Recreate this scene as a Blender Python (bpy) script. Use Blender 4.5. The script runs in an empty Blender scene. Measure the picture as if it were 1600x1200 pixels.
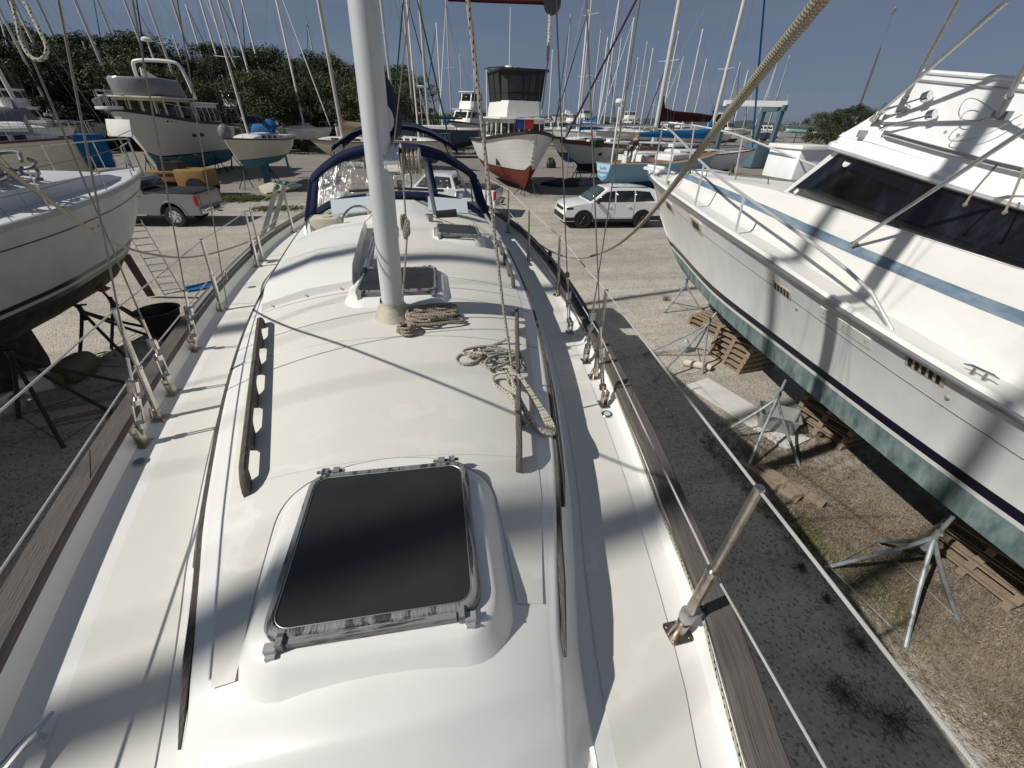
import bpy, bmesh, math, random
from math import sin, cos, pi, radians, sqrt, atan2, hypot
from mathutils import Vector, Matrix
S = bpy.context.scene
# ------------------------------------------------------------------ camera
FPX, PITCH, YAW, ROLL = 630.0, radians(33.4), radians(13.3), radians(1.65)
CAM = Vector((0.2, 0.0, 4.4))
fw = Vector((sin(YAW)*cos(PITCH), cos(YAW)*cos(PITCH), -sin(PITCH)))
r0 = Vector((cos(YAW), -sin(YAW), 0)); u0 = r0.cross(fw)
RT = cos(ROLL)*r0 + sin(ROLL)*u0; UP = -sin(ROLL)*r0 + cos(ROLL)*u0
cd = bpy.data.cameras.new('camera'); cam = bpy.data.objects.new('camera', cd)
S.collection.objects.link(cam); S.camera = cam
mw = Matrix((RT, UP, -fw)).transposed().to_4x4(); mw.translation = CAM; cam.matrix_world = mw
cd.sensor_width = 36; cd.lens = 36*FPX/1600; cd.clip_start = 0.02; cd.clip_end = 3000
# ------------------------------------------------------------------ sky, sun, exposure
SUN_EL, SUN_DIR = radians(41.5), Vector((-0.985, -0.17, 0)).normalized()
sund = Vector((SUN_DIR.x*cos(SUN_EL), SUN_DIR.y*cos(SUN_EL), sin(SUN_EL)))
W = bpy.data.worlds.new('World'); S.world = W; W.use_nodes = True
nt = W.node_tree; bg = nt.nodes['Background']
sky = nt.nodes.new('ShaderNodeTexSky'); sky.sky_type = 'NISHITA'; sky.sun_disc = False
sky.sun_elevation = SUN_EL; sky.sun_rotation = atan2(sund.x, sund.y)
sky.altitude = 0; sky.air_density = 1.0; sky.dust_density = 0.5; sky.ozone_density = 3.0
# thin streaks of cloud, mixed into the sky's own colour
tc = nt.nodes.new('ShaderNodeTexCoord'); mp = nt.nodes.new('ShaderNodeMapping'); mp.inputs['Scale'].default_value = (1.2, 2.2, 9)
nz = nt.nodes.new('ShaderNodeTexNoise'); nz.inputs['Scale'].default_value = 1.6; nz.inputs['Detail'].default_value = 6
rp = nt.nodes.new('ShaderNodeMapRange'); rp.inputs[1].default_value = .48; rp.inputs[2].default_value = .8; rp.inputs[4].default_value = .16
mx = nt.nodes.new('ShaderNodeMix'); mx.data_type = 'RGBA'; mx.inputs[7].default_value = (4.2, 4.4, 4.8, 1)
hs = nt.nodes.new('ShaderNodeHueSaturation'); hs.inputs['Saturation'].default_value = .68; hs.inputs['Value'].default_value = .62
L = nt.links.new
L(tc.outputs['Generated'], mp.inputs['Vector']); L(mp.outputs[0], nz.inputs['Vector']); L(nz.outputs[0], rp.inputs[0])
# gradient laid over the sky: no yellow low down, unseen top greyed for neutral shade
sg = nt.nodes.new('ShaderNodeSeparateXYZ'); L(tc.outputs['Generated'], sg.inputs[0])
ramp = nt.nodes.new('ShaderNodeMapRange'); ramp.inputs[1].default_value = 0; ramp.inputs[1].default_value = .05; ramp.inputs[2].default_value = .40; L(sg.outputs[2], ramp.inputs[0])
gc = nt.nodes.new('ShaderNodeMix'); gc.data_type = 'RGBA'; gc.inputs[6].default_value = (1.25, 1.75, 2.85, 1); gc.inputs[7].default_value = (1.15, 1.45, 2.0, 1); L(ramp.outputs[0], gc.inputs[0])
m2 = nt.nodes.new('ShaderNodeMix'); m2.data_type = 'RGBA'; m2.inputs[0].default_value = .8; L(hs.outputs[0], m2.inputs[6]); L(gc.outputs[2], m2.inputs[7])
L(rp.outputs[0], mx.inputs[0]); L(sky.outputs[0], hs.inputs['Color']); L(m2.outputs[2], mx.inputs[6]); L(mx.outputs[2], bg.inputs['Color'])
bg.inputs['Strength'].default_value = 0.10
sd = bpy.data.lights.new('sun', 'SUN'); sd.energy = 5.0; sd.angle = radians(0.55); sd.color = (1, .955, .88)
so = bpy.data.objects.new('sun', sd); S.collection.objects.link(so)
so.rotation_euler = (-sund).to_track_quat('-Z', 'Y').to_euler()
S.view_settings.view_transform = 'Standard'; S.view_settings.look = 'None'
S.view_settings.exposure = -0.19; S.view_settings.gamma = 1
S.cycles.max_bounces = 6; S.cycles.transparent_max_bounces = 12
# ------------------------------------------------------------------ helpers
def ray(x, y): return fw + RT*((x-800)/FPX) - UP*((y-600)/FPX)
def onZ(x, y, z): d = ray(x, y); return CAM + d*((z-CAM.z)/d.z)
def onX(x, y, X): d = ray(x, y); return CAM + d*((X-CAM.x)/d.x)
def onY(x, y, Y): d = ray(x, y); return CAM + d*((Y-CAM.y)/d.y)
def atD(x, y, t): return CAM + ray(x, y)*t
def gx(x, y): p = onZ(x, y, 0); return p.x, p.y
def tab(T):
    "piecewise-linear with smooth tangents (Catmull-Rom) through (t, value...)"
    T = sorted(T)
    def f(t):
        if t <= T[0][0]: return T[0][1]
        if t >= T[-1][0]: return T[-1][1]
        for i in range(len(T)-1):
            if T[i][0] <= t <= T[i+1][0]: break
        a, b = T[i], T[i+1]; h = b[0]-a[0]
        def m(k):
            if k == 0: return (T[1][1]-T[0][1])/(T[1][0]-T[0][0])
            if k == len(T)-1: return (T[-1][1]-T[-2][1])/(T[-1][0]-T[-2][0])
            return (T[k+1][1]-T[k-1][1])/(T[k+1][0]-T[k-1][0])
        u = (t-a[0])/h; m0, m1 = m(i)*h, m(i+1)*h
        return (2*u**3-3*u*u+1)*a[1]+(u**3-2*u*u+u)*m0+(-2*u**3+3*u*u)*b[1]+(u**3-u*u)*m1
    return f
def fr(a, b, n): return [a+(b-a)*i/(n-1) for i in range(n)]
class MB:
    def __init__(s): s.v = []; s.f = []; s.uv = []; s.uvon = False
    def add(s, vs, fs, uvs=None):
        o = len(s.v); s.v += [tuple(v) for v in vs]; s.f += [tuple(i+o for i in f) for f in fs]
        if uvs: s.uvon = True; s.uv += uvs
        else: s.uv += [[(0, 0)]*len(f) for f in fs]
        return s
    def box(s, c, d, rz=0, rx=0, ry=0, taper=1, tx=None):
        x, y, z = d[0]/2, d[1]/2, d[2]/2; tx = taper if tx is None else tx
        vs = [(-x, -y, -z), (x, -y, -z), (x, y, -z), (-x, y, -z), (-x*tx, -y*taper, z), (x*tx, -y*taper, z), (x*tx, y*taper, z), (-x*tx, y*taper, z)]
        R = Matrix.Rotation(rz, 3, 'Z') @ Matrix.Rotation(ry, 3, 'Y') @ Matrix.Rotation(rx, 3, 'X')
        return s.add([R @ Vector(v) + Vector(c) for v in vs], [(0, 3, 2, 1), (4, 5, 6, 7), (0, 1, 5, 4), (1, 2, 6, 5), (2, 3, 7, 6), (3, 0, 4, 7)])
    def bbox(s, c, d, rz=0, b=.01, seg=2):
        "box with rounded vertical and top edges"
        x, y, z = d[0]/2, d[1]/2, d[2]/2; rings = []
        b = min(b, x*.95, y*.95, z*.95)
        for k in range(seg+1):
            a = pi/2*k/seg; rings.append((b*(1-cos(a)), z-b+b*sin(a)))
        def ring(ins, zz):
            out = []
            for cx, cy, a0 in ((x-b, y-b, 0), (-x+b, y-b, pi/2), (-x+b, -y+b, pi), (x-b, -y+b, 3*pi/2)):
                for k in range(seg+1):
                    a = a0+pi/2*k/seg; out.append((cx+(b-ins)*cos(a), cy+(b-ins)*sin(a), zz))
            return out
        R = Matrix.Rotation(rz, 3, 'Z')
        RR = [ring(0, -z)]+[ring(i, zz) for i, zz in rings]
        return s.loft([[R @ Vector(p)+Vector(c) for p in r] for r in RR], cap=True)
    def loft(s, rings, close=True, cap=False, uvs=None):
        n = len(rings[0]); vs = [p for r in rings for p in r]; fs = []
        for i in range(len(rings)-1):
            for j in range(n if close else n-1):
                k = (j+1) % n; fs.append((i*n+j, i*n+k, (i+1)*n+k, (i+1)*n+j))
        if cap: fs.append(tuple(range(n))[::-1]); fs.append(tuple((len(rings)-1)*n+j for j in range(n)))
        return s.add(vs, fs)
    def tube(s, pts, r, n=8, cap=True, uv=False, flat=None):
        pts = [Vector(p) for p in pts]; rings = []; up = None; acc = 0; accs = []
        rs = r if isinstance(r, (list, tuple)) else [r]*len(pts)
        for i, p in enumerate(pts):
            a = pts[max(i-1, 0)]; b = pts[min(i+1, len(pts)-1)]; t = (b-a)
            t = t.normalized() if t.length > 1e-9 else Vector((0, 0, 1))
            if up is None: up = Vector((0, 0, 1)) if abs(t.z) < .9 else Vector((1, 0, 0))
            x = up - t*up.dot(t)
            x = x.normalized() if x.length > 1e-6 else t.orthogonal().normalized()
            y = t.cross(x); up = x
            if i: acc += (p-pts[i-1]).length
            accs.append(acc)
            fx, fy = (1, 1) if not flat else flat
            rings.append([p+x*cos(2*pi*k/n)*rs[i]*fx+y*sin(2*pi*k/n)*rs[i]*fy for k in range(n)])
        if not uv: return s.loft(rings, cap=cap)
        vs = [p for q in rings for p in q]; fs = []; uvs = []
        for i in range(len(rings)-1):
            for j in range(n):
                k = (j+1) % n; fs.append((i*n+j, i*n+k, (i+1)*n+k, (i+1)*n+j))
                uvs.append([(j/n, accs[i]), ((j+1)/n, accs[i]), ((j+1)/n, accs[i+1]), (j/n, accs[i+1])])
        fs.append(tuple(range(n))[::-1]); uvs.append([(0, 0)]*n); fs.append(tuple((len(rings)-1)*n+j for j in range(n))); uvs.append([(0, 0)]*n)
        return s.add(vs, fs, uvs)
    def prism(s, poly, o, ux, uy, th):
        "poly in plane (ux,uy) at o, extruded by vector th"
        o, ux, uy, th = map(Vector, (o, ux, uy, th)); n = len(poly)
        a = [o+ux*p[0]+uy*p[1] for p in poly]; b = [p+th for p in a]
        return s.add(a+b, [tuple(range(n))[::-1], tuple(range(n, 2*n))]+[(i, (i+1) % n, n+(i+1) % n, n+i) for i in range(n)])
    def grid(s, P):
        m = len(P[0]); fs = [(i*m+j, i*m+j+1, (i+1)*m+j+1, (i+1)*m+j) for i in range(len(P)-1) for j in range(m-1)]
        return s.add([p for r in P for p in r], fs)
    def lathe(s, prof, c, n=20, axis=(0, 0, 1)):
        q = Vector((0, 0, 1)).rotation_difference(Vector(axis).normalized()); c = Vector(c)
        return s.loft([[q @ Vector((r*cos(2*pi*k/n), r*sin(2*pi*k/n), z))+c for k in range(n)] for r, z in prof], cap=True)
    def ball(s, c, r, n=10, sc=(1, 1, 1)):
        c = Vector(c); rings = []
        for i in range(n//2+1):
            a = -pi/2+pi*i/(n//2); rings.append([c+Vector((cos(a)*cos(2*pi*k/n)*sc[0], cos(a)*sin(2*pi*k/n)*sc[1], sin(a)*sc[2]))*r for k in range(n)])
        return s.loft(rings, cap=False)
    def build(s, name, mat, parent=None, ang=38, thick=0, doubles=True):
        me = bpy.data.meshes.new(name); me.from_pydata(s.v, [], s.f); me.materials.append(mat)
        if s.uvon:
            ul = me.uv_layers.new(name='UVMap'); i = 0
            for f in s.uv:
                for q in f: ul.data[i].uv = q; i += 1
        bm = bmesh.new(); bm.from_mesh(me)
        if doubles: bmesh.ops.remove_doubles(bm, verts=bm.verts, dist=1e-5); bmesh.ops.dissolve_degenerate(bm, edges=bm.edges, dist=1e-6)
        bmesh.ops.recalc_face_normals(bm, faces=bm.faces); bm.to_mesh(me); bm.free()
        for p in me.polygons: p.use_smooth = True
        me.set_sharp_from_angle(angle=radians(ang))
        o = bpy.data.objects.new(name, me); S.collection.objects.link(o)
        if thick:
            md = o.modifiers.new('s', 'SOLIDIFY'); md.thickness = thick; md.offset = 0
        if parent: o.parent = parent; o.matrix_parent_inverse = Matrix()
        return o
def tag(o, label=None, cat=None, group=None, kind=None):
    if label: o['label'] = label
    if cat: o['category'] = cat
    if group: o['group'] = group
    if kind: o['kind'] = kind
    return o
def empty(name, loc=(0, 0, 0), rz=0, label=None, cat=None, group=None):
    o = bpy.data.objects.new(name, None); S.collection.objects.link(o); o.location = loc; o.rotation_euler = (0, 0, rz)
    o.empty_display_size = .2
    return tag(o, label, cat, group)
KIDS = {}
def copy_tree(o, parent=None, loc=None, rz=None, scale=None, label=None):
    c = o.copy(); S.collection.objects.link(c); c.parent = parent
    if loc is not None: c.location = loc
    if rz is not None: c.rotation_euler = (0, 0, rz)
    if scale is not None: c.scale = (scale,)*3 if not isinstance(scale, (tuple, list)) else scale
    if label: c['label'] = label
    for ch in [q for q in bpy.data.objects if q.parent == o]: copy_tree(ch, c)
    return c
# ------------------------------------------------------------------ materials
def mat(name, col, rough=.5, metal=0, noise=0, nscale=8, bump=0, bscale=60, spec=.5, col2=None, stretch=None, coat=0, trans=0, alpha=1, detail=5, lo=.35, hi=.7):
    m = bpy.data.materials.new(name); m.use_nodes = True; t = m.node_tree; b = t.nodes['Principled BSDF']
    b.inputs['Base Color'].default_value = (*col, 1); b.inputs['Roughness'].default_value = rough; b.inputs['Metallic'].default_value = metal
    b.inputs['Specular IOR Level'].default_value = spec; b.inputs['Coat Weight'].default_value = coat; b.inputs['Transmission Weight'].default_value = trans
    b.inputs['Alpha'].default_value = alpha
    co = t.nodes.new('ShaderNodeTexCoord'); src = co.outputs['Object']
    if stretch:
        q = t.nodes.new('ShaderNodeMapping'); q.inputs['Scale'].default_value = stretch; t.links.new(src, q.inputs[0]); src = q.outputs[0]
    if noise or col2:
        n = t.nodes.new('ShaderNodeTexNoise'); n.inputs['Scale'].default_value = nscale; n.inputs['Detail'].default_value = detail; n.inputs['Roughness'].default_value = .65
        t.links.new(src, n.inputs['Vector'])
        r = t.nodes.new('ShaderNodeMapRange'); r.inputs[1].default_value = lo; r.inputs[2].default_value = hi; t.links.new(n.outputs[0], r.inputs[0])
        x = t.nodes.new('ShaderNodeMix'); x.data_type = 'RGBA'; x.inputs[6].default_value = (*col, 1)
        c2 = col2 or tuple(c*(1-noise) for c in col); x.inputs[7].default_value = (*c2, 1)
        t.links.new(r.outputs[0], x.inputs[0]); t.links.new(x.outputs[2], b.inputs['Base Color'])
    if bump:
        n2 = t.nodes.new('ShaderNodeTexNoise'); n2.inputs['Scale'].default_value = bscale; n2.inputs['Detail'].default_value = 3; t.links.new(src, n2.inputs['Vector'])
        bp = t.nodes.new('ShaderNodeBump'); bp.inputs['Strength'].default_value = bump; bp.inputs['Distance'].default_value = .01
        t.links.new(n2.outputs[0], bp.inputs['Height']); t.links.new(bp.outputs[0], b.inputs['Normal'])
    return m
GEL = mat('gelcoat', (.74, .735, .71), .42, noise=.06, nscale=2.5, coat=.06, bump=.015, bscale=9)
NONSKID = mat('nonskid', (.665, .65, .60), .62, noise=.06, nscale=2.2, stretch=(1, .35, 1), bump=.12, bscale=900, spec=.3)
def speckle(m, c2, sc=7, th=.018, scuff=(1, .35), amt=.5, sc2=1.1):
    "small specks of dirt and faint curved wipe marks in the surface"
    t = m.node_tree; b = t.nodes['Principled BSDF']; N = t.nodes.new; K = t.links.new; src = b.inputs['Base Color'].links[0].from_socket
    co = N('ShaderNodeTexCoord'); v = N('ShaderNodeTexVoronoi'); v.inputs['Scale'].default_value = sc; K(co.outputs['Object'], v.inputs['Vector'])
    r = N('ShaderNodeMapRange'); r.inputs[1].default_value = th; r.inputs[2].default_value = th*1.8; r.inputs[3].default_value = .7; r.inputs[4].default_value = 0; K(v.outputs['Distance'], r.inputs[0])
    s = N('ShaderNodeSeparateColor'); K(v.outputs['Color'], s.inputs[0]); g = N('ShaderNodeMath'); g.operation = 'GREATER_THAN'; g.inputs[1].default_value = .55; K(s.outputs[0], g.inputs[0]); mu = N('ShaderNodeMath'); mu.operation = 'MULTIPLY'; K(g.outputs[0], mu.inputs[0]); K(r.outputs[0], mu.inputs[1])
    x = N('ShaderNodeMix'); x.data_type = 'RGBA'; K(mu.outputs[0], x.inputs[0]); K(src, x.inputs[6]); x.inputs[7].default_value = (*c2, 1)
    n0 = N('ShaderNodeTexNoise'); n0.inputs['Scale'].default_value = sc2; n0.inputs['Detail'].default_value = 2; K(co.outputs['Object'], n0.inputs['Vector'])
    w = N('ShaderNodeTexWave'); w.wave_type = 'RINGS'; w.inputs['Scale'].default_value = 2.3; w.inputs['Distortion'].default_value = 9; w.inputs['Detail'].default_value = 4; w.inputs['Detail Scale'].default_value = 1.4; K(co.outputs['Object'], w.inputs['Vector'])
    q = N('ShaderNodeMapRange'); q.inputs[1].default_value = .86; q.inputs[2].default_value = 1; q.inputs[4].default_value = amt; K(w.outputs['Fac'], q.inputs[0]); q2 = N('ShaderNodeMapRange'); q2.inputs[1].default_value = .48; q2.inputs[2].default_value = .7; K(n0.outputs[0], q2.inputs[0]); q3 = N('ShaderNodeMath'); q3.operation = 'MULTIPLY'; K(q.outputs[0], q3.inputs[0]); K(q2.outputs[0], q3.inputs[1])
    y = N('ShaderNodeMix'); y.data_type = 'RGBA'; K(q3.outputs[0], y.inputs[0]); K(x.outputs[2], y.inputs[6]); y.inputs[7].default_value = (.78, .78, .76, 1); K(y.outputs[2], b.inputs['Base Color'])
speckle(NONSKID, (.12, .10, .08)); speckle(GEL, (.22, .18, .13), 5, .012, amt=.2)
YGEL = mat('yacht_gelcoat', (.79, .80, .81), .30, col2=(.66, .67, .67), nscale=1.6, stretch=(1.5, 1.5, .5), coat=.2, lo=.45, hi=.8)
TEAK = mat('weathered_teak', (.135, .12, .112), .8, col2=(.055, .047, .043), nscale=24, stretch=(7, .5, 7), bump=.5, bscale=30, spec=.2, detail=8)
def uv_teak():
    m = mat('weathered_teak_rail', (.15, .135, .125), .8, col2=(.06, .052, .047), nscale=16, stretch=(14, .35, 1), bump=.4, bscale=30, spec=.2, detail=8)
    t = m.node_tree; uv = t.nodes.new('ShaderNodeUVMap')
    for n in list(t.nodes):
        if n.type == 'MAPPING': t.links.new(uv.outputs[0], n.inputs[0])
    return m
TEAKR = uv_teak()
TEAKD = mat('grey_teak', (.15, .135, .12), .8, col2=(.05, .045, .04), nscale=26, stretch=(8, .6, 8), bump=.5, bscale=40, spec=.2, detail=8)
STEEL = mat('stainless', (.62, .60, .57), .22, 1, noise=.25, nscale=14)
STEELW = mat('weathered_steel', (.50, .46, .41), .34, 1, col2=(.22, .16, .11), nscale=20, lo=.45, hi=.75)
ALU = mat('aluminium', (.55, .56, .57), .38, .9, noise=.12, nscale=10)
ALUD = mat('dull_aluminium', (.42, .43, .43), .55, .5, noise=.2, nscale=10)
MASTP = mat('mast_paint', (.50, .53, .54), .42, .0, col2=(.40, .43, .44), nscale=3.5, stretch=(3, 3, .6), bump=.04, bscale=20, coat=.1)
MASTC = mat('cream_mast', (.52, .50, .44), .5, noise=.12, nscale=3)
BLACK = mat('black_plastic', (.018, .018, .019), .5, noise=.3, nscale=30, bump=.1)
BLACKW = mat('worn_black', (.19, .195, .20), .6, col2=(.025, .027, .03), nscale=42, bump=.3, bscale=120, lo=.50, hi=.57, stretch=(1, .13, 1), detail=9)
BLACKX = mat('worn_black_rail', (.20, .205, .21), .6, col2=(.03, .032, .036), nscale=42, bump=.3, bscale=120, lo=.50, hi=.57, stretch=(.13, 1, 1), detail=9)
ACRYL = mat('smoked_acrylic', (.020, .021, .022), .33, col2=(.030, .029, .026), nscale=4, spec=.5)
DARKGL = mat('dark_glass', (.012, .013, .015), .08, spec=.6)
NAVY = mat('navy_canvas', (.008, .015, .048), .85, noise=.3, nscale=9, bump=.25, bscale=14, spec=.2)
BLUEC = mat('blue_canvas', (.02, .13, .34), .85, noise=.3, nscale=6, bump=.3, bscale=9, spec=.2)
MAROON = mat('maroon_canvas', (.055, .012, .015), .85, noise=.3, nscale=6, bump=.3, bscale=9, spec=.2)
TAN = mat('tan_canvas', (.36, .27, .17), .85, noise=.2, nscale=6, bump=.3, bscale=9, spec=.2)
GREENC = mat('green_canvas', (.012, .07, .04), .85, noise=.3, nscale=6, bump=.3, bscale=9, spec=.2)
GREYC = mat('silver_tarp', (.20, .20, .23), .34, noise=.3, nscale=5, bump=.8, bscale=7, spec=.6)
WHITE = mat('white_paint', (.72, .72, .71), .35, noise=.06, nscale=3, coat=.1)
OFFW = mat('cream_paint', (.62, .58, .47), .4, noise=.10, nscale=2.5, coat=.1)
PALEB = mat('pale_panel', (.50, .56, .60), .3, noise=.05, nscale=4)
REDP = mat('red_antifoul', (.21, .055, .04), .8, noise=.35, nscale=4, bump=.1, spec=.2)
BLUEP = mat('blue_antifoul', (.03, .17, .30), .75, noise=.35, nscale=3, bump=.1, spec=.2)
TEALP = mat('teal_antifoul', (.07, .22, .29), .75, noise=.3, nscale=3, bump=.1, spec=.2)
DARKP = mat('dark_antifoul', (.022, .021, .02), .8, col2=(.075, .06, .045), nscale=4, spec=.2)
NAVYP = mat('navy_stripe', (.008, .009, .022), .3)
LBLUE = mat('light_blue_hull', (.16, .34, .50), .3, noise=.08, coat=.2)
DKBLUE = mat('blue_hull', (.015, .05, .13), .4, noise=.2)
BROWN = mat('varnished_wood', (.11, .035, .018), .4, noise=.4, nscale=12, stretch=(1, 1, 8))
DECKWD = mat('teak_deck', (.24, .13, .07), .7, noise=.3, nscale=12)
WOOD = mat('pallet_wood', (.34, .27, .20), .85, col2=(.16, .12, .085), nscale=14, stretch=(1, 6, 6), bump=.4, bscale=30, spec=.15)
BOARD = mat('white_board', (.62, .61, .57), .7, noise=.15, nscale=5)
GALV = mat('galvanised', (.34, .37, .39), .55, .35, col2=(.17, .18, .18), nscale=9, bump=.15)
STANDB = mat('black_stand_paint', (.022, .021, .02), .6, col2=(.10, .045, .025), nscale=9, lo=.55, hi=.8)
RUBBER = mat('rubber', (.02, .02, .02), .8)
PALEM = mat('pale_mast', (.62, .62, .60), .45, noise=.15, nscale=3)
RAILM = mat('bright_rail', (.72, .73, .74), .3, .55, noise=.1)
CARW = mat('white_car_paint', (.80, .81, .82), .22, coat=.6)
CARS = mat('silver_car_paint', (.27, .265, .27), .3, .55, coat=.6)
CHROME = mat('chrome', (.75, .75, .75), .1, 1)
REDL = mat('red_lens', (.35, .01, .01), .2)
YELLOW = mat('yellow_machine', (.27, .155, .04), .6, noise=.35, nscale=4)
BARK = mat('bark', (.13, .10, .075), .9, noise=.4, nscale=10, bump=.5, bscale=14)
TRAVELB = mat('travel_lift_blue', (.085, .145, .18), .6, noise=.2)
CONC = mat('concrete', (.34, .33, .31), .9, noise=.2, nscale=3)
ROOFM = mat('metal_roof', (.24, .29, .33), .5, noise=.2, nscale=2)
SKIN = mat('skin', (.42, .23, .15), .6)
OLIVE = mat('olive_plastic', (.12, .11, .065), .55, noise=.25, nscale=6)
CLOTHD = mat('dark_cloth', (.02, .024, .035), .9)
CLOTHG = mat('grey_cloth', (.10, .10, .11), .9)
ORANGE = mat('orange_brown', (.28, .12, .05), .8, noise=.3)
LENSW = mat('frosted_lens', (.7, .7, .68), .2, trans=.0)
SOLAR = mat('solar_panel', (.02, .025, .05), .15)
def vinyl():
    m = bpy.data.materials.new('clear_vinyl'); m.use_nodes = True; t = m.node_tree; t.nodes.clear(); N = t.nodes.new; K = t.links.new
    o = N('ShaderNodeOutputMaterial'); a = N('ShaderNodeMixShader'); tr = N('ShaderNodeBsdfTransparent'); g = N('ShaderNodeBsdfGlossy'); d = N('ShaderNodeBsdfDiffuse')
    tr.inputs[0].default_value = (.80, .81, .82, 1); g.inputs['Roughness'].default_value = .08; g.inputs[0].default_value = (.8, .8, .8, 1); d.inputs[0].default_value = (.6, .6, .58, 1)
    co = N('ShaderNodeTexCoord'); n = N('ShaderNodeTexNoise'); n.inputs['Scale'].default_value = 5; n.inputs['Detail'].default_value = 4; n.inputs['Distortion'].default_value = 1.5
    mp = N('ShaderNodeMapping'); mp.inputs['Scale'].default_value = (3, 1, .9); K(co.outputs['Object'], mp.inputs[0]); K(mp.outputs[0], n.inputs['Vector'])
    bp = N('ShaderNodeBump'); bp.inputs['Strength'].default_value = .9; bp.inputs['Distance'].default_value = .05; K(n.outputs[0], bp.inputs['Height']); K(bp.outputs[0], g.inputs['Normal'])
    r = N('ShaderNodeMapRange'); r.inputs[1].default_value = .5; r.inputs[2].default_value = .8; r.inputs[3].default_value = .04; r.inputs[4].default_value = .45; K(n.outputs[0], r.inputs[0])
    b = N('ShaderNodeMixShader'); b.inputs[0].default_value = .35; K(g.outputs[0], b.inputs[1]); K(d.outputs[0], b.inputs[2])
    f = N('ShaderNodeFresnel'); ad = N('ShaderNodeMath'); ad.operation = 'ADD'; K(f.outputs[0], ad.inputs[0]); K(r.outputs[0], ad.inputs[1])
    K(ad.outputs[0], a.inputs[0]); K(tr.outputs[0], a.inputs[1]); K(b.outputs[0], a.inputs[2]); K(a.outputs[0], o.inputs[0]); return m
VINYL = vinyl()
def glassy(name, tint, refl=.12):
    m = bpy.data.materials.new(name); m.use_nodes = True; t = m.node_tree; t.nodes.clear(); N = t.nodes.new; K = t.links.new
    o = N('ShaderNodeOutputMaterial'); a = N('ShaderNodeMixShader'); tr = N('ShaderNodeBsdfTransparent'); p = N('ShaderNodeBsdfPrincipled')
    tr.inputs[0].default_value = (*tint, 1); p.inputs['Base Color'].default_value = (.5, .5, .5, 1); p.inputs['Roughness'].default_value = .15
    a.inputs[0].default_value = refl; K(tr.outputs[0], a.inputs[1]); K(p.outputs[0], a.inputs[2]); K(a.outputs[0], o.inputs[0]); return m
BIN = glassy('clear_bin_plastic', (.72, .74, .74), .5)
MESHC = glassy('black_mesh', (.22, .22, .22), .1)
def rope(name, c1, c2, c3, pitch, amt=.5):
    m = mat(name, c1, .85, spec=.2); t = m.node_tree; b = t.nodes['Principled BSDF']; N = t.nodes.new; K = t.links.new
    uv = N('ShaderNodeUVMap'); sp = N('ShaderNodeSeparateXYZ'); K(uv.outputs[0], sp.inputs[0])
    def mth(op, a, bb=None):
        q = N('ShaderNodeMath'); q.operation = op
        for i, s in enumerate((a, bb)):
            if s is None: continue
            if isinstance(s, (int, float)): q.inputs[i].default_value = s
            else: K(s, q.inputs[i])
        return q.outputs[0]
    u = mth('MULTIPLY', sp.outputs[0], 2*pi*4); v = mth('MULTIPLY', sp.outputs[1], pitch)
    s1 = mth('SINE', mth('ADD', u, v)); s2 = mth('SINE', mth('SUBTRACT', u, v)); h = mth('MULTIPLY', s1, s2)
    a = mth('ABSOLUTE', h)
    u2 = mth('MULTIPLY', sp.outputs[0], 2*pi*1); v2 = mth('MULTIPLY', sp.outputs[1], pitch*.24)
    fl = mth('MULTIPLY', mth('SINE', mth('ADD', u2, v2)), mth('SINE', mth('SUBTRACT', mth('MULTIPLY', sp.outputs[0], 2*pi*2), mth('MULTIPLY', v2, 1.7))))
    g = mth('GREATER_THAN', fl, 1-amt)
    x = N('ShaderNodeMix'); x.data_type = 'RGBA'; x.inputs[6].default_value = (*c2, 1); x.inputs[7].default_value = (*c1, 1); K(a, x.inputs[0])
    y = N('ShaderNodeMix'); y.data_type = 'RGBA'; K(g, y.inputs[0]); K(x.outputs[2], y.inputs[6]); y.inputs[7].default_value = (*c3, 1); K(y.outputs[2], b.inputs['Base Color'])
    bp = N('ShaderNodeBump'); bp.inputs['Strength'].default_value = .8; bp.inputs['Distance'].default_value = .002; K(a, bp.inputs['Height']); K(bp.outputs[0], b.inputs['Normal'])
    return m
ROPEF = rope('flecked_rope', (.66, .63, .54), (.36, .34, .27), (.03, .03, .03), 520, .42)
ROPET = rope('tan_braid', (.52, .46, .36), (.22, .19, .14), (.30, .26, .19), 460, .3)
ROPEB = rope('brown_fleck_rope', (.56, .50, .42), (.30, .26, .20), (.10, .065, .045), 560, .5)
WIREW = rope('white_lifeline', (.74, .74, .71), (.45, .45, .43), (.6, .6, .58), 900, .1)
WIREG = mat('grey_wire', (.20, .185, .165), .45, .6, noise=.3, nscale=20)
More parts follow.
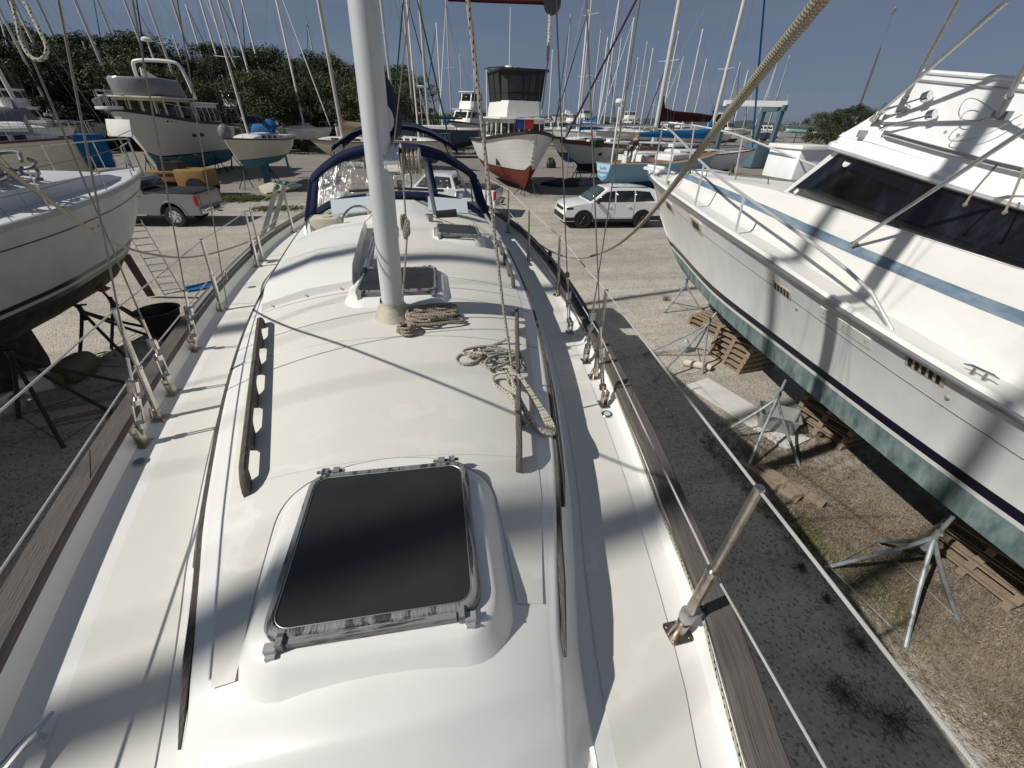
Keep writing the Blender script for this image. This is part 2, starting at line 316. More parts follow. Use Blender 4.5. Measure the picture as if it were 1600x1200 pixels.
def ground_mat():
    m = mat('gravel', (.30, .28, .25), .95, spec=.15); t = m.node_tree; b = t.nodes['Principled BSDF']; N = t.nodes.new; K = t.links.new
    co = N('ShaderNodeTexCoord'); P = co.outputs['Object']
    def nz(s, d=6, r=.6):
        q = N('ShaderNodeTexNoise'); q.inputs['Scale'].default_value = s; q.inputs['Detail'].default_value = d; q.inputs['Roughness'].default_value = r; K(P, q.inputs['Vector']); return q.outputs[0]
    def rr(x, a, bb, c, d):
        q = N('ShaderNodeMapRange'); q.inputs[1].default_value = a; q.inputs[2].default_value = bb; q.inputs[3].default_value = c; q.inputs[4].default_value = d; K(x, q.inputs[0]); return q.outputs[0]
    def mix(f, a, c):
        q = N('ShaderNodeMix'); q.data_type = 'RGBA'
        for i, s in ((6, a), (7, c)):
            if isinstance(s, tuple): q.inputs[i].default_value = (*s, 1)
            else: K(s, q.inputs[i])
        K(f, q.inputs[0]); return q.outputs[2]
    big = nz(.16, 5, .55); mid = nz(1.3, 7, .7); fine = nz(28, 4, .7)
    mpn = N('ShaderNodeMapping'); mpn.inputs['Scale'].default_value = (.10, 1.1, 1); mpn.inputs['Rotation'].default_value = (0, 0, .1); K(P, mpn.inputs[0])
    st = N('ShaderNodeTexNoise'); st.inputs['Scale'].default_value = 1.2; st.inputs['Detail'].default_value = 7; st.inputs['Roughness'].default_value = .7; K(mpn.outputs[0], st.inputs['Vector'])
    c = mix(rr(mid, .35, .65, 0, 1), (.64, .595, .52), (.48, .445, .385))
    c = mix(rr(big, .45, .62, 0, .65), c, (.30, .27, .23))
    c = mix(rr(st.outputs[0], .46, .62, 0, .75), c, (.32, .295, .255))
    v = N('ShaderNodeTexVoronoi'); v.inputs['Scale'].default_value = 38; K(P, v.inputs['Vector'])
    sc = N('ShaderNodeSeparateColor'); K(v.outputs['Color'], sc.inputs[0])
    c = mix(rr(sc.outputs[0], .78, .8, 0, .55), c, (.60, .57, .52)); c = mix(rr(sc.outputs[1], .86, .88, 0, .6), c, (.10, .09, .08))
    c = mix(rr(fine, .35, .7, 0, .45), c, (.24, .215, .18))
    # leaf litter and dry weeds between the two hulls
    sx = N('ShaderNodeSeparateXYZ'); K(P, sx.inputs[0])
    def mth(op, a, bb):
        q = N('ShaderNodeMath'); q.operation = op
        for i, s in enumerate((a, bb)):
            if isinstance(s, (int, float)): q.inputs[i].default_value = s
            else: K(s, q.inputs[i])
        return q.outputs[0]
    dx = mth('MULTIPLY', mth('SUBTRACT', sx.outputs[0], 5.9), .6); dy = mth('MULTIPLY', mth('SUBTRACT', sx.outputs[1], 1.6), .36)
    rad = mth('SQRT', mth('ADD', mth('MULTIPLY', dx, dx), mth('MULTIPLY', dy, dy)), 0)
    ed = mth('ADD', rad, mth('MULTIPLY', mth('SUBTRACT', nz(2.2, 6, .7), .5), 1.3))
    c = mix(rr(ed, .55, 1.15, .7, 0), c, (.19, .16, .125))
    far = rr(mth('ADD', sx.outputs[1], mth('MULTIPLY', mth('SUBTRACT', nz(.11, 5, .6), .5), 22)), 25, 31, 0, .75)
    c = mix(far, c, (.19, .175, .16))  # farther ground darkened in colour, for dirt and the shade among the boats
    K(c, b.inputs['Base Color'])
    bp = N('ShaderNodeBump'); bp.inputs['Strength'].default_value = .8; bp.inputs['Distance'].default_value = .03
    h = mth('ADD', mth('MULTIPLY', v.outputs['Distance'], -.5), mth('ADD', fine, mid)); K(h, bp.inputs['Height']); K(bp.outputs[0], b.inputs['Normal'])
    return m
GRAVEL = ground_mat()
def leaf_mat(name, a, bb):
    m = mat(name, a, .65, spec=.3); t = m.node_tree; b = t.nodes['Principled BSDF']; N = t.nodes.new; K = t.links.new
    co = N('ShaderNodeTexCoord'); n = N('ShaderNodeTexNoise'); n.inputs['Scale'].default_value = .9; n.inputs['Detail'].default_value = 5; K(co.outputs['Object'], n.inputs['Vector'])
    oi = N('ShaderNodeObjectInfo'); ad = N('ShaderNodeMath'); ad.operation = 'MULTIPLY_ADD'; K(oi.outputs['Random'], ad.inputs[0]); ad.inputs[1].default_value = .3; K(n.outputs[0], ad.inputs[2])
    r = N('ShaderNodeMapRange'); r.inputs[1].default_value = .4; r.inputs[2].default_value = .95; K(ad.outputs[0], r.inputs[0])
    x = N('ShaderNodeMix'); x.data_type = 'RGBA'; x.inputs[6].default_value = (*a, 1); x.inputs[7].default_value = (*bb, 1); K(r.outputs[0], x.inputs[0]); K(x.outputs[2], b.inputs['Base Color'])
    return m
LEAF = leaf_mat('foliage', (.016, .027, .010), (.034, .046, .016))
LEAFP = leaf_mat('palm_leaf', (.06, .085, .03), (.13, .13, .06))
DRYG = leaf_mat('dry_weed', (.17, .135, .10), (.34, .285, .22))
GREENW = leaf_mat('green_weed', (.07, .09, .02), (.15, .16, .05))
# ------------------------------------------------------------------ parent-aware linking
def WM(o):
    m = Matrix.Translation(o.location) @ o.rotation_euler.to_matrix().to_4x4() @ Matrix.Diagonal((*o.scale, 1))
    return (WM(o.parent) @ o.matrix_parent_inverse @ m) if o.parent else m
_b = MB.build
def build(s, name, mat, parent=None, **k):
    o = _b(s, name, mat, None, **k)
    if parent: o.parent = parent; o.matrix_parent_inverse = WM(parent).inverted()
    return o
MB.build = build
# ================================================================== THE SETTING
g = MB(); N = 60
def gxs(a, b, n): return [a*(1-i/n)+b*i/n for i in range(n+1)]
xs = [-900, -300, -120]+gxs(-60, 100, 40)+[180, 400, 1200]; ys = [-300, -60]+gxs(-12, 120, 40)+[220, 500, 1400]
random.seed(3)
g.grid([[(x, y, (random.uniform(-.02, .02) if (-40 < x < 80 and 12 < y < 110) else 0)) for x in xs] for y in ys])
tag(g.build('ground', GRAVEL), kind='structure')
sh = MB()
pp = []
for i in range(90):
    a = radians(-52+i*1.62); r = 620; h = 8+.9*sin(i*.7)+.8*sin(i*1.9)+.7*sin(i*4.3)
    pp.append([(r*sin(a+.17), r*cos(a+.17), -1), (r*sin(a+.17), r*cos(a+.17), h), ((r+90)*sin(a+.17), (r+90)*cos(a+.17), h*.9), ((r+95)*sin(a+.17), (r+95)*cos(a+.17), -1)])
sh.grid(pp); SHORE = leaf_mat('far_trees', (.035, .052, .055), (.045, .062, .06))
tag(sh.build('far_shore', SHORE, ang=180), kind='structure')
# ================================================================== OUR SAILBOAT
BOAT = empty('sailboat', (0, 3.4, 0), 0, 'white sailboat the photo is taken from, cream decks, grey teak rails and navy dodger', 'sailboat')
Wc = tab([(-.4, .33), (-.1, .385), (.35, .455), (.55, .495), (.9, .585), (1.26, .69), (2.2, .90), (3.2, 1.05), (4.9, 1.18), (6.2, 1.22), (7.4, 1.2)])
zE = lambda y: zE_(y) if y > .385 else max(2.872, 3.088+(y-.385)*.80)
zE_ = tab([(.385, 3.088), (.43, 3.094), (.50, 3.094), (.6, 3.103), (3, 3.14), (6, 3.17), (7.4, 3.17)])
zC = lambda y: zC_(y) if y > .395 else max(2.905, 3.178+(y-.395)*1.05)
zC_ = tab([(.395, 3.178), (.43, 3.184), (.50, 3.180), (.6, 3.192), (1, 3.22), (2.3, 3.27), (3, 3.31), (4, 3.34), (6, 3.38), (7.4, 3.39)])
Wd = tab([(-2.3, .03), (-1.6, .36), (-.8, .64), (.21, .90), (.44, .98), (1.07, 1.135), (1.6, 1.245), (2.4, 1.38), (3.8, 1.57), (5, 1.655), (6.5, 1.66), (9.0, 1.35)])
def roofz(x, y):
    w = Wc(y); u = min(1, abs(x)/w); return zE(y)+(zC(y)-zE(y))*(1-u**2.2)
def deckz(x, y): return 2.88+.02*(1-min(1, abs(x)/Wd(y))**2)
YS = fr(-2.28, -.5, 12)+fr(-.4, 8.9, 76)
# hull outside: toe of the rail down to the keel
LO = tab([(-2.3, 0), (-1.2, .03), (0, .05), (5, .05), (9, .03)])
h = MB(); rings = []
def hullsec(y, z):
    w = Wd(y)+.145; k = 0.62 if y < 0 else .5
    zk = tab([(-2.3, 2.4), (-1.5, 1.5), (-.3, 1.0), (2, .8), (6, .85), (9, 1.5)])(y); u = max(0, min(1, (z-zk)/(2.952-zk))); return w*u**(k*.7), zk
for y in YS:
    R = []
    for s in (1, -1):
        zk = hullsec(y, 3)[1]; col = [(s*(hullsec(y, zk+(2.952-zk)*q)[0]+(LO(y)*q if s < 0 else 0)), y, zk+(2.952-zk)*q) for q in ((1, .85, .7, .5, .35, .2, .08, .02, 0) if s == 1 else (.02, .08, .2, .35, .5, .7, .85, 1))]
        R += col
    rings.append(R)
h.grid(rings); h.add(rings[-1], [tuple(range(len(rings[-1])))])
h.build('hull', GEL, BOAT)
k = MB(); k.bbox((0, 3.4, .5), (.32, 2.6, .9), b=.1); k.build('keel', DARKP, BOAT)
# deck with bulwarks
d = MB(); R = []
for y in YS:
    w = Wd(y); half = [(w+.05, 2.965), (w+.036, 2.942), (w+.020, 2.912), (w+.004, 2.888), (w-.02, 2.8815), (w-.07, 2.882)]
    xi = [w*.8, w*.5, w*.2]; half += [(x, deckz(x, y)) for x in xi]
    half = [(max(0.001, a), z) for a, z in half]
    R.append([(-x-(LO(y) if i_ < 6 else 0), y, z) for i_, (x, z) in enumerate(half)]+[(x, y, z) for x, z in reversed(half)])
d.grid(R); d.build('deck', GEL, BOAT, ang=30)
for s in (1, -1):
    c = MB(); R = []
    for y in YS:
        w = Wd(y)+(LO(y) if s < 0 else 0)
        R.append([(s*(w+a), y, z) for a, z in ((.037, 2.948), (.035, 2.974), (.042, 2.986), (.138, 2.986), (.146, 2.978), (.146, 2.937))])
    c.loft(R, cap=True); rl = c.build('toe_rail', TEAKR, BOAT, ang=30)
    ul = rl.data.uv_layers.new(name='UVMap')
    for lp in rl.data.loops: q = rl.data.vertices[lp.vertex_index].co; ul.data[lp.index].uv = (abs(q.x)-Wd(q.y)+q.z*.7, q.y)
    for yj in (1.75, 4.1, 6.4):
        c = MB(); w = Wd(yj)+(LO(yj) if s < 0 else 0); c.tube([(s*(w+.037), yj-.08, 2.9868), (s*(Wd(yj+.1)+(LO(yj) if s < 0 else 0)+.142), yj+.14, 2.9868)], .0016, 4); c.build('scarf_joint', BLACK, rl)
    c = MB(); R = []
    for y in fr(-.2, 8.6, 60):
        a0 = Wc(min(y, 7.3))+.155; a1 = Wd(y)-.075
        if a1-a0 > .03: R.append([(s*(a0+(a1-a0)*u), y-.05*s*0, deckz(a0+(a1-a0)*u, y)+.0035) for u in (0, .5, 1)])
    c.grid(R); c.build('side_deck_nonskid', NONSKID, BOAT)
# cabin trunk
YR = [-.3, -.1, -.05, 0, .05, .08, .15, .25, .33, .365, .38, .39, .40, .41, .43, .455, .48, .5, .52]+fr(.6, 7.3, 50)
d = MB(); R = []
for y in YR:
    w = Wc(y); e = zE(y); m = min(1, max(.15, (y+.45)/.8))
    half = [(w+.13, 2.872), (w+.112, 2.895), (w+.095, min(e-.07, 2.94)), (w+.04, e-.05), (w+.026, e-.024), (w+.018, e-.010), (w+.004, e-.001), (w-.006, e+.001)]
    for u in (.965, .93, .87, .78, .66, .52, .36, .18): half.append((w*u, roofz(w*u, y)))
    yb = lambda x: y+.05*(x/w)**2*max(0, min(1, (.9-y)/.4))*min(1, max(0, (y+.1)/.3))
    sk = [(-x, yb(x), z) for x, z in half]+[(0, y, roofz(0, y))]+[(x, yb(x), z) for x, z in reversed(half)]
    R.append(sk)
d.grid(R); ends = R[-1]; d.add(ends, [tuple(range(len(ends)))]); d.build('coachroof', GEL, BOAT, ang=60)
# moulded nonskid on the roof: one broad panel aft, a tongue each side of the fore hatch
def SK(x, y): return y-.05*x
c = MB(); R = []
for y in fr(1.275, 5.75, 50):
    w = Wc(y)-.075; R.append([(w*u, SK(w*u, y), roofz(w*u, SK(w*u, y))+.0028) for u in fr(-1, 1, 25)])
c.grid(R)
for s in (1, -1):
    R = []
    for y in fr(.575 if s < 0 else .66, 1.274, 60):
        a1 = Wc(y)-(.05 if y < 1.03 else .05+.025*(y-1.03)/.24); a0 = tab([(.56, .385), (.8, .395), (1.0, .395)])(y) if y < 1.0 else .395*sqrt(max(0, 1-((y-1.0)/.275)**3))
        R.append([(s*(a0+(a1-a0)*u), SK(s*(a0+(a1-a0)*u), y), roofz(a0+(a1-a0)*u, SK(s*(a0+(a1-a0)*u), y))+.0028) for u in fr(0, 1, 12)])
    c.grid(R)
c.build('roof_nonskid', NONSKID, BOAT, ang=80)
c = MB()
for y in (2.3, 2.86, 3.28):
    w = Wc(y)-.02; pts = [(w*u, SK(w*u, y), roofz(w*u, SK(w*u, y))+.0032) for u in fr(-1, 1, 25)]
    c.tube(pts, .0022, 5)
c.build('roof_seam', ALUD, BOAT)
# dark teak strip along the top of the cabin side, side windows below it
for s in (1, -1):
    c = MB(); R = []
    for y in fr(.5, 6.9, 60):
        w = Wc(y)+.020; e = zE(y)-.026; t = min(1, (y-.5)/.25+.25)
        R.append([(s*(w+a*t), y, e+b*t) for a, b in ((-.004, .014), (.014, .016), (.022, .004), (.020, -.012), (-.004, -.014))])
    c.loft(R, cap=True); c.build('eyebrow_strip', TEAKD, BOAT, ang=30)
    c = MB(); R = []
    for y in fr(1.05, 2.25, 16):
        t = min(1, (y-1.05)/.35, (2.25-y)/.35)*.9+.1; w = Wc(y)
        R.append([(s*(w+.050-.01*t), y, 3.045+.022*t), (s*(w+.060+.014*t), y, 3.045-.036*t)])
    c.grid(R); c.build('side_window', DARKGL, BOAT, thick=.01)
# ---- hatches
def rrect(a, b, r, z=0, n=7, off=(0, 0)):
    out = []
    for cx, cy, a0 in ((a-r, b-r, 0), (-a+r, b-r, pi/2), (-a+r, -b+r, pi), (a-r, -b+r, 3*pi/2)):
        for k in range(n): q = a0+pi/2*k/(n-1); out.append((off[0]+cx+r*cos(q), off[1]+cy+r*sin(q), z))
    return out
def hatch(cx, cy, a, b, rz, plinth, label=None, tilt=0, roofn=None, dz=0, lift=.06):
    z0 = max(roofz(cx+dx, cy+dy) for dx in (-a, 0, a) for dy in (-b, 0, b)) + dz
    T = Matrix.Translation((cx, cy, z0)) @ Matrix.Rotation(rz, 4, 'Z') @ Matrix.Rotation(tilt, 4, 'Y')
    hp = empty('hatch_pivot'); bpy.data.objects.remove(hp)
    if plinth:
        m = MB(); RR = []
        for ga, gr, zz in ((plinth+.03, .15, None), (plinth+.016, .14, .006), (plinth-.0, .13, .016), (plinth-.012, .12, .026), (plinth-.03, .10, .031), (-.02, .05, .034)):
            ring = []
            for p in rrect(a+ga, b+ga-(.034 if plinth > .06 else 0), gr, off=(0, -.034 if plinth > .06 else 0)):
                q = T @ Vector(p)
                if zz is None: q.z = roofz(q.x, q.y)-.004
                elif zz < .03: q.z = max(roofz(q.x, q.y)+zz*.8, min(q.z, 1e9)-0) if zz > .02 else roofz(q.x, q.y)*(1-zz/.031)+z0*(zz/.031)+zz*.6
                else: q.z = z0+zz*.6
                ring.append(q)
            RR.append(ring)
        m.loft(RR); m.add(RR[-1], [tuple(range(len(RR[-1])))]); m.build('hatch_plinth', GEL, BOAT, ang=75)
    zb = .016
    m = MB(); TT = lambda P: [T @ Vector(p) for p in P]
    prof = [(0, zb), (0, zb+.026), (-.004, zb+.036), (-.012, zb+.040), (-.021, zb+.040), (-.024, zb+.034), (-.027, zb+.034)]
    RR = [TT(rrect(a+g_, b+g_, .06+g_*.6, zz)) for g_, zz in prof]
    m.loft(RR); fo = m.build('hatch_frame', BLACKW, BOAT, ang=50)
    if label: fo['label'] = label
    m = MB(); P = TT(rrect(a-.0265, b-.0265, .045, zb+.0335)); Q = TT(rrect(a-.0265, b-.0265, .045, zb+.02)); m.loft([Q, P], cap=True)
    m.build('lens', ACRYL, fo, ang=30)
    m = MB(); m.tube(TT(rrect(a-.0255, b-.0255, .046, zb+.0355))+[TT(rrect(a-.0255, b-.0255, .046, zb+.0355))[0]], .0016, 5); m.build('gasket', ALU, fo)
    # front rail and dogs (toward the bow), hinges aft
    m = MB(); s = a/.29
    m.add(*boxT(T, (0, -b-.006, zb+.02), (1.5*a, .016, .026))); m.add(*boxT(T, (-.0, -b-.020, zb-.004), (1.35*a, .012, .012)))
    for x in (-.80*a, .80*a): m.add(*boxT(T, (x, -b-.004, zb+.026), (.016*s, .03, .036)))
    m.build('front_rail', BLACKX, fo)
    for x in (-.88*a, .88*a):
        m = MB(); m.add(*boxT(T, (x, -b-.012, zb+.012), (.03*s, .022, .036))); m.add(*boxT(T, (x, -b-.026, zb-.002), (.024*s, .014, .03))); m.build('latch', ALUD, fo)
    for x in (-.78*a, .72*a):
        m = MB(); m.add(*boxT(T, (x-.018, b+.012, zb+.026), (.026*s, .026, .022))); m.add(*boxT(T, (x+.022, b+.012, zb+.026), (.022*s, .026, .026)))
        m.tube(TT([(x-.05, b+.016, zb+.026), (x+.05, b+.016, zb+.026)]), .006*s, 8); m.build('hinge', BLACKW, fo)
    return fo
def boxT(T, c, d):
    x, y, z = d[0]/2, d[1]/2, d[2]/2; vs = [T @ (Vector(c)+Vector((i*x, j*y, k_*z))) for k_ in (-1, 1) for i, j in ((-1, -1), (1, -1), (1, 1), (-1, 1))]
    return vs, [(0, 3, 2, 1), (4, 5, 6, 7), (0, 1, 5, 4), (1, 2, 6, 5), (2, 3, 7, 6), (3, 0, 4, 7)]
hatch(0, .89, .288, .292, -.05, .066, 'large smoked hatch with worn frame nearest the bow', dz=-.004)
hatch(.03, 3.08, .285, .27, -.05, .06, 'smoked hatch behind the mast foot')
hatch(.63, 4.6, .23, .23, -.05, .04, 'small hatch toward the dodger', dz=-.015, tilt=.07)
# ---- handrails of weathered teak
def handrail(x0, y0, x1, y1, n, parent=BOAT, hgt=.088):
    m = MB(); P0, P1 = Vector((x0, y0, 0)), Vector((x1, y1, 0)); Ld = (P1-P0).length; side = Vector((-(P1-P0).y, (P1-P0).x, 0)).normalized()*.013
    def pt(t, z):
        p = P0+(P1-P0)*t; return Vector((p.x, p.y, roofz(p.x, p.y)+z))
    bow = .02
    def prof(u):   # underside clearance 0..1 along the rail: feet at k/n
        k = u*n; d_ = abs(k-round(k))/n*Ld; return min(1, max(0, (d_-.045)/.035))
    T = fr(0, 1, 1+n*14); top, bot = [], []
    for u in T:
        e = min(1, u*Ld/.09, (1-u)*Ld/.09); top.append(hgt*(.35+.65*sqrt(max(0, e)))); bot.append(prof(u)*(hgt-.030) if e > .9 else .0)
    R = []
    for i, u in enumerate(T):
        a = pt(u, 0); R.append([a+side+Vector((0, 0, bot[i]-.002)), a+side+Vector((0, 0, top[i]-.006)), a+side*.5+Vector((0, 0, top[i])), a-side*.5+Vector((0, 0, top[i])), a-side+Vector((0, 0, top[i]-.006)), a-side+Vector((0, 0, bot[i]-.002))])
    m.loft(R, cap=True); return m.build('handrail', TEAKD, parent, ang=40)
handrail(.515, 1.16, .865, 2.74, 5); handrail(-.535, 1.24, -.895, 2.84, 5)
handrail(.96, 3.25, 1.08, 4.6, 4); handrail(-1.0, 5.3, -1.08, 5.8, 1)
# ---- mast, boot, reel winch, boom
MB0 = Vector((-.01, 2.62, 3.2)); mt = Vector((.043, 0, 1))
m = MB(); R = []
for z in (0, 1, 2, 4, 8, 12): c0 = MB0+mt*z; R.append([c0+Vector((.070*cos(a)*abs(cos(a))**-.15 if abs(cos(a)) > 1e-6 else 0, .095*sin(a), 0)) for a in [2*pi*k_/28 for k_ in range(28)]])
m.loft(R, cap=True); MAST = m.build('mast', MASTP, BOAT, ang=60)
m = MB(); R = []
for z, r in ((0, .165), (.01, .155), (.03, .135), (.045, .128), (.06, .112), (.075, .108), (.09, .094), (.11, .09), (.125, .088)):
    R.append([MB0+Vector(((r*.86)*cos(a)*(1+.03*sin(7*a+z*60)), (r*1.15)*sin(a)*(1+.02*sin(5*a+z*90)), .062+z)) for a in [2*pi*k_/40 for k_ in range(40)]])
m.loft(R); m.build('mast_boot', mat('boot_vinyl', (.50, .46, .37), .6, noise=.25, nscale=30, stretch=(1, 1, 6), bump=.5, bscale=40), MAST, ang=80)
c0 = Vector((.155, 2.60, 4.19)); m = MB()
m.lathe([(.0, -.085), (.084, -.085), (.084, -.078), (.076, -.075), (.076, -.012), (.084, -.008), (.084, 0), (0, 0)], c0, 28, axis=(1, -.12, 0)); RW = m.build('reel_winch', CHROME, MAST)
m = MB(); m.lathe([(.03, 0), (.045, .004), (.045, .09), (.068, .095), (.068, .1), (0, .1)], c0, 20, axis=(1, -.12, 0)); m.build('drum', ALUD, RW)
for k_ in range(4):
    m = MB(); cc = c0+Vector((.012+k_*.022, 0, 0)); m.tube([cc+Vector((0, .058*cos(a), .058*sin(a))) for a in [2*pi*i/18 for i in range(19)]], .009, 7, uv=True); m.build('rope_turn', ROPEB, RW)
m = MB(); m.tube([c0+Vector((.10, -.01, .0)), c0+Vector((.125, -.02, -.01)), c0+Vector((.155, -.06, -.25)), c0+Vector((.16, -.07, -.27))], .010, 8, flat=(1.4, .7)); cr = m.build('crank', STEEL, RW)
m = MB(); m.tube([c0+Vector((.16, -.07, -.268)), c0+Vector((.28, -.07, -.262))], [.020, .023], 12); m.build('grip', BLACK, RW)
m = MB(); R = []
for y in (2.74, 3.2, 4.5, 6.2, 7.2): R.append([(.07+.065*cos(a), y, 4.38+.075*sin(a)) for a in [2*pi*k_/16 for k_ in range(16)]])
m.loft(R, cap=True); BM = m.build('boom', ALU, BOAT)
m = MB(); R = []
for y, hh, ww in ((2.76, .20, .062), (3.0, .26, .10), (3.6, .24, .085), (5, .22, .07), (6.9, .12, .05)):
    R.append([(.075+ww*x_*(1+.08*sin(9*x_+y*5)), y, 4.36+z_*hh) for x_, z_ in ((-.9, -.25), (-1.1, .1), (-.9, .45), (-.5, .8), (0, 1), (.5, .8), (.95, .45), (1.1, .1), (.9, -.25), (0, -.45))])
m.loft(R, cap=True); m.build('sail_cover', NAVY, BM, ang=70)
# ---- chainplates, turnbuckles and shrouds
def lerp(a, b, t): return Vector(a)*(1-t)+Vector(b)*t
def shroud(base, px, py, Y, name='shroud', r=.0042, ext=1.0, tb=.30, sy=1):
    top = onY(px, py, Y); B = Vector(base); d_ = (top-B); Lr = d_.length; u = d_/Lr
    m = MB(); m.box(B+Vector((0, 0, .003)), (.06, .085, .006)); m.box(B+Vector((-.015, 0, .055)), (.005, .042, .10)); m.box(B+Vector((.015, 0, .055)), (.005, .042, .10))
    m.tube([B+Vector((-.02, 0, .07)), B+Vector((.02, 0, .07))], .006, 8)
    m.build('chainplate', STEELW, BOAT)
    p = lambda t: B+u*t
    m = MB(); m.tube([p(.06), p(.14)], .007, 8); m.tube([p(.26), p(.33)], .007, 8)
    x = u.orthogonal().normalized()
    for s in (1, -1): m.tube([p(.125)+x*s*.017, p(.275)+x*s*.017], .0062, 6)
    m.tube([p(.112), p(.142)], .023, 10); m.tube([p(.258), p(.288)], .023, 10)
    m.tube([p(.325), p(.33), p(.39), p(.395)], [.007, .018, .018, .007], 8, flat=(1.5, .8)); m.tube([p(.39), p(.52)], .0075, 8)
    m.build('turnbuckle', STEEL, BOAT)
    m = MB(); m.tube([p(.5), p(Lr*.5), p(Lr*1.0), p(Lr*ext)], r, 8); m.build(name, WIREG, BOAT)
shroud((-1.355, 2.02, 2.882), 91, 0, 2.15, ext=2.6)
shroud((-1.42, 2.52, 2.882), 12, 0, 2.45, ext=2.2)
shroud((-1.52, 3.12, 2.882), 207, 0, 2.75, ext=2.6)
shroud((1.385, 2.93, 2.882), 869, 0, 2.70, ext=2.6)
shroud((1.34, 2.44, 2.882), 1000, 0, 2.55, ext=2.6)
shroud((1.255, 1.90, 2.882), 916, 0, 2.25, ext=2.6)
def wire(a, b, ext=0, r=.004, name='stay', mt_=None, parent=BOAT):
    a, b = Vector(a), Vector(b); m = MB(); m.tube([a, lerp(a, b, .5), b, b+(b-a)*ext] if ext else [a, lerp(a, b, .5), b], r, 8); return m.build(name, mt_ or WIREG, parent)
b0 = Vector((-1.60, 4.03, 2.89)); wire(b0, onY(277, 0, 3.5), 1.2, name='runner')
# deck plates with a pump-out cap
for x, y in ((-1.30, 1.87), (1.235, 1.80)):
    m = MB(); m.lathe([(0, 0), (.036, 0), (.036, .003), (.033, .006), (.022, .006), (0, .006)], (x, y, 2.883), 22); a = m.build('deck_fill', STEEL, BOAT)
    m = MB(); m.lathe([(0, 0), (.020, 0), (.020, .0025), (0, .0025)], (x, y, 2.8892), 20); m.build('cap', mat('cap_blue', (.10, .17, .30), .4) if x < 0 else PALEB, a)
# ---- stanchions and lifelines
ST = {1: [((.72, -1.0, 2.88), (.74, -1.02, 3.62)), ((.965, .56, 2.88), (.972, .545, 3.637)), ((1.325, 2.22, 2.88), (1.312, 2.227, 3.515)), ((1.55, 3.78, 2.88), (1.524, 3.787, 3.467)), ((1.55, 4.99, 2.88), (1.531, 4.994, 3.49)), ((1.60, 6.5, 2.88), (1.60, 6.5, 3.5)), ((1.5, 8.0, 2.88), (1.5, 8, 3.5))],
      -1: [((-.80, -.2, 2.88), (-.84, -.2, 3.60)), ((-1.378, 2.247, 2.88), (-1.33, 2.28, 3.544)), ((-1.60, 3.90, 2.88), (-1.555, 3.92, 3.493)), ((-1.655, 5.20, 2.88), (-1.62, 5.24, 3.47)), ((-1.655, 5.42, 2.88), (-1.63, 5.44, 3.47)), ((-1.62, 6.9, 2.88), (-1.62, 6.9, 3.5)), ((-1.5, 8.1, 2.88), (-1.5, 8.1, 3.5))]}
MID = {}
for s, lst in ST.items():
    for b_, t_ in lst:
        B, T_ = Vector(b_), Vector(t_); p = lambda q: lerp(B, T_, q)
        m = MB(); m.tube([p(0), p(.52)], .0165, 12); m.tube([p(.50), p(1)], .0125, 12); m.lathe([(.0125, 0), (.014, .004), (.012, .009), (0, .012)], p(1), 12)
        so_ = m.build('stanchion', STEELW if s == 1 else STEEL, BOAT)
        m = MB(); m.prism([(x, y) for x, y, _ in rrect(.045, .038, .014)], B+Vector((0, 0, .002)), (1, 0, 0), (0, 1, 0), (0, 0, .007)); m.tube([p(0), p(.11)], .021, 12)
        m.tube([B+Vector((-.04, .0, .01)), B+Vector((-.03, 0, .06)), B+Vector((-.02, 0, .08))], .004, 6)
        for x, y in ((.03, .024), (-.03, .024), (.03, -.024), (-.03, -.024)): m.lathe([(.006, 0), (.005, .003), (0, .004)], B+Vector((x, y, .009)), 8)
        m.build('base', STEELW, so_)
        m = MB(); m.tube([p(.50), p(.53)], .019, 12); m.build('collar', STEELW, so_)
    top = [Vector(t_) for _, t_ in lst]; low = [lerp(b_, t_, .52) for b_, t_ in lst]
    if s == -1:
        top[0] = top[1]+(onZ(0, 640, 3.58)-top[1])*1.9; low[0] = low[1]+(onZ(0, 890, 3.2)-low[1])*1.9
    else:
        q = onZ(1530, 1200, 3.6); top[0] = top[1]+(q-top[1])*2.2
        q = onZ(1290, 1200, 3.19); low[0] = q+(q-Vector((1.02, .60, 3.2)))*1.2; low.insert(1, Vector((1.02, .60, 3.205)))
    for pts in (top, low):
        m = MB(); P = []
        for i in range(len(pts)-1):
            for t in (0, .33, .67): v = lerp(pts[i], pts[i+1], t); P.append(v-Vector((0, 0, .004*(1 if t else 0))))
        P.append(pts[-1]); m.tube(P, .0042 if pts is top else .0040, 8, uv=True); m.build('lifeline', WIREW, BOAT)
# furling line along the port bulwark with fairleads
pl = [onZ(x, y, z) for x, y, z in ((1175, 1260, 2.97), (1160, 1200, 2.97), (1115, 1033, 2.97), (1095, 952, 2.975), (1083, 923, 2.975), (1033, 800, 2.95), (990, 685, 2.95), (950, 585, 2.95))]+[Vector((1.52, 3.4, 2.96)), Vector((1.66, 5, 2.96)), Vector((1.66, 7, 2.97))]
m = MB(); m.tube([pl[0]+(pl[0]-pl[1])*3]+pl, .0058, 8, uv=True); tag(m.build('furling_line', ROPEF), 'thin black flecked line led along the inside of the right bulwark', 'rope')
m = MB(); pf = pl[3]; m.tube([pf+Vector((-.012, 0, .012)), pf+Vector((-.035, .0, .03))], .009, 8); m.lathe([(.008, -.008), (.015, -.006), (.015, .006), (.008, .008)], pf, 14, axis=(.2, 1, 0)); m.build('fairlead', BLACK, BOAT)
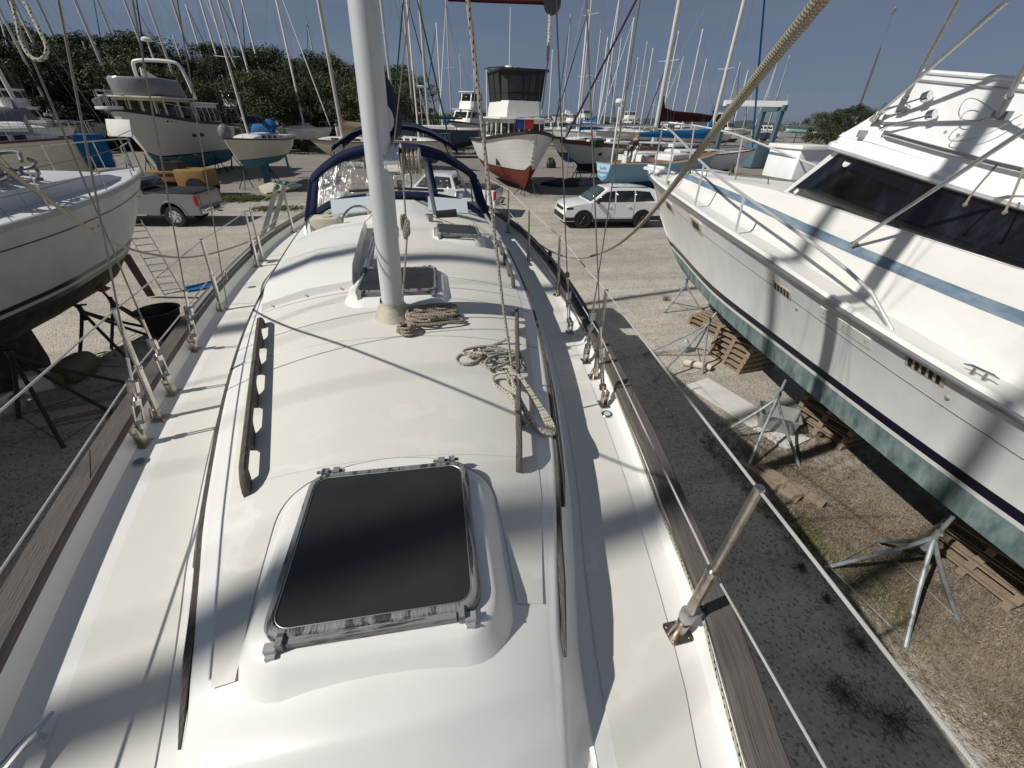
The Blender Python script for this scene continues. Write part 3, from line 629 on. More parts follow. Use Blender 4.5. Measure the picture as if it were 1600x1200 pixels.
m = MB(); q = lerp(ST[1][1][0], ST[1][1][1], .17); m.tube([q-Vector((0, 0, .016)), q+Vector((0, 0, .016))], .026, 12); m.box(q+Vector((.03, 0, 0)), (.04, .02, .02)); m.build('clamp', ALUD, BOAT)
# genoa track, cars and blocks outboard on the rail
for s, y0, y1 in ((1, 2.6, 6.6), (-1, 3.6, 6.6)):
    m = MB(); R = []
    for y in fr(y0, y1, 20):
        x = s*(Wd(y)+.085+(LO(y) if s < 0 else 0)); R.append([(x-.014, y, 2.986), (x-.014, y, 2.998), (x+.014, y, 2.998), (x+.014, y, 2.986)])
    m.loft(R, cap=True); tr = m.build('genoa_track', BLACK if s == 1 else ALUD, BOAT)
for x, y in ((1.70, 4.6), (-1.70, 5.35)):
    m = MB(); m.box((x, y, 3.018), (.05, .12, .04)); m.lathe([(.0, -.012), (.034, -.012), (.028, 0), (.034, .012), (0, .012)], (x, y, 3.073), 16, axis=(1, .1, 0)); m.box((x, y, 3.063), (.034, .03, .07)); m.build('sheet_car', BLACK, BOAT)
for x, y in ((1.68, 3.9), (-1.70, 4.45)):
    m = MB(); m.lathe([(.0, -.008), (.03, -.008), (.024, 0), (.03, .008), (0, .008)], (x, y, 3.053), 16, axis=(1, .3, 0)); m.tube([(x, y, 2.984), (x, y, 3.028)], .006, 6); m.build('snatch_block', STEELW, BOAT)
m = MB(); 
for s in (1, -1): m.tube([(-1.0+s*.02, .60+s*.07, 2.90), (-1.0+s*.02, .60+s*.07, 2.925), (-1.0-.0, .60+s*.03, 2.935), (-1.0, .60, 2.936)], [.012, .010, .009, .009], 8)
m.tube([(-1.045, .44, 2.93), (-1.03, .5, 2.945), (-.99, .64, 2.945), (-.97, .72, 2.93)], [.006, .011, .011, .006], 8); m.build('cleat', CHROME, BOAT)
# ---- moulded box left of centre, dorade, grab bars, strut
m = MB(); R = []
def bx(x0, x1, y, h_, ins=0): return [(x, SK(x, y), roofz(x, y)+h_) for x in (x0+ins, x0*.6+x1*.4, x1-ins)]
x0, x1 = -.98, -.30
secs = [(3.10, .002), (3.12, .055), (3.30, .12), (3.42, .125), (4.3, .115), (4.85, .09), (4.87, .003)]
for y, hh in secs:
    t = (y-3.1)/1.77; a, b_ = x0-.05*t, x1-.03*t; ins = .012 if .01 < hh else 0
    R.append([(a, y, roofz(a, y)-.01), (a+ins, y, roofz(a, y)+hh*.95), (a*.5+b_*.5, y, roofz(-.65, y)+hh*1.05), (b_-ins, y, roofz(b_, y)+hh), (b_, y, roofz(b_, y)-.01)])
m.grid(R); bxo = m.build('sail_locker_box', GEL, BOAT, ang=25)
for x, y in ((-.9, 3.11), (-.65, 3.11), (-.4, 3.11), (-.5, 4.87), (-.85, 4.87)):
    m = MB(); m.lathe([(.009, 0), (.008, .004), (0, .005)], (x, y-.012 if y < 4 else y+.01, roofz(x, y)+.02 if y > 4 else roofz(x, y)+.018), 8, axis=(0, -.6 if y < 4 else .6, .8)); m.build('screw', ALUD, bxo)
m = MB(); m.tube([(-.235, 3.28, roofz(.2, 3.3)+.05), (-.21, 4.25, roofz(.2, 4.3)+.075)], .017, 12); m.build('gas_strut', ALU, BOAT)
m = MB(); m.tube([(-.238, 3.22, roofz(.2, 3.3)+.045), (-.235, 3.34, roofz(.2, 3.3)+.05)], .024, 12); m.tube([(-.21, 4.2, roofz(.2, 4.3)+.075), (-.21, 4.3, roofz(.2, 4.3)+.076)], .022, 12); m.build('strut_end', BLACK, BOAT)
m = MB(); m.box((-.15, 4.62, roofz(0, 4.6)+.075), (.012, .55, .13), taper=.8); m.build('mounting_plate', ALU, BOAT)
m = MB(); m.bbox((-.80, 5.18, roofz(.8, 5.2)+.06), (.30, .26, .16), b=.02); m.lathe([(0, 0), (.075, 0), (.075, .008), (0, .010)], (-.8, 5.18, roofz(.8, 5.2)+.14), 18); m.build('dorade_box', OFFW, BOAT, ang=30)
for x, y0, y1 in ((-.62, 5.0, 5.55), (-1.0, 4.95, 5.5)):
    m = MB(); P = []
    for t in fr(0, 1, 11): P.append((x+(.28 if x > -.8 else .1)*t, y0+(y1-y0)*t, roofz(x, y0)+.19*sin(pi*min(1, max(0, t)))**.4))
    m.tube(P, .014, 8); m.build('dorade_guard', STEEL, BOAT)
# sea hood, side panels and companionway
m = MB(); R = []
for y, hh in ((5.05, .0), (5.10, .05), (5.3, .075), (6.25, .085)):
    R.append([(x, y, roofz(x, y)+(hh if abs(x) < .40 else -.005)) for x in (-.44, -.40, -.2, 0, .2, .40, .44)])
m.grid(R); m.build('sea_hood', GEL, BOAT, ang=40)
for x in (-.55, .62):
    m = MB(); m.box((x, 5.66, roofz(x, 5.7)+.11), (.50, .025, .23), rx=-.95, ry=.08 if x > 0 else -.08); m.box((x+.19, 5.80, roofz(x, 5.7)+.20), (.04, .04, .05)); m.build('side_panel', PALEB, BOAT)
m = MB(); m.tube([(-.60, 6.0, 3.565), (0, 5.97, 3.60), (.60, 6.0, 3.565)], .017, 10)
for x in (-.33, .38): m.box((x, 5.85, 3.50), (.03, .20, .015), rx=.35)
m.build('black_bar', BLACK, BOAT)
m = MB(); m.lathe([(.0, 0), (.05, 0), (.04, .03), (.035, .07), (.05, .085), (0, .09)], (.36, 5.15, roofz(.4, 5.1)-.002), 16); m.build('winch', STEELW, BOAT)
# ---- dodger: bows, canopy, clear panels
DG = empty('x'); bpy.data.objects.remove(DG)
def arch(hw, zt, zs, y, n=25, p=2.6, zb=None):
    out = []
    for u in fr(-1, 1, n): out.append(Vector((hw*u, y, zs+(zt-zs)*(1-abs(u)**p))))
    return out
LOW = [Vector((x, 6.0+.15*abs(x)**2*0+.0, z)) for x, z in ((-1.20, 3.24), (-.9, 3.40), (-.45, 3.47), (0, 3.49), (.5, 3.47), (.95, 3.36), (1.24, 3.14))]
def lowz(x): return tab([(-1.22, 3.20), (-.9, 3.38), (-.45, 3.455), (0, 3.475), (.5, 3.455), (.95, 3.35), (1.24, 3.12)])(x)
top1 = arch(1.09, 4.03, 3.66, 6.30); top2 = arch(1.16, 4.06, 3.66, 6.75); top3 = arch(1.20, 4.04, 3.62, 7.35)
low1 = [Vector((x, 6.02, lowz(x))) for x in fr(-1.20, 1.24, 25)]
m = MB(); R = [low1, [lerp(a, b_, .35) for a, b_ in zip(low1, top1)], [lerp(a, b_, .7) for a, b_ in zip(low1, top1)], top1]
m.grid(R); cf = m.build('dodger_window', VINYL, BOAT)
m = MB(); drop = [p+Vector((0, -.008, 0))-(p-l).normalized()*.07 for p, l in zip(top1, low1)]
m.grid([drop, [p+Vector((0, -.02, .012)) for p in top1], [lerp(a, b_, .5)+Vector((0, 0, .03)) for a, b_ in zip(top1, top2)], top2, [lerp(a, b_, .5)+Vector((0, 0, -.01)) for a, b_ in zip(top2, top3)], top3]); m.build('dodger_canopy', NAVY, BOAT, ang=60, thick=.012)
m = MB()
for u0, u1 in ((0, .055), (.355, .40), (.665, .71), (.945, 1.0)):
    idx = [u0, (u0+u1)/2, u1]; RR = []
    for u in idx:
        k_ = u*24; i = min(23, int(k_)); f_ = k_-i; a = lerp(low1[i], low1[i+1], f_); b_ = lerp(top1[i], top1[i+1], f_)
        RR.append([lerp(a, b_, t)+Vector((0, -.006, 0)) for t in fr(0, 1, 5)])
    m.grid(RR)
m.grid([[p+Vector((0, -.007, -.03)) for p in low1], [lerp(a, b_, .13)+Vector((0, -.007, 0)) for a, b_ in zip(low1, top1)]])
m.build('dodger_trim', NAVY, BOAT, thick=.008)
for s in (1, -1):
    m = MB(); e1 = top1[0 if s < 0 else -1]; e2 = top3[0 if s < 0 else -1]; l1 = low1[0 if s < 0 else -1]
    m.grid([[l1, lerp(l1, e1, .5), e1], [l1+Vector((s*.10, .7, -.14)), lerp(l1, e2, .55)+Vector((s*.06, .4, 0)), e2]]); m.build('dodger_side', VINYL, BOAT, thick=.003)
    m = MB(); m.tube([l1, e1], .03, 6); m.tube([l1, l1+Vector((s*.10, .7, -.14)), e2], .025, 6); m.build('side_edging', NAVY, BOAT)
for tp in (top1, top3):
    m = MB(); sw = 1 if tp is top1 else -1
    m.tube([Vector((tp[0].x-.03, 6.9, 3.0))]+tp[1:-1:2]+[Vector((tp[-1].x+.03, 6.9, 3.0))], .012, 8); m.build('dodger_bow', STEEL, BOAT)
# bimini further aft
b1 = arch(.98, 4.27, 3.95, 7.7, p=2.4); b2 = arch(1.0, 4.30, 3.96, 8.4, p=2.4); b3 = arch(.98, 4.28, 3.93, 9.0, p=2.4)
m = MB(); m.grid([[p+Vector((0, 0, -.06)) for p in b1], b1, b2, b3, [p+Vector((0, 0, -.08)) for p in b3]]); m.build('bimini', NAVY, BOAT, ang=60, thick=.012)
for y, tp in ((7.7, b1), (8.4, b2), (9.0, b3)):
    m = MB(); m.tube([Vector((-1.25, 8.3, 3.05))]+tp[1:-1:3]+[Vector((1.25, 8.3, 3.05))], .012, 8); m.build('bimini_bow', STEEL, BOAT)
# cockpit block and coamings
m = MB(); 
for s in (1, -1): m.bbox((s*1.15, 7.9, 3.02), (.28, 1.8, .32), b=.05)
m.build('coaming', GEL, BOAT)
m = MB(); m.tube([(.0+.19*cos(a), 7.6, 3.52+.30*sin(a)) for a in fr(0, 2*pi, 25)], .013, 8); m.tube([(0, 7.6, 2.95), (0, 7.6, 3.5)], .05, 10); m.build('steering_wheel', BLACK, BOAT)
# genoa gear: clutch line running aft over the roof
m = MB(); m.tube([(.36, 5.14, 3.42), (.7, 5.0, roofz(.7, 5)+.02), (1.0, 4.9, roofz(1.0, 4.9)+.015)], .007, 6, uv=True); m.tube([(.9, 5.3, roofz(.9, 5.3)+.03), (1.02, 4.9, roofz(1.02, 4.9)+.03)], .012, 8, uv=True); m.build('control_line', ROPEB, BOAT)
m = MB(); m.box((1.05, 4.85, 3.22), (.08, .10, .05)); m.tube([(1.13, 4.7, 3.24), (1.14, 5.9, 3.27)], .018, 8); m.build('sheet_track', ALUD, BOAT)
# ================================================================== ROPES
def coil(name, label, c, n, rx, ry, rad, mtl, seed, tilt=0, zf=None, spread=.02, cnt_pts=20, tails=(), group=None, hf=1.0, rim=.35):
    random.seed(seed); m = MB(); P = []
    for i in range(n*cnt_pts+1):
        a = 2*pi*i/cnt_pts; kk = i/cnt_pts; ang = sin(kk*2.1)*.5
        ra = rx*(1-rim*random.random()*.4+rim*.5*sin(kk*1.7)); rb = ry*(1-.2*random.random()*.5+.2*sin(kk*2.7))
        x = ra*cos(a); y = rb*sin(a); x, y = x*cos(tilt+ang*.4)-y*sin(tilt+ang*.4), x*sin(tilt+ang*.4)+y*cos(tilt+ang*.4)
        x += c[0]+spread*sin(kk*1.3+seed); y += c[1]+spread*cos(kk*1.9)
        z = zf(x, y)+rad*(1.0+hf*2.0*(kk/n)*abs(sin(a+kk)))
        P.append((x, y, z))
    # smooth
    for _ in range(2): P = [P[0]]+[tuple((P[i-1][j]+2*P[i][j]+P[i+1][j])/4 for j in range(3)) for i in range(1, len(P)-1)]+[P[-1]]
    m.tube(P, rad, 8, uv=True)
    for t in tails: m.tube(t, rad, 8, uv=True)
    return tag(m.build(name, mtl), label, 'rope', group)
def smooth(P, k=3):
    P = [Vector(p) for p in P]
    for _ in range(k):
        Q = [P[0]]
        for a, b_ in zip(P, P[1:]): Q += [a*.75+b_*.25, a*.25+b_*.75]
        P = Q+[P[-1]]
    return P
rz_ = lambda x, y: roofz(x, y)+.003
# rope heap at the mast foot
m = MB(); random.seed(5)
def hank(m, c, ax, L_, w_, n, rad, seed, z0=0, rise=.006):
    random.seed(seed); P = []; axo = Vector((ax[0], ax[1], 0)).normalized(); ax = axo; si = Vector((-ax.y, ax.x, 0))
    for k_ in range(n):
        a_ = random.gauss(0, .26); ax = Vector((axo.x*cos(a_)-axo.y*sin(a_), axo.x*sin(a_)+axo.y*cos(a_), 0)); si = Vector((-ax.y, ax.x, 0))
        l1 = L_*(.8+.35*random.random()); l0 = L_*(.85+.3*random.random()); wo = w_*(random.random()-.5)*2; dw = rad*2.4+w_*.35*random.random()
        for (u, v) in ((-l0, wo-dw*.4), (-l0*.5, wo-dw), (l1*.5, wo-dw*.8+w_*.3*(random.random()-.5)), (l1, wo-dw*.2), (l1*.98, wo+dw*.5), (l1*.4, wo+dw), (-l0*.5, wo+dw*.7), (-l0, wo+dw*.2)):
            q = Vector((c[0], c[1], 0))+ax*u+si*v; P.append(Vector((q.x, q.y, roofz(q.x, q.y)+rad+z0+rise*k_*(.6+.8*random.random()))))
    m.tube(smooth(P, 2), rad, 8, uv=True)
hank(m, (.26, 2.52), (1, .06), .17, .12, 7, .0088, 7, .0, .004)
hank(m, (.24, 2.50), (1, .12), .15, .06, 8, .0088, 17, .022, .005)
hank(m, (.16, 2.44), (1, -.25), .09, .05, 5, .0088, 23, .03, .005)
P = []
for i in range(50):
    a = i*.72; r_ = .052-.0003*i+.012*sin(i*1.1); P.append((.075+r_*cos(a), 2.33+r_*.95*sin(a), roofz(.08, 2.33)+.012+.0011*i))
m.tube(smooth(P, 1), .0085, 8, uv=True)
tag(m.build('rope_coil', ROPEB), 'brown flecked rope heaped on the cabin top at the foot of the mast', 'rope', None)
m = MB(); hank(m, (.60, 2.05), (-1, .18), .14, .10, 4, .0085, 11, .0, .006)
hank(m, (.55, 2.01), (-1, -.25), .13, .08, 3, .0085, 31, .016, .006)
m.tube(smooth([(.71, 2.25, roofz(.7, 2.2)+.05), (.62, 2.22, roofz(.7, 2.2)+.02), (.52, 2.15, roofz(.6, 2.2)+.02), (.50, 2.02, roofz(.5, 2)+.015), (.40, 1.93, roofz(.4, 2)+.012), (.33, 1.99, roofz(.4, 2)+.012), (.38, 2.08, roofz(.4, 2)+.012), (.5, 2.02, roofz(.4, 2)+.03)], 3), .0085, 8, uv=True)
tag(m.build('rope_coil', ROPEF), 'black flecked rope looped on the roof left of the right-hand handrail', 'rope', None)
m = MB(); random.seed(4)
for k_ in range(4):
    o_ = k_*.009; P = [(.60, 1.78-o_, roofz(.6, 1.8)+.085), (.655, 1.74, roofz(.6, 1.8)+.08+o_*.5), (.70+o_, 1.62, roofz(.7, 1.6)+.03), (.735+o_*1.2, 1.50-o_, roofz(.72, 1.5)+.012), (.72+o_, 1.42-o_*1.4, roofz(.7, 1.4)+.010), (.665-o_*.5, 1.45-o_, roofz(.66, 1.5)+.012+o_*.3), (.62-o_*.3, 1.58, roofz(.6, 1.6)+.05), (.60, 1.72, roofz(.6, 1.8)+.09)]
    m.tube(smooth(P, 2), .0085, 8, uv=True)
for k_ in range(3):
    cz = roofz(.62, 1.8)+.055; m.tube([(.625+.028*cos(a), 1.80-.018*k_+.004*sin(a), cz+.038*sin(a)) for a in fr(0, 2*pi, 13)], .0085, 8, uv=True)
m.tube(smooth([(.60, 1.8, roofz(.6, 1.8)+.08), (.53, 1.84, roofz(.55, 1.8)+.03), (.51, 1.77, roofz(.5, 1.8)+.012), (.56, 1.70, roofz(.5, 1.7)+.012), (.60, 1.64, roofz(.6, 1.7)+.03), (.58, 1.52, roofz(.6, 1.5)+.012), (.62, 1.44, roofz(.6, 1.5)+.012)], 3), .0085, 8, uv=True)
tag(m.build('rope_coil', ROPEF), 'black flecked rope hank tied round the front of the right-hand handrail', 'rope', None)
# braided halyard running from the hank up out of the picture
a = Vector((.625, 1.80, roofz(.6, 1.8)+.09)); b_ = onY(731, 0, 1.55); m = MB(); m.tube([a, onY(785, 470, 1.80), onY(765, 300, 1.72), b_, b_+(b_-onY(765, 300, 1.72))*1.2], .0068, 8, uv=True)
tag(m.build('halyard', ROPEF), 'black flecked halyard rising steeply in front of the mast\'s right side', 'rope')
# thick sheets left and right
def sheet(pts, rad, label):
    m = MB(); m.tube(smooth(pts, 3), rad, 12, uv=True); return tag(m.build('jib_sheet', ROPET), label, 'rope')
P = [atD(*q) for q in ((1420, -180, .30), (1283, 0, .42), (1185, 118, .60), (1090, 240, 1.0), (1010, 345, 1.75), (960, 388, 2.6), (905, 407, 3.5))]+[Vector((1.70, 4.62, 3.09)), Vector((1.68, 5.6, 3.06))]
sheet(P, .0085, 'thick tan braided rope slanting up across the right of the picture')
P = [atD(-160, 150, 1.0)*1+(atD(-160, 150, 1.0)-atD(0, 258, 1.35))*3]+[atD(*q) for q in ((-160, 150, 1.0), (0, 258, 1.35), (60, 300, 1.6), (150, 368, 2.1), (215, 395, 2.8), (300, 406, 3.7))]+[Vector((-1.71, 5.3, 3.13)), Vector((-1.70, 5.9, 3.1))]
sheet(P, .0078, 'tan braided rope sagging across the left side above the rail')
P = [atD(*q) for q in ((10, -20, 1.5), (25, 25, 1.5), (31, 62, 1.5), (45, 88, 1.5), (62, 96, 1.5), (74, 84, 1.5), (72, 68, 1.5), (55, 35, 1.5), (30, -15, 1.5))]
m = MB(); m.tube(smooth(P, 3), .0065, 8, uv=True); tag(m.build('rope_loop', ROPEF), 'white rope loop hanging in the top left corner', 'rope')
# halyards beside the mast
for (x0_, y0_, x1_, y1_), mtl, r_ in (((629, 470, 636, 370), ROPEB, .0055), ((636, 370, 627, 240), ROPEB, .005), ((613, 250, 640, 0), WIREG, .003)):
    m = MB(); m.tube([onY(x0_, y0_, 2.48), onY(x1_, y1_, 2.50)], r_, 8, uv=True); m.build('halyard_tail', mtl, MAST)
m = MB(); c0 = onY(632, 350, 2.47)
for k_ in range(6): m.tube([c0+Vector((.018*cos(a+k_)+.006*k_*.3, .02*sin(k_), .05*sin(a)-.006*k_)) for a in fr(0, 2*pi, 13)], .0065, 6, uv=True)
tag(m.build('rope_hank', ROPEB), 'small brown rope hank hanging on a cleat at the right of the mast', 'rope')
# block and lines at the top of the picture
m = MB(); c0 = atD(863, 4, 2.3); m.lathe([(0, -.03), (.05, -.03), (.04, 0), (.05, .03), (0, .03)], c0, 16, axis=(.3, 1, 0)); bl = m.build('rigging_block', BLACK); tag(bl, 'dark pulley block hanging at the top edge right of the mast', 'block')
m = MB(); m.tube([c0+Vector((-.01, 0, -.05)), atD(856, 95, 2.3)], .0085, 8, uv=True); m.tube([atD(856, 95, 2.3), atD(846, 180, 2.3)], .004, 8, uv=True); m.build('tackle_rope', ROPEF, bl)
m = MB(); m.tube([atD(700, -2, 2.3), c0], .012, 10); tag(m.build('spinnaker_pole', MAROON), 'slim maroon tube crossing the top edge right of the mast', 'pole')
# ================================================================== MOTOR YACHT ON THE RIGHT
XC = 6.6
YA = empty('motor_yacht', (XC, 2.8, 0), 0, 'large white sportfishing yacht with blacked-out side window and faded blue stripe on the right', 'motor yacht')
ST_BLUE = mat('faded_blue_stripe', (.09, .14, .22), .6, col2=(.20, .265, .31), nscale=3.2, stretch=(1, 1, 3), lo=.38, hi=.66)
TEALY = mat('stained_teal_antifoul', (.075, .125, .135), .7, col2=(.27, .345, .35), nscale=2.6, stretch=(2.5, 2.5, .5), lo=.34, hi=.68, spec=.2, detail=8)
GRAYDECK = mat('yacht_deck', (.70, .695, .665), .5, noise=.1, nscale=3, stretch=(1, .4, 1))
yhw = tab([(-5.5, 1.86), (-1, 2.02), (1.5, 2.0), (3, 1.95), (4.65, 1.78), (6.4, 1.50), (7.6, 1.25), (9.2, .90), (10.2, .60), (10.8, .34), (11.1, .17), (11.25, .02)])
yzs = tab([(-5.5, 2.2), (-1, 2.42), (1.5, 2.58), (3, 2.72), (4.65, 2.89), (6.4, 3.02), (7.6, 3.10), (9.2, 3.2), (11.25, 3.33)])
yzk = tab([(-5.5, .78), (0, .7), (5, .78), (7, .92), (8, 1.08), (8.9, 1.33), (9.5, 1.66), (10.5, 2.42), (11, 2.98), (11.25, 3.30)])
yhc = tab([(-5.5, 1.62), (0, 1.56), (1.6, 1.50), (4.6, 1.12), (6.3, .88), (7.6, .52), (8.6, .2), (9.2, .04), (9.4, .0), (11.25, 0)])
yzc = tab([(-5.5, 1.12), (1.6, 1.25), (4.6, 1.30), (6.3, 1.38), (7.6, 1.42), (8.6, 1.48), (9.2, 1.55), (9.5, 1.68), (10.5, 2.43), (11.25, 3.31)])
def yh(y, z):
    zk, zc, zs = yzk(y), max(yzc(y), yzk(y)+.001), yzs(y)
    if z <= zc: return yhc(y)*max(0, (z-zk)/(zc-zk))
    u = min(1, (z-zc)/max(.001, zs-zc)); return yhc(y)+(yhw(y)-yhc(y))*(.55*u+.45*u**1.9)
YY = fr(-5.5, 7, 26)+fr(7.4, 10.6, 14)+[10.8, 10.95, 11.05, 11.15, 11.25]
def band(name, zlo, zhi, m_, n=4, off=0, parent=YA):
    for s in (-1, 1):
        b = MB(); R = []
        for y in YY:
            lo = max(zlo(y), yzk(y)); hi = max(min(zhi(y), yzs(y)), lo)
            zz = fr(lo, hi, n+1)
            if n > 1 and lo < yzc(y) < hi: zz = fr(lo, yzc(y), n//2+1)+fr(yzc(y), hi, n-n//2+1)[1:]
            R.append([(XC+s*(yh(y, z)+off), y, z) for z in zz])
        b.grid(R)
        if s == -1: keep = b
        else: keep.add(b.v, b.f)
    if name != 'topsides' : pass
    return keep.build(name, m_, parent, ang=25)
z1, z2, z3 = (lambda y: 1.545+.012*y), (lambda y: 1.60+.012*y), (lambda y: 1.715+.012*y)
band('hull_bottom', lambda y: 0, z1, TEALY, 6); band('white_stripe', z1, z2, WHITE, 1); band('boot_stripe', z2, z3, NAVYP, 1)
TOPS = band('topsides', z3, lambda y: 9, YGEL, 10)
b = MB(); b.add([(XC+s*yh(-5.5, z), -5.5, z) for s in (-1, 1) for z in (.78, 1.12, 1.6, 2.2)][::1], [(0, 1, 2, 3, 7, 6, 5, 4)]); b.build('transom', YGEL, YA)
for s in (-1, 1):
    b = MB(); R = []
    for y in YY: w = yhw(y); z = yzs(y); R.append([(XC+s*(w+a), y, z+c_) for a, c_ in ((-.004, -.055), (.022, -.05), (.03, -.03), (.022, -.008), (-.004, .0))])
    b.loft(R, cap=True); b.build('rub_rail', ALU, YA, ang=50)
    b = MB(); R = []
    for y in YY:
        z = yzs(y)-.36
        if z > yzk(y)+.03: R.append([(XC+s*(yh(y, z+c_)+a), y, z+c_) for a, c_ in ((-.004, -.006), (.004, -.006), (.004, .006), (-.004, .006))])
    b.loft(R); b.build('groove_line', ALUD, YA)
# deck, trunk and house in one cross-section table:  level -> (half width, z) as functions of y
hT = tab([(-5.5, 1.42), (1.5, 1.52), (3, 1.47), (4.65, 1.30), (6.4, 1.02), (7.6, .80), (8.8, .55), (9.4, .36), (9.75, .1), (9.85, .01)])
zstr = tab([(-5.5, 2.72), (2, 3.02), (3.3, 3.09), (6, 3.24), (8, 3.33), (9.4, 3.36), (9.8, 3.30)])
hWB = tab([(-5.5, 1.36), (2.2, 1.34), (3.5, 1.22), (4.65, 1.04), (5.8, .80), (7.6, .56), (8.8, .36), (9.4, .2), (9.75, .04), (9.85, .004)])
zWB = tab([(-5.5, 3.1), (2.2, 3.40), (3.5, 3.46), (5.8, 3.54), (7.6, 3.50), (9.0, 3.43), (9.6, 3.36), (9.85, 3.27)])
def zdk(y): return yzs(y)-.012
R = []
for y in YY:
    w = yhw(y); t = hT(y); z = yzs(y); half = [(w, z), (max(0, w-.03), z+.035), (max(0, w-.09), z+.035), (max(0, w-.11), z+.0)]
    if y < 9.84:
        zs_ = zstr(y); wb = min(hWB(y), t-.01)
        k = t-(t-wb)*.42; k2 = t-(t-wb)*.55
        half += [(t+.05, z-.01), (t, z+.02), (k, zs_), (k2, zs_+.10), (wb, zWB(y))]
        half += [(wb*.6, zWB(y)+.02*(y > 5.8)), (0, zWB(y)+.03*(y > 5.8))]
    else: half += [(max(0, w-.12)*q, z+.0+.02*(1-q)) for q in (.9, .8, .6, .5, .3, .15, 0)]
    R.append([(XC-a, y, c_) for a, c_ in half]+[(XC+a, y, c_) for a, c_ in half[::-1]][1:])
b = MB(); b.grid(R); b.build('deck_and_trunk', GRAYDECK, YA, ang=22)
for s in (-1, 1):
    b = MB(); RR = []
    for y in [q for q in YY if q < 9.5]+[9.5]:
        t = hT(y); wb = min(hWB(y), t-.01); z_ = zstr(y); k = t-(t-wb)*.42; k2 = t-(t-wb)*.55
        RR.append([(XC+s*(k+.004), y, z_-.002), (XC+s*(k2+.004), y, z_+.10)])
    b.grid(RR); b.build('blue_stripe', ST_BLUE, YA)
# house side with the blacked-out glass
yF0, yF1 = 5.8, 4.98
hWT = tab([(-4, 1.22), (2.6, 1.16), (4.98, 1.02)]); zWT = tab([(-4, 3.45), (1, 3.66), (2.76, 3.83), (4.98, 4.15)])
def sidept(u, y, s):   # u 0..1 from sill to head; y along sill
    f = (y+4)/(yF0+4); yt = -4+(yF1+4)*f
    a = Vector((XC+s*hWB(y), y, zWB(y)+.004)); c_ = Vector((XC+s*hWT(yt), yt, zWT(yt))); return a*(1-u)+c_*u
for s in (-1, 1):
    b = MB(); ys_ = fr(-4, yF0, 20); b.grid([[sidept(u, y, s) for u in fr(0, 1, 4)] for y in ys_]); b.build('house_side', YGEL, YA)
    b = MB(); b.grid([[sidept(u, y, s)+Vector((s*.006, 0, .004)) for u in fr(.025, .97, 5)] for y in fr(-3, yF0-.11, 20)]); b.build('side_glass', mat('blackened_glass', (.006, .006, .008), .14, col2=(.028, .034, .05), nscale=2.2, stretch=(1.5, 1.5, .35), bump=.05, bscale=3, spec=.5, lo=.52, hi=.85) if s < 0 else DARKGL, YA, thick=.006)  # bluish streaks painted into the black glass stand in for reflections
b = MB(); b.grid([[sidept(u, yF0, -1)*(1-t)+sidept(u, yF0, 1)*t+Vector((0, .35*sin(pi*t), 0)) for t in fr(0, 1, 9)] for u in (0, .5, 1)]); b.build('windshield', DARKGL, YA, thick=.006)
b = MB(); q = sidept(.12, 5.55, -1)+Vector((-.014, 0, .01)); b.box(q, (.006, .055, .11), rx=.5, ry=.35); b.build('paper_notice', WHITE, YA)
b = MB(); q = sidept(.86, 5.40, -1)+Vector((-.012, 0, .01)); b.lathe([(0, 0), (.05, 0), (.05, .006), (0, .006)], q, 16, axis=(-1, 0, .5)); b.build('sticker', WHITE, YA)
# eave and flybridge
zE0 = lambda y: zWT(y); R = []
def eave(s, y, k): a, c_ = ((0, .0), (.075, .015), (.095, .05), (.075, .085), (.0, .11), (-.06, .20))[k]; return Vector((XC+s*(hWT(y)+a), y, zE0(y)+c_))
b = MB()
for s in (-1, 1): b.grid([[eave(s, y, k) for k in range(6)] for y in fr(-4, 5.0, 16)])
for k in range(5):
    pass
nose = [[eave(-1, 5.0, k)*(1-t)+eave(1, 5.0, k)*t+Vector((0, (.40+.08*(k in (1, 2, 3)))*sin(pi*t)**.6, 0)) for k in range(6)] for t in fr(0, 1, 13)]
b.grid(nose); top = [n[5] for n in nose]; b.add(top+[eave(1, -4, 5), eave(-1, -4, 5)], [tuple(range(len(top)+2))])
b.build('flybridge_deck', YGEL, YA, ang=35)
fbB = tab([(-3.5, 3.62), (1, 3.86), (2.9, 4.03), (4.85, 4.34)]); fbT = tab([(-3, 4.30), (1, 4.48), (3.3, 4.78), (4.45, 4.93)])
def fbp(u, t, s):   # t 0 aft .. 1 front
    yb = -3.2+(5.04+3.2)*t; yt = -3.2+(4.42+3.2)*t; a = Vector((XC+s*(hWT(yb)-.03), yb, fbB(yb)-.03)); c_ = Vector((XC+s*(hWT(yt)-.14), yt, fbT(yt))); p = a*(1-u)+c_*u; p.x -= s*.05*sin(pi*u)*.6; p.y -= .09*t*sin(pi*u); return p
b = MB()
for s in (-1, 1): b.grid([[fbp(u, t, s) for u in fr(0, 1, 7)] for t in fr(0, 1, 18)])
b.grid([[fbp(u, 1, -1)*(1-t)+fbp(u, 1, 1)*t+Vector((0, (.34-.1*u)*sin(pi*t)**.7, 0)) for u in fr(0, 1, 7)] for t in fr(0, 1, 15)])
b.build('flybridge', YGEL, YA, ang=40)
b = MB(); rim = [fbp(1, t, -1) for t in fr(0, 1, 14)]+[fbp(1, 1, -1)*(1-t)+fbp(1, 1, 1)*t+Vector((0, .24*sin(pi*t)**.7, 0)) for t in fr(0, 1, 15)][1:-1]+[fbp(1, t, 1) for t in fr(1, 0, 14)]
b.tube(rim, .022, 8); b.build('coaming_rim', YGEL, YA)
b = MB(); rim2 = [p+Vector((-.02 if p.x < XC else .02, 0, -.07)) for p in rim]; b.tube(rim2, .007, 6); b.build('snap_track', ALUD, YA)
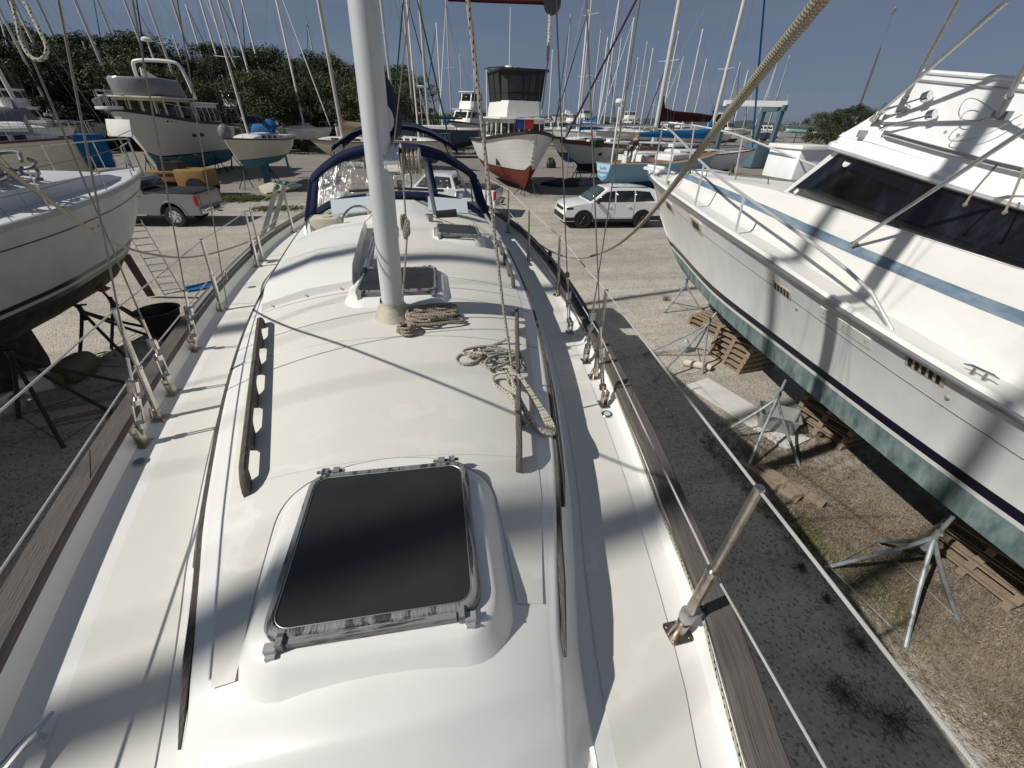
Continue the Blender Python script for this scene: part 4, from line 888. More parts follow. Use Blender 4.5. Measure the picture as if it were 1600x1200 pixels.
b = MB(); P = [fbp(.13, t, -1)+Vector((-.05, 0, .02)) for t in fr(.93, 0, 14)]; b.tube([fbp(.13, .94, -1)]+P, .022, 10); b.build('side_grab_bar', STEEL, YA)
def onfb(px, py):   # pixel -> point on the port flybridge side
    best = None
    for i in range(60):
        for j in range(16):
            p = fbp(j/15, i/59, -1); d_ = (p-CAM); zz = d_.dot(fw); x = 800+FPX*d_.dot(RT)/zz; y = 600-FPX*d_.dot(UP)/zz; e = hypot(x-px, y-py)
            if best is None or e < best[0]: best = (e, p)
    return best[1]
OUT = Vector((-1, 0, .25)).normalized()
def polyp(a, b_, r, name, m_=ALU, par=YA): mm = MB(); mm.tube([a, b_], r, 10); return mm.build(name, m_, par)
aA = onfb(1364, 192)+OUT*.06; polyp(aA, onX(1575, 0, 4.75), .021, 'outrigger_pole'); polyp(aA-OUT*.06, aA+(onX(1575, 0, 4.75)-aA)*.09, .03, 'pole_socket', STEELW)
aB = onfb(1414, 172)+OUT*.07; eB = onX(1498, 0, 4.95); polyp(aB, aB+(eB-aB)*2.2, .022, 'outrigger_pole', ALUD)
b = MB(); b.box(aB-OUT*.03, (.06, .07, .06)); b.tube([aB, aB+(eB-aB)*.14], .030, 10); b.build('outrigger_mount', GALV, YA)
aC = onfb(1562, 178)+OUT*.07; eC = onX(1612, 85, 5.0); polyp(aC, aC+(eC-aC)*3, .022, 'outrigger_pole', ALUD)
b = MB(); b.box(aC-OUT*.03, (.07, .12, .07)); b.tube([aC, aC+(eC-aC)*.35], .030, 10); b.build('outrigger_mount', GALV, YA)
b = MB(); b.tube(smooth([aC, aC+Vector((-.02, .35, .18)), aC+Vector((-.03, .33, -.04)), aC+Vector((-.02, .1, -.05))], 3), .004, 6); b.tube(smooth([aC, aC+Vector((-.04, .28, -.10)), aC+Vector((-.04, .3, -.24)), aC+Vector((-.04, .0, -.18)), aC+Vector((-.02, -.18, .0))], 3), .004, 6); b.build('cable_loop', WIREW if 0 else ALUD, YA)
dD = onX(1333, 380, 5.28); eD = onX(1602, 203, 4.85); polyp(dD, dD+(eD-dD)*1.8, .020, 'outrigger_brace'); b = MB(); b.lathe([(0, 0), (.035, 0), (.03, .03), (.018, .06), (0, .06)], dD-OUT*.04, 12, axis=OUT); b.build('brace_foot', STEELW, YA)
for (x0_, y0_, x1_, y1_) in ((1384, 184, 1458, 156), (1388, 202, 1462, 178)):
    a = onfb(x0_, y0_)+OUT*.09; c_ = onfb(x1_, y1_)+OUT*.08; ax = (a-c_).normalized(); Lh = (a-c_).length
    b = MB(); b.lathe([(0, -.03), (.044, -.03), (.05, -.02), (.05, .03), (.03, .04), (.009, .06), (.010, Lh*.6), (.016, Lh*.85), (.028, Lh*.96), (.042, Lh), (.0, Lh-.03)], c_, 18, axis=ax); b.tube([c_+ax*Lh*.45, c_+ax*Lh*.45-OUT*.08], .008, 6); b.build('horn', CHROME, YA)
a = onfb(1353, 204)+OUT*.03; b = MB(); b.box(a, (.05, .085, .075)); b.build('spreader_light', ALUD, YA)
for px_, py_ in ((1470, 207), (1495, 216)):
    a = onfb(px_, py_)+OUT*.006; b = MB(); b.lathe([(0, 0), (.014, 0), (.01, .008), (0, .008)], a, 10, axis=OUT); b.build('fitting', ALUD, YA)
for y in fr(-2, 4.6, 9):
    pass
b = MB(); P = [fbp(1, .86, -1)+Vector((0, 0, .03)), fbp(1, .86, -1)+Vector((.1, -.1, .10)), fbp(1, .5, -1)+Vector((.1, 0, .14)), fbp(1, .2, -1)+Vector((.1, 0, .16))]; b.tube(P, .012, 8); b.build('bridge_rail', STEEL, YA)
for t in (.80, .55): polyp(fbp(1, t, -1)+Vector((.25, 0, -.1)), fbp(1, t, -1)+Vector((.35, .1, 1.6)), .016, 'tower_leg')
# deck box, foredeck hatch, trunk grab rails, cleat
bx_ = onZ(1236, 281, 3.49); b = MB(); b.bbox((bx_.x+.42, bx_.y+.42, 3.49+.27), (.84, .84, .54), b=.02); cb = b.build('deck_box', YGEL, YA, ang=30)
b = MB(); b.bbox((bx_.x+.42, bx_.y+.42, 3.49+.57), (.92, .92, .07), b=.025); b.build('lid', GEL, cb, ang=40)
b = MB(); b.bbox((6.75, 9.0, 3.49), (.55, .60, .07), b=.02); b.build('foredeck_hatch', YGEL, YA, ang=30)
for s in (-1,):
    b = MB(); P = [Vector((XC-.42, y, zWB(y)+.11)) for y in (8.9, 8.3, 7.4, 6.6)]
    b.tube([P[0]+Vector((0, .04, -.11))]+P+[P[-1]+Vector((0, -.04, -.11))], .011, 8)
    for p in P[1:-1]: b.tube([p, p-Vector((0, 0, .11))], .010, 8)
    b.build('trunk_grab_rail', STEELW, YA)
def cleat(c_, rz=0, parent=YA, L_=.26):
    b = MB(); c_ = Vector(c_); u = Vector((sin(rz), cos(rz), 0)); b.tube([c_-u*L_/2+Vector((0, 0, .05)), c_-u*L_*.3+Vector((0, 0, .062)), c_+u*L_*.3+Vector((0, 0, .062)), c_+u*L_/2+Vector((0, 0, .05))], [.006, .012, .012, .006], 8)
    for k in (-1, 1): b.tube([c_+u*k*.045, c_+u*k*.045+Vector((0, 0, .06))], [.018, .011], 8)
    return b.build('cleat', STEEL, parent)
cleat(onZ(1527, 588, yzs(1.9)+.02)); cleat((6.2, 10.2, 3.27), .3); cleat((5.9, 9.2, 3.22), .3)
# rails
rh = tab([(2.75, .0), (3.1, .20), (3.6, .30), (4.6, .40), (5.7, .50), (7.3, .66), (9.3, .98), (10.4, 1.05), (11.1, 1.05)])
for s in (-1, 1):
    ys_ = fr(2.75, 10.6, 22)+[10.85, 11.05]
    P = [Vector((XC+s*max(.0, (yhw(y)-.10)), y, yzs(y)+.03+rh(y))) for y in ys_]
    if s == -1: Q = P
    else: Q = Q+P[::-1]
b = MB(); b.tube(Q, .020, 10); RL = b.build('bow_rail', RAILM, YA)
for s in (-1, 1):
    for y in (5.65, 7.25, 9.0, 10.3):
        p = Vector((XC+s*(yhw(y)-.08), y, yzs(y)+.02)); q = Vector((XC+s*max(0, yhw(y+.10)-.10), y+.10, yzs(y+.1)+.03+rh(y+.1)))
        b = MB(); b.tube([p, q], .019, 8); b.lathe([(0, 0), (.035, 0), (.02, .02), (0, .02)], p, 10); b.build('rail_post', RAILM, RL)
b = MB(); b.bbox((XC, 11.0, 3.35), (.34, .9, .07), b=.03); b.tube([(XC, 10.6, 3.42), (XC, 11.5, 3.40)], .03, 8); b.build('bow_pulpit', YGEL, YA)
# hull fittings found on the hull by following the line of sight
def onhull(px, py):
    d_ = ray(px, py); lo = None
    for i in range(4000):
        t = 2+i*.005; p = CAM+d_*t
        if p.x > XC-2.3 and p.y < 11.2 and XC-p.x <= yh(p.y, p.z) and yzk(p.y) < p.z < yzs(p.y): return p
def frame(p):
    e = .02; fx = lambda y, z: XC-yh(y, z); ty = Vector((fx(p.y+e, p.z)-fx(p.y-e, p.z), 2*e, 0)).normalized(); tz = Vector((fx(p.y, p.z+e)-fx(p.y, p.z-e), 0, 2*e)).normalized()
    sl = (yzs(p.y+.1)-yzs(p.y-.1))/.2; ty = (ty+tz*sl).normalized(); n = tz.cross(ty).normalized(); n = n if n.x < 0 else -n; return ty, tz, n
def plate(p, w, h_, r, name, m_, th, off=0, parent=YA):
    ty, tz, n = frame(p); b = MB(); b.prism([(x, y) for x, y, _ in rrect(w/2, h_/2, r)], p+n*off, ty, tz, n*th); return b.build(name, m_, parent, ang=25)
CREAM = mat('yellowed_plastic', (.50, .42, .30), .5)
for px_, py_, sc in ((1088, 352, 1), (1046, 322, 1)):
    p = onhull(px_, py_); pl_ = plate(p, .62, .30, .06, 'portlight', WHITE, .012, -.004); plate(p, .54, .235, .04, 'portlight_rim', CREAM, .013, 0, pl_); plate(p, .36, .14, .02, 'pane', BLACK, .0145, 0, pl_)
for px_, py_ in ((1222, 453), (1445, 578)):
    p = onhull(px_, py_); ty, tz, n = frame(p); pl_ = plate(p, .38, .13, .012, 'hull_vent', CREAM, .012, -.004)
    for k in range(5): plate(p+ty*(k-2)*.068, .036, .095, .008, 'slot', BLACK, .0135, 0, pl_)
p = onhull(1318, 510); pl_ = plate(p, .74, .15, .012, 'hull_hatch_panel', GEL, .010, -.004)
for k in (-.31, 0, .31):
    ty, tz, n = frame(p); b = MB(); b.lathe([(0, 0), (.008, 0), (.006, .004), (0, .004)], p+ty*k+n*.006, 8, axis=n); b.build('screw', BLACK, pl_)
for px_, py_ in ((1245, 482), (1481, 621)):
    p = onhull(px_, py_); ty, tz, n = frame(p); b = MB(); b.lathe([(0, 0), (.022, 0), (.022, .014), (.012, .02), (0, .012)], p-n*.003, 12, axis=n); b.build('skin_fitting', ALUD, YA)
for k in (-1, 1):
    p = onhull(1500, 590)
# ropes dangling in front of the glass
for q in (((1560, 255), (1520, 300), (1508, 320)), ((1600, 262), (1585, 300), (1570, 332))):
    P = [onX(x, y, 5.05) for x, y in q]; b = MB(); b.tube(smooth(P, 2), .009, 8, uv=True); b.ball(P[-1], .02, 8); tag(b.build('dangling_rope', ROPET), 'frayed white rope end dangling before the black window, '+('the longer outer one' if q[0][0] == 1600 else 'the inner one nearer the brace'), 'rope')
# ================================================================== JACK STANDS, PALLETS
def jack(top, feet, m_=GALV, r=.022, label='', collar=.16, grp=None, pad=True, wing=True):
    top = Vector(top); ft = [Vector((x, y, 0.0)) for x, y in feet]; cx = sum((f for f in ft), Vector())/len(ft)
    hub = Vector((top.x, top.y, top.z-.38)) if top.z > .9 else Vector((top.x, top.y, top.z*.6)); hub = hub*.8+Vector((cx.x, cx.y, hub.z))*.2
    o = empty('jack_stand', (cx.x, cx.y, 0), 0, label, 'jack stand', grp)
    for f in ft:
        b = MB(); b.tube(smooth([hub+Vector((0, 0, .10)), hub+Vector((0, 0, .05))+(f-hub)*.04, hub*.55+f*.45, f+Vector((0, 0, .012))], 2), r, 8); b.build('leg', m_, o)
    b = MB(); b.tube([hub-Vector((0, 0, .12)), hub+Vector((0, 0, .17))], r*1.5, 10); b.build('sleeve', m_, o)
    b = MB(); b.tube([hub+Vector((0, 0, .1)), top], r*.85, 8); b.build('screw_post', m_, o)
    if wing:
        b = MB(); w = hub+Vector((0, 0, .20)); b.tube([w+Vector((-.11, -.06, .02)), w, w+Vector((.11, .06, -.02))], r*.7, 8); b.build('wing_handle', m_, o)
    for i in range(len(ft)):
        b = MB(); b.tube([ft[i]*.94+hub*.06, ft[(i+1) % len(ft)]*.94+hub*.06], .006, 6); b.build('chain', m_, o)
    if pad: b = MB(); b.box(top, (.26, .26, .03), ry=.5); b.build('pad', ORANGE if grp is None else WOOD, o)
    return o
jack((5.12, 1.60, 1.20), [(4.55, 1.92), (4.62, 1.02), (5.45, 1.1), (5.5, 2.1)], label='galvanised stand nearest the camera under the white yacht', pad=False)
jack((5.42, 4.1, 1.20), [(4.62, 4.25), (4.66, 3.45), (5.6, 3.4), (5.75, 4.4)], label='grey stand beside the white board on the ground', pad=False)
jack((6.05, 6.6, 1.25), [(4.91, 7.12), (4.56, 6.05), (5.75, 6.14), (6.3, 7.2)], label='grey stand below the bow standing before the tall pallet stack', pad=False)
jack((7.05, 9.2, 1.12), [(6.62, 9.23), (7.3, 9.9), (7.56, 8.5)], label='grey stand with an orange-brown pad, furthest under the yacht bow')
jack((7.5, 7.6, 1.1), [(7.0, 7.3), (7.4, 8.3), (8.2, 7.4)], label='grey stand half hidden behind the tall pallet stack', pad=False)
def pallet(c, rz, n=1, label='', grp='wooden pallets under the yacht keel', dz=0, sx=1.0, sy=.9, each=.13):
    for k in range(n):
        b = MB(); z = dz+k*each
        for y in (-.42, 0, .42): b.box((0, y*sy/.9, z+.05), (sx, .08, .09))
        for x in fr(-sx/2+.06, sx/2-.06, 6): b.box((x, 0, z+.106), (.10, sy, .02))
        for x in (-sx/2+.06, 0, sx/2-.06): b.box((x, 0, z-.001), (.10, sy, .012))
        o = b.build('pallet', WOOD, ang=20); o.location = (c[0], c[1], .008); o.rotation_euler = (0, 0, rz+.03*k)
        tag(o, label[k] if isinstance(label, (list, tuple)) else label, 'pallet', grp)
ord_ = ['lowest pallet', 'second pallet up', 'third pallet up', 'fourth pallet up', 'fifth pallet up', 'topmost pallet']
pallet((6.95, 6.5), .12, 6, [o_+' of the tall stack below the yacht bow' for o_ in ord_])
pallet((7.0, 4.1), .1, 4, [o_+' of the stack right of the clear bin' for o_ in ord_[:3]+['topmost pallet']], each=.15)
pallet((6.55, 1.55), .05, 4, [o_+' of the stack behind the nearest stand' for o_ in ('lowest pallet', 'second pallet up', 'third pallet up', 'topmost pallet')], each=.15)
pallet((7.5, 8.2), .3, 2, [o_+' of the low stack far under the bow' for o_ in ('lower pallet', 'upper pallet')], each=.14)
b = MB(); b.box((6.62, 3.0, .62), (.3, 8, .26)); tag(b.build('keel_timber', WOOD), 'long timber lying on the pallets under the yacht keel', 'timber') if 0 else None
a = onZ(1140, 600, .02); c_ = onZ(1257, 668, .02)
b = MB(); mid = (a+c_)/2; ang_ = atan2(c_.y-a.y, c_.x-a.x); b.box((5.72, 4.86, .02), (2.1, .62, .024), rz=ang_); tag(b.build('board', BOARD), 'white board lying flat on the ground left of the clear bin', 'board')
q = onZ(1265, 665, 0); b = MB()
for rr_ in (1,):
    out = [rrect(.22*k, .30*k, .04, z) for k, z in ((.88, .0), (.9, .01), (1, .26), (1.04, .27), (1.04, .285), (.98, .285), (.86, .02))]
    b.loft(out); b.add(out[-1], [tuple(range(len(out[-1])))])
o = b.build('storage_bin', BIN); o.location = (5.95, 4.35, .04); o.rotation_euler = (0, 0, .9); tag(o, 'clear plastic bin on the white board under the yacht', 'bin')
for i, (x, y, l, rz, lab) in enumerate(((4.86, 3.25, .9, 1.95, 'grey'), (5.12, 3.1, .9, 2.0, 'yellowish'))):
    b = MB(); b.box((0, 0, .045), (l, .13, .09)); b.box((l*.1, .02, .10), (l*.7, .09, .02), rz=.06); o = b.build('timber', WOOD, ang=20); o.location = (x, y, 0); o.rotation_euler = (0, 0, rz); tag(o, f'weathered {lab} timber in the dry weeds, '+('nearer our boat' if i == 0 else 'nearer the yacht'), 'timber')
q = onZ(1068, 548, 0); b = MB(); b.lathe([(0, 0), (.12, 0), (.13, .18), (.06, .25), (.03, .3), (0, .3)], q, 14); tag(b.build('plastic_jug', BIN), 'white translucent jug beside the tall pallet stack', 'jug')
b = MB(); b.tube([(5.55, 6.55, .08), (6.0, 6.25, .08)], .075, 14); tag(b.build('foam_roll', OFFW), 'cream pipe lying left of the tall pallet stack', 'pipe')
# ================================================================== LITTER, WEEDS, PEBBLES
def tufts(name, n, xr, yr, hh, m_, label, seed, dens, w=.006, kind='stuff', lean=.8, spot=None):
    random.seed(seed); b = MB()
    for _ in range(n):
        for _k in range(30):
            x = random.uniform(*xr); y = random.uniform(*yr)
            if random.random() < dens(x, y): break
        else: continue
        for _j in range(random.randint(3, 7)):
            a = random.uniform(0, 2*pi); hgt = hh*random.uniform(.3, 1); l = hgt*lean*random.uniform(.2, 2.2); ww = w*random.uniform(.6, 1.4)
            p = Vector((x+random.gauss(0, .02), y+random.gauss(0, .02), 0)); t = p+Vector((cos(a)*l, sin(a)*l, hgt*random.uniform(.3, 1))); m1 = (p+t)/2+Vector((random.gauss(0, .01), random.gauss(0, .01), hgt*.2)); sd_ = Vector((-sin(a), cos(a), 0))*ww
            b.add([p-sd_, p+sd_, m1+sd_*.7, m1-sd_*.7, t], [(0, 1, 2, 3), (3, 2, 4)])
    return tag(b.build(name, m_, ang=180, doubles=False), label, None, None, kind)
def gs(x, y, cx, cy, sx, sy): return math.exp(-((x-cx)/sx)**2-((y-cy)/sy)**2)
tufts('dry_weeds', 12000, (4.4, 7.5), (-1.0, 4.6), .075, DRYG, None, 1, lambda x, y: gs(x, y, 5.6, 0.9, .8, 1.1)+.55*gs(x, y, 5.2, 3.2, .5, .8)+.06, w=.004)
tufts('green_weeds', 450, (4.2, 5.8), (.3, 3.2), .08, GREENW, None, 2, lambda x, y: gs(x, y, 4.75, 2.25, .18, .4)+.35*gs(x, y, 4.9, 1.4, .25, .4), w=.005)
random.seed(8); b = MB()
for _ in range(5200):
    x = random.uniform(1.8, 8); y = random.uniform(-1.5, 9); r = random.uniform(.004, .013)*(1 if random.random() < .96 else 2.2); c_ = Vector((x, y, r*.3)); vs = [c_+Vector((random.uniform(.6, 1)*r*sx_, random.uniform(.6, 1)*r*sy_, r*sz_*.7)) for sx_, sy_, sz_ in ((1, 0, 0), (0, 1, 0), (-1, 0, 0), (0, -1, 0), (0, 0, 1))]
    b.add(vs, [(0, 1, 4), (1, 2, 4), (2, 3, 4), (3, 0, 4)])
tag(b.build('pebbles', mat('pebble', (.42, .40, .36), .9, noise=.6, nscale=9), ang=20, doubles=False), kind='stuff')
DEADS = mat('dead_stem', (.13, .085, .06), .9)
def sprig(px_, py_, r, seed, label):
    random.seed(seed); b = MB(); c_ = onZ(px_, py_, 0)
    for _ in range(30):
        a = random.gauss(1.2+seed, 1.3); l = r*random.uniform(.15, 1); h_ = r*random.uniform(.1, .5); P = [c_, c_+Vector((cos(a)*l*.5, sin(a)*l*.5, h_)), c_+Vector((cos(a+.3)*l, sin(a+.3)*l, h_*.8))]; b.tube(P, [.003, .002, .001], 4)
        for _k in range(7):
            q_ = P[1]+(P[2]-P[1])*random.random(); e = q_+Vector((random.gauss(0, r*.18), random.gauss(0, r*.18), random.uniform(0, .03))); b.tube([q_, e], [.0022, .001], 4)
    tag(b.build('dead_sprig', DEADS, doubles=False), label, 'weed', 'dead weeds on the gravel')
for i, (x, y, r, l) in enumerate(((1345, 1010, .20, 'dark dead weed left of the nearest stand foot in the hull shade'), (1320, 1085, .28, 'dark dead weed, lower left of the three in the hull shade'), (1385, 1120, .34, 'largest dark dead weed in the hull shade beside our rail'), (1250, 888, .10, 'tiny dead weed in the shade left of the nearest stand'), (1290, 938, .09, 'tiny dead weed below the green weed patch'), (1040, 470, .22, 'small rust brown weed on sunlit gravel by the yacht bow'))): sprig(x, y, r, 20+i, l)
# ================================================================== BUILDERS FOR THE YARD
def sailboat(name, label, pos, head, L=9, B=3.1, zb=2.9, zm=2.6, zs=2.65, zwl=1.55, zbody=1.15, tr=.55, top=GEL, bot=BLUEP, boot=NAVYP, deckm=WHITE, mast=13, mt_=.38, mastm=PALEM, cover=None, furl=None,
             keel=True, rails=True, windows=True, dodger=None, rub=None, det=1, group=None, cabin=True, rake=.26, spread=True, cat='sailboat', bw=.10, mr=.075, coverh=.28, zmod=None, stays=True, ncab=.34, bz=.75, bf=.36):
    """bow at local y=0, stern at y=-L, x to port/starboard, z up from the ground"""
    o = empty(name, (0, 0, 0), 0, label, cat, group)
    sh_ = lambda t: (B/2)*(sin(pi/2*min(1, t/.55))**.8 if t < .55 else 1-(1-tr)*((t-.55)/.45)**1.9)
    zsh = lambda t: zb+(zm-zb)*min(1, t/.6)**.8 if t < .6 else zm+(zs-zm)*((t-.6)/.4)**1.5
    zk = lambda t: (zbody+(zb-.02-zbody)*(1-t/rake)**1.7) if t < rake else (zbody if t < .6 else zbody+(zwl+.12-zbody)*((t-.6)/.4)**1.6)
    T = [0, .006, .02, .04, .07, .11, .16]+fr(.22, 1, 14 if det else 8)
    def hw(t, z):
        u = max(0, min(1, (z-zk(t))/(zsh(t)-zk(t)+1e-6))); return sh_(t)*u**(.85-.45*min(1, t/.42)) if u > 0 else 0
    def bnd(nm, lo, hi, m_, n):
        b = MB()
        for s in (-1, 1):
            R = []
            for t in T:
                a = max(lo, zk(t)); c_ = max(min(hi, zsh(t)), a); R.append([(s*hw(t, z), -t*L-.0, z) for z in fr(a, c_, n+1)])
            b.grid(R)
        return b.build(nm, m_, o, ang=40)
    bnd('hull_bottom', 0, zwl, bot, 6); bnd('boot_stripe', zwl, zwl+bw, boot, 1); bnd('topsides', zwl+bw, 99, top, 6)
    b = MB(); P = [(s*hw(1, z), -L, z) for s, zz in ((-1, fr(zk(1), zsh(1), 6)), (1, fr(zsh(1), zk(1), 6))) for z in zz]; b.add(P, [tuple(range(len(P)))]); b.build('transom', top, o)
    b = MB(); b.grid([[(sh_(t)*u, -t*L, zsh(t)+.035*(1-u*u)-.02) for u in fr(-1, 1, 7)] for t in T]); b.build('deck', deckm, o)
    for s in (-1, 1):
        b = MB(); b.loft([[(s*(sh_(t)+a), -t*L, zsh(t)+c_) for a, c_ in ((.0, -.05), (.03, -.05), (.03, .03), (-.02, .04), (-.02, -.03))] for t in T], cap=True); b.build('toe_rail', rub or (ALUD if top in (GEL, WHITE) else BROWN), o)
    if cabin:
        b = MB(); R = []
        for t, hh in ((ncab-.10, .0), (ncab-.05, .16), (ncab+.03, .27), (.55, .34), (.66, .37), (.662, .0)):
            w = sh_(t)*.62; z = zsh(t)-.01; R.append([(-w-.04, -t*L, z-.03), (-w, -t*L, z+hh*.85), (-w*.6, -t*L, z+hh*1.08), (0, -t*L, z+hh*1.18), (w*.6, -t*L, z+hh*1.08), (w, -t*L, z+hh*.85), (w+.04, -t*L, z-.03)])
        b.grid(R); b.build('cabin', deckm, o, ang=30)
        if windows:
            for s in (-1, 1):
                for t0, t1 in ((ncab+.03, ncab+.09), (ncab+.12, ncab+.18), (ncab+.2, ncab+.27)):
                    b = MB(); q = lambda t, h_: (s*(sh_(t)*.62+.026-.02*h_), -t*L, zsh(t)+.06+.17*h_); b.add([q(t0, 0), q(t1, 0), q(t1, 1), q(t0, 1)], [(0, 1, 2, 3)]); b.build('window', DARKGL, o, thick=.012)
        b = MB()
        b.bbox((0, -.83*L, zsh(.8)+.10), (sh_(.8)*1.5, .26*L, .22), b=.05); b.build('cockpit_coaming', deckm, o)
    if keel:
        b = MB(); R = [[(x*w_, y*l_-.48*L+(.12 if z < .5 else 0), z) for x, y in ((0, 1), (1, .5), (1, -.4), (0, -1), (-1, -.4), (-1, .5))] for z, w_, l_ in ((.06, .11, .55), (.25, .10, .6), (zbody+.1, .08, .75))]; b.loft(R, cap=True); b.build('keel', bot, o)
        b = MB(); R = [[(x*.03, y*.22-.93*L, z) for x, y in ((0, 1), (1, 0), (0, -1), (-1, 0))] for z in (.45, zwl+.1)]; b.loft(R, cap=True); b.build('rudder', bot, o)
    zd = zsh(mt_)+.25; ym = -mt_*L
    if mast:
        b = MB(); b.loft([[(mr*.8*cos(a), ym+mr*1.15*sin(a), z) for a in [2*pi*k/12 for k in range(12)]] for z in (zd-.2, zd+mast*.5, zd+mast)], cap=True); mo = b.build('mast', mastm, o)
        if spread:
            for f_ in ((.36, .68) if det else (.5,)):
                for s in (-1, 1): b = MB(); b.tube([(0, ym, zd+mast*f_), (s*B*.27, ym-.1, zd+mast*f_+.05)], .018, 6); b.build('spreader', mastm, mo)
        b = MB(); bl_ = L*bf; b.tube([(0, ym-.1, zd+bz), (0, ym-bl_, zd+bz+.05)], .05, 8); bo = b.build('boom', mastm, o)
        if cover:
            b = MB(); R = []
            for f_, hh, ww in ((-.02, 1.9, .06), (.03, 2.6, .13), (.06, 1.25, .16), (.2, .95, .15), (.6, .8, .12), (1, .45, .07)):
                R.append([(ww*x*(1+.1*sin(f_*40+x*5)), ym-.06-bl_*f_, zd+bz-.07+coverh*hh*z) for x, z in ((-1, -.15), (-1, .4), (-.55, .85), (0, 1), (.55, .85), (1, .4), (1, -.15), (0, -.35))])
            b.loft(R, cap=True); b.build('sail_cover', cover, bo, ang=60)
        if stays:
            tp = Vector((0, ym, zd+mast)); w_ = sh_(mt_+.03)*.97
            for a, c_ in [((0, -.02*L, zb), tp), ((0, -L*.99, zs), tp)]+[((s*w_, ym-f2, zsh(mt_)), (s*B*.26*k3, ym-.05, zd+mast*f3)) for s in (-1, 1) for f2, f3, k3 in ((.0, .68, 1), (.35, .36, .1), (-.35, .36, .1))][:(6 if det else 4)]:
                b = MB(); b.tube([a, c_], .006+.002*(det == 0), 5); b.build('stay', WIREG, o)
            for s in (-1, 1): b = MB(); b.tube([(s*B*.26, ym-.05, zd+mast*.68), tp], .006, 5); b.build('stay', WIREG, o)
        if furl:
            a = Vector((0, -.03*L, zb+.1)); c_ = Vector((0, ym, zd+mast))*.97+a*.03; b = MB(); b.tube([a, a*.95+c_*.05, a*.5+c_*.5, c_], [.04, .075, .07, .03], 8); b.build('furled_sail', furl, o)
    if rails:
        b = MB(); P = [(-sh_(.13)*.95, -.13*L, zsh(.13)+.6), (-sh_(.05), -.05*L, zsh(.05)+.62), (0, .12, zb+.64), (sh_(.05), -.05*L, zsh(.05)+.62), (sh_(.13)*.95, -.13*L, zsh(.13)+.6)]
        b.tube(smooth(P, 2), .014, 6); pu = b.build('pulpit', STEEL, o)
        for p in (P[0], P[1], P[3], P[4]): b = MB(); b.tube([p, (p[0]*.98, p[1], p[2]-.6)], .013, 6); b.build('pulpit_leg', STEEL, pu)
        for s in (-1, 1):
            tt = [.13]+(fr(.28, .9, 5) if det else [.5, .85])
            for t in tt[1:]: b = MB(); b.tube([(s*sh_(t)*.96, -t*L, zsh(t)), (s*sh_(t)*.96, -t*L, zsh(t)+.6)], .012, 6); b.build('stanchion', STEEL, o)
            for hh in ((.6, .32) if det else (.6,)): b = MB(); b.tube([(s*sh_(t)*.96, -t*L, zsh(t)+hh) for t in tt], .005, 5); b.build('lifeline', WIREG, o)
        b = MB(); P = [(-sh_(.9)*.95, -.9*L, zsh(.9)+.6), (-sh_(1)*.9, -L, zs+.62), (sh_(1)*.9, -L, zs+.62), (sh_(.9)*.95, -.9*L, zsh(.9)+.6)]; b.tube(P, .014, 6); b.build('pushpit', STEEL, o)
    if dodger:
        b = MB(); R = []
        for t, hh in ((.60, .05), (.64, .75), (.72, .85)): w = sh_(.66)*.62; R.append([(w*u, -t*L, zsh(t)+.33+hh*(1-abs(u)**3*.55)) for u in fr(-1, 1, 9)])
        b.grid(R); b.build('dodger', dodger, o, thick=.02, ang=60)
    o.location = (pos[0], pos[1], 0); o.rotation_euler = (0, 0, atan2(-head[0], head[1])); o['_sh'] = 0; del o['_sh']
    o_M = Matrix.Translation(o.location) @ Matrix.Rotation(o.rotation_euler[2], 4, 'Z')
    return o, o_M, sh_, zk, hw, L
def W_(M_, p): return M_ @ Vector(p)
def stands_for(bt, tl, m_=STANDB, r=.028, zt=1.5, out=.55, label='', grp=None, n0=0):
    o, M_, sh_, zk, hw, L = bt; k = n0
    for t, s in tl:
        z = zt; x = s*max(.3, hw(t, z)); tp = W_(M_, (x, -t*L, z)); fs = [W_(M_, (x+s*out*a, -t*L+b_, 0)) for a, b_ in ((1.5, -.1), (.2, .55), (.1, -.6))]
        jack(tp, [(f.x, f.y) for f in fs], m_, r, label=label[k] if isinstance(label, (list, tuple)) else label, pad=True, wing=False, grp=grp); k += 1
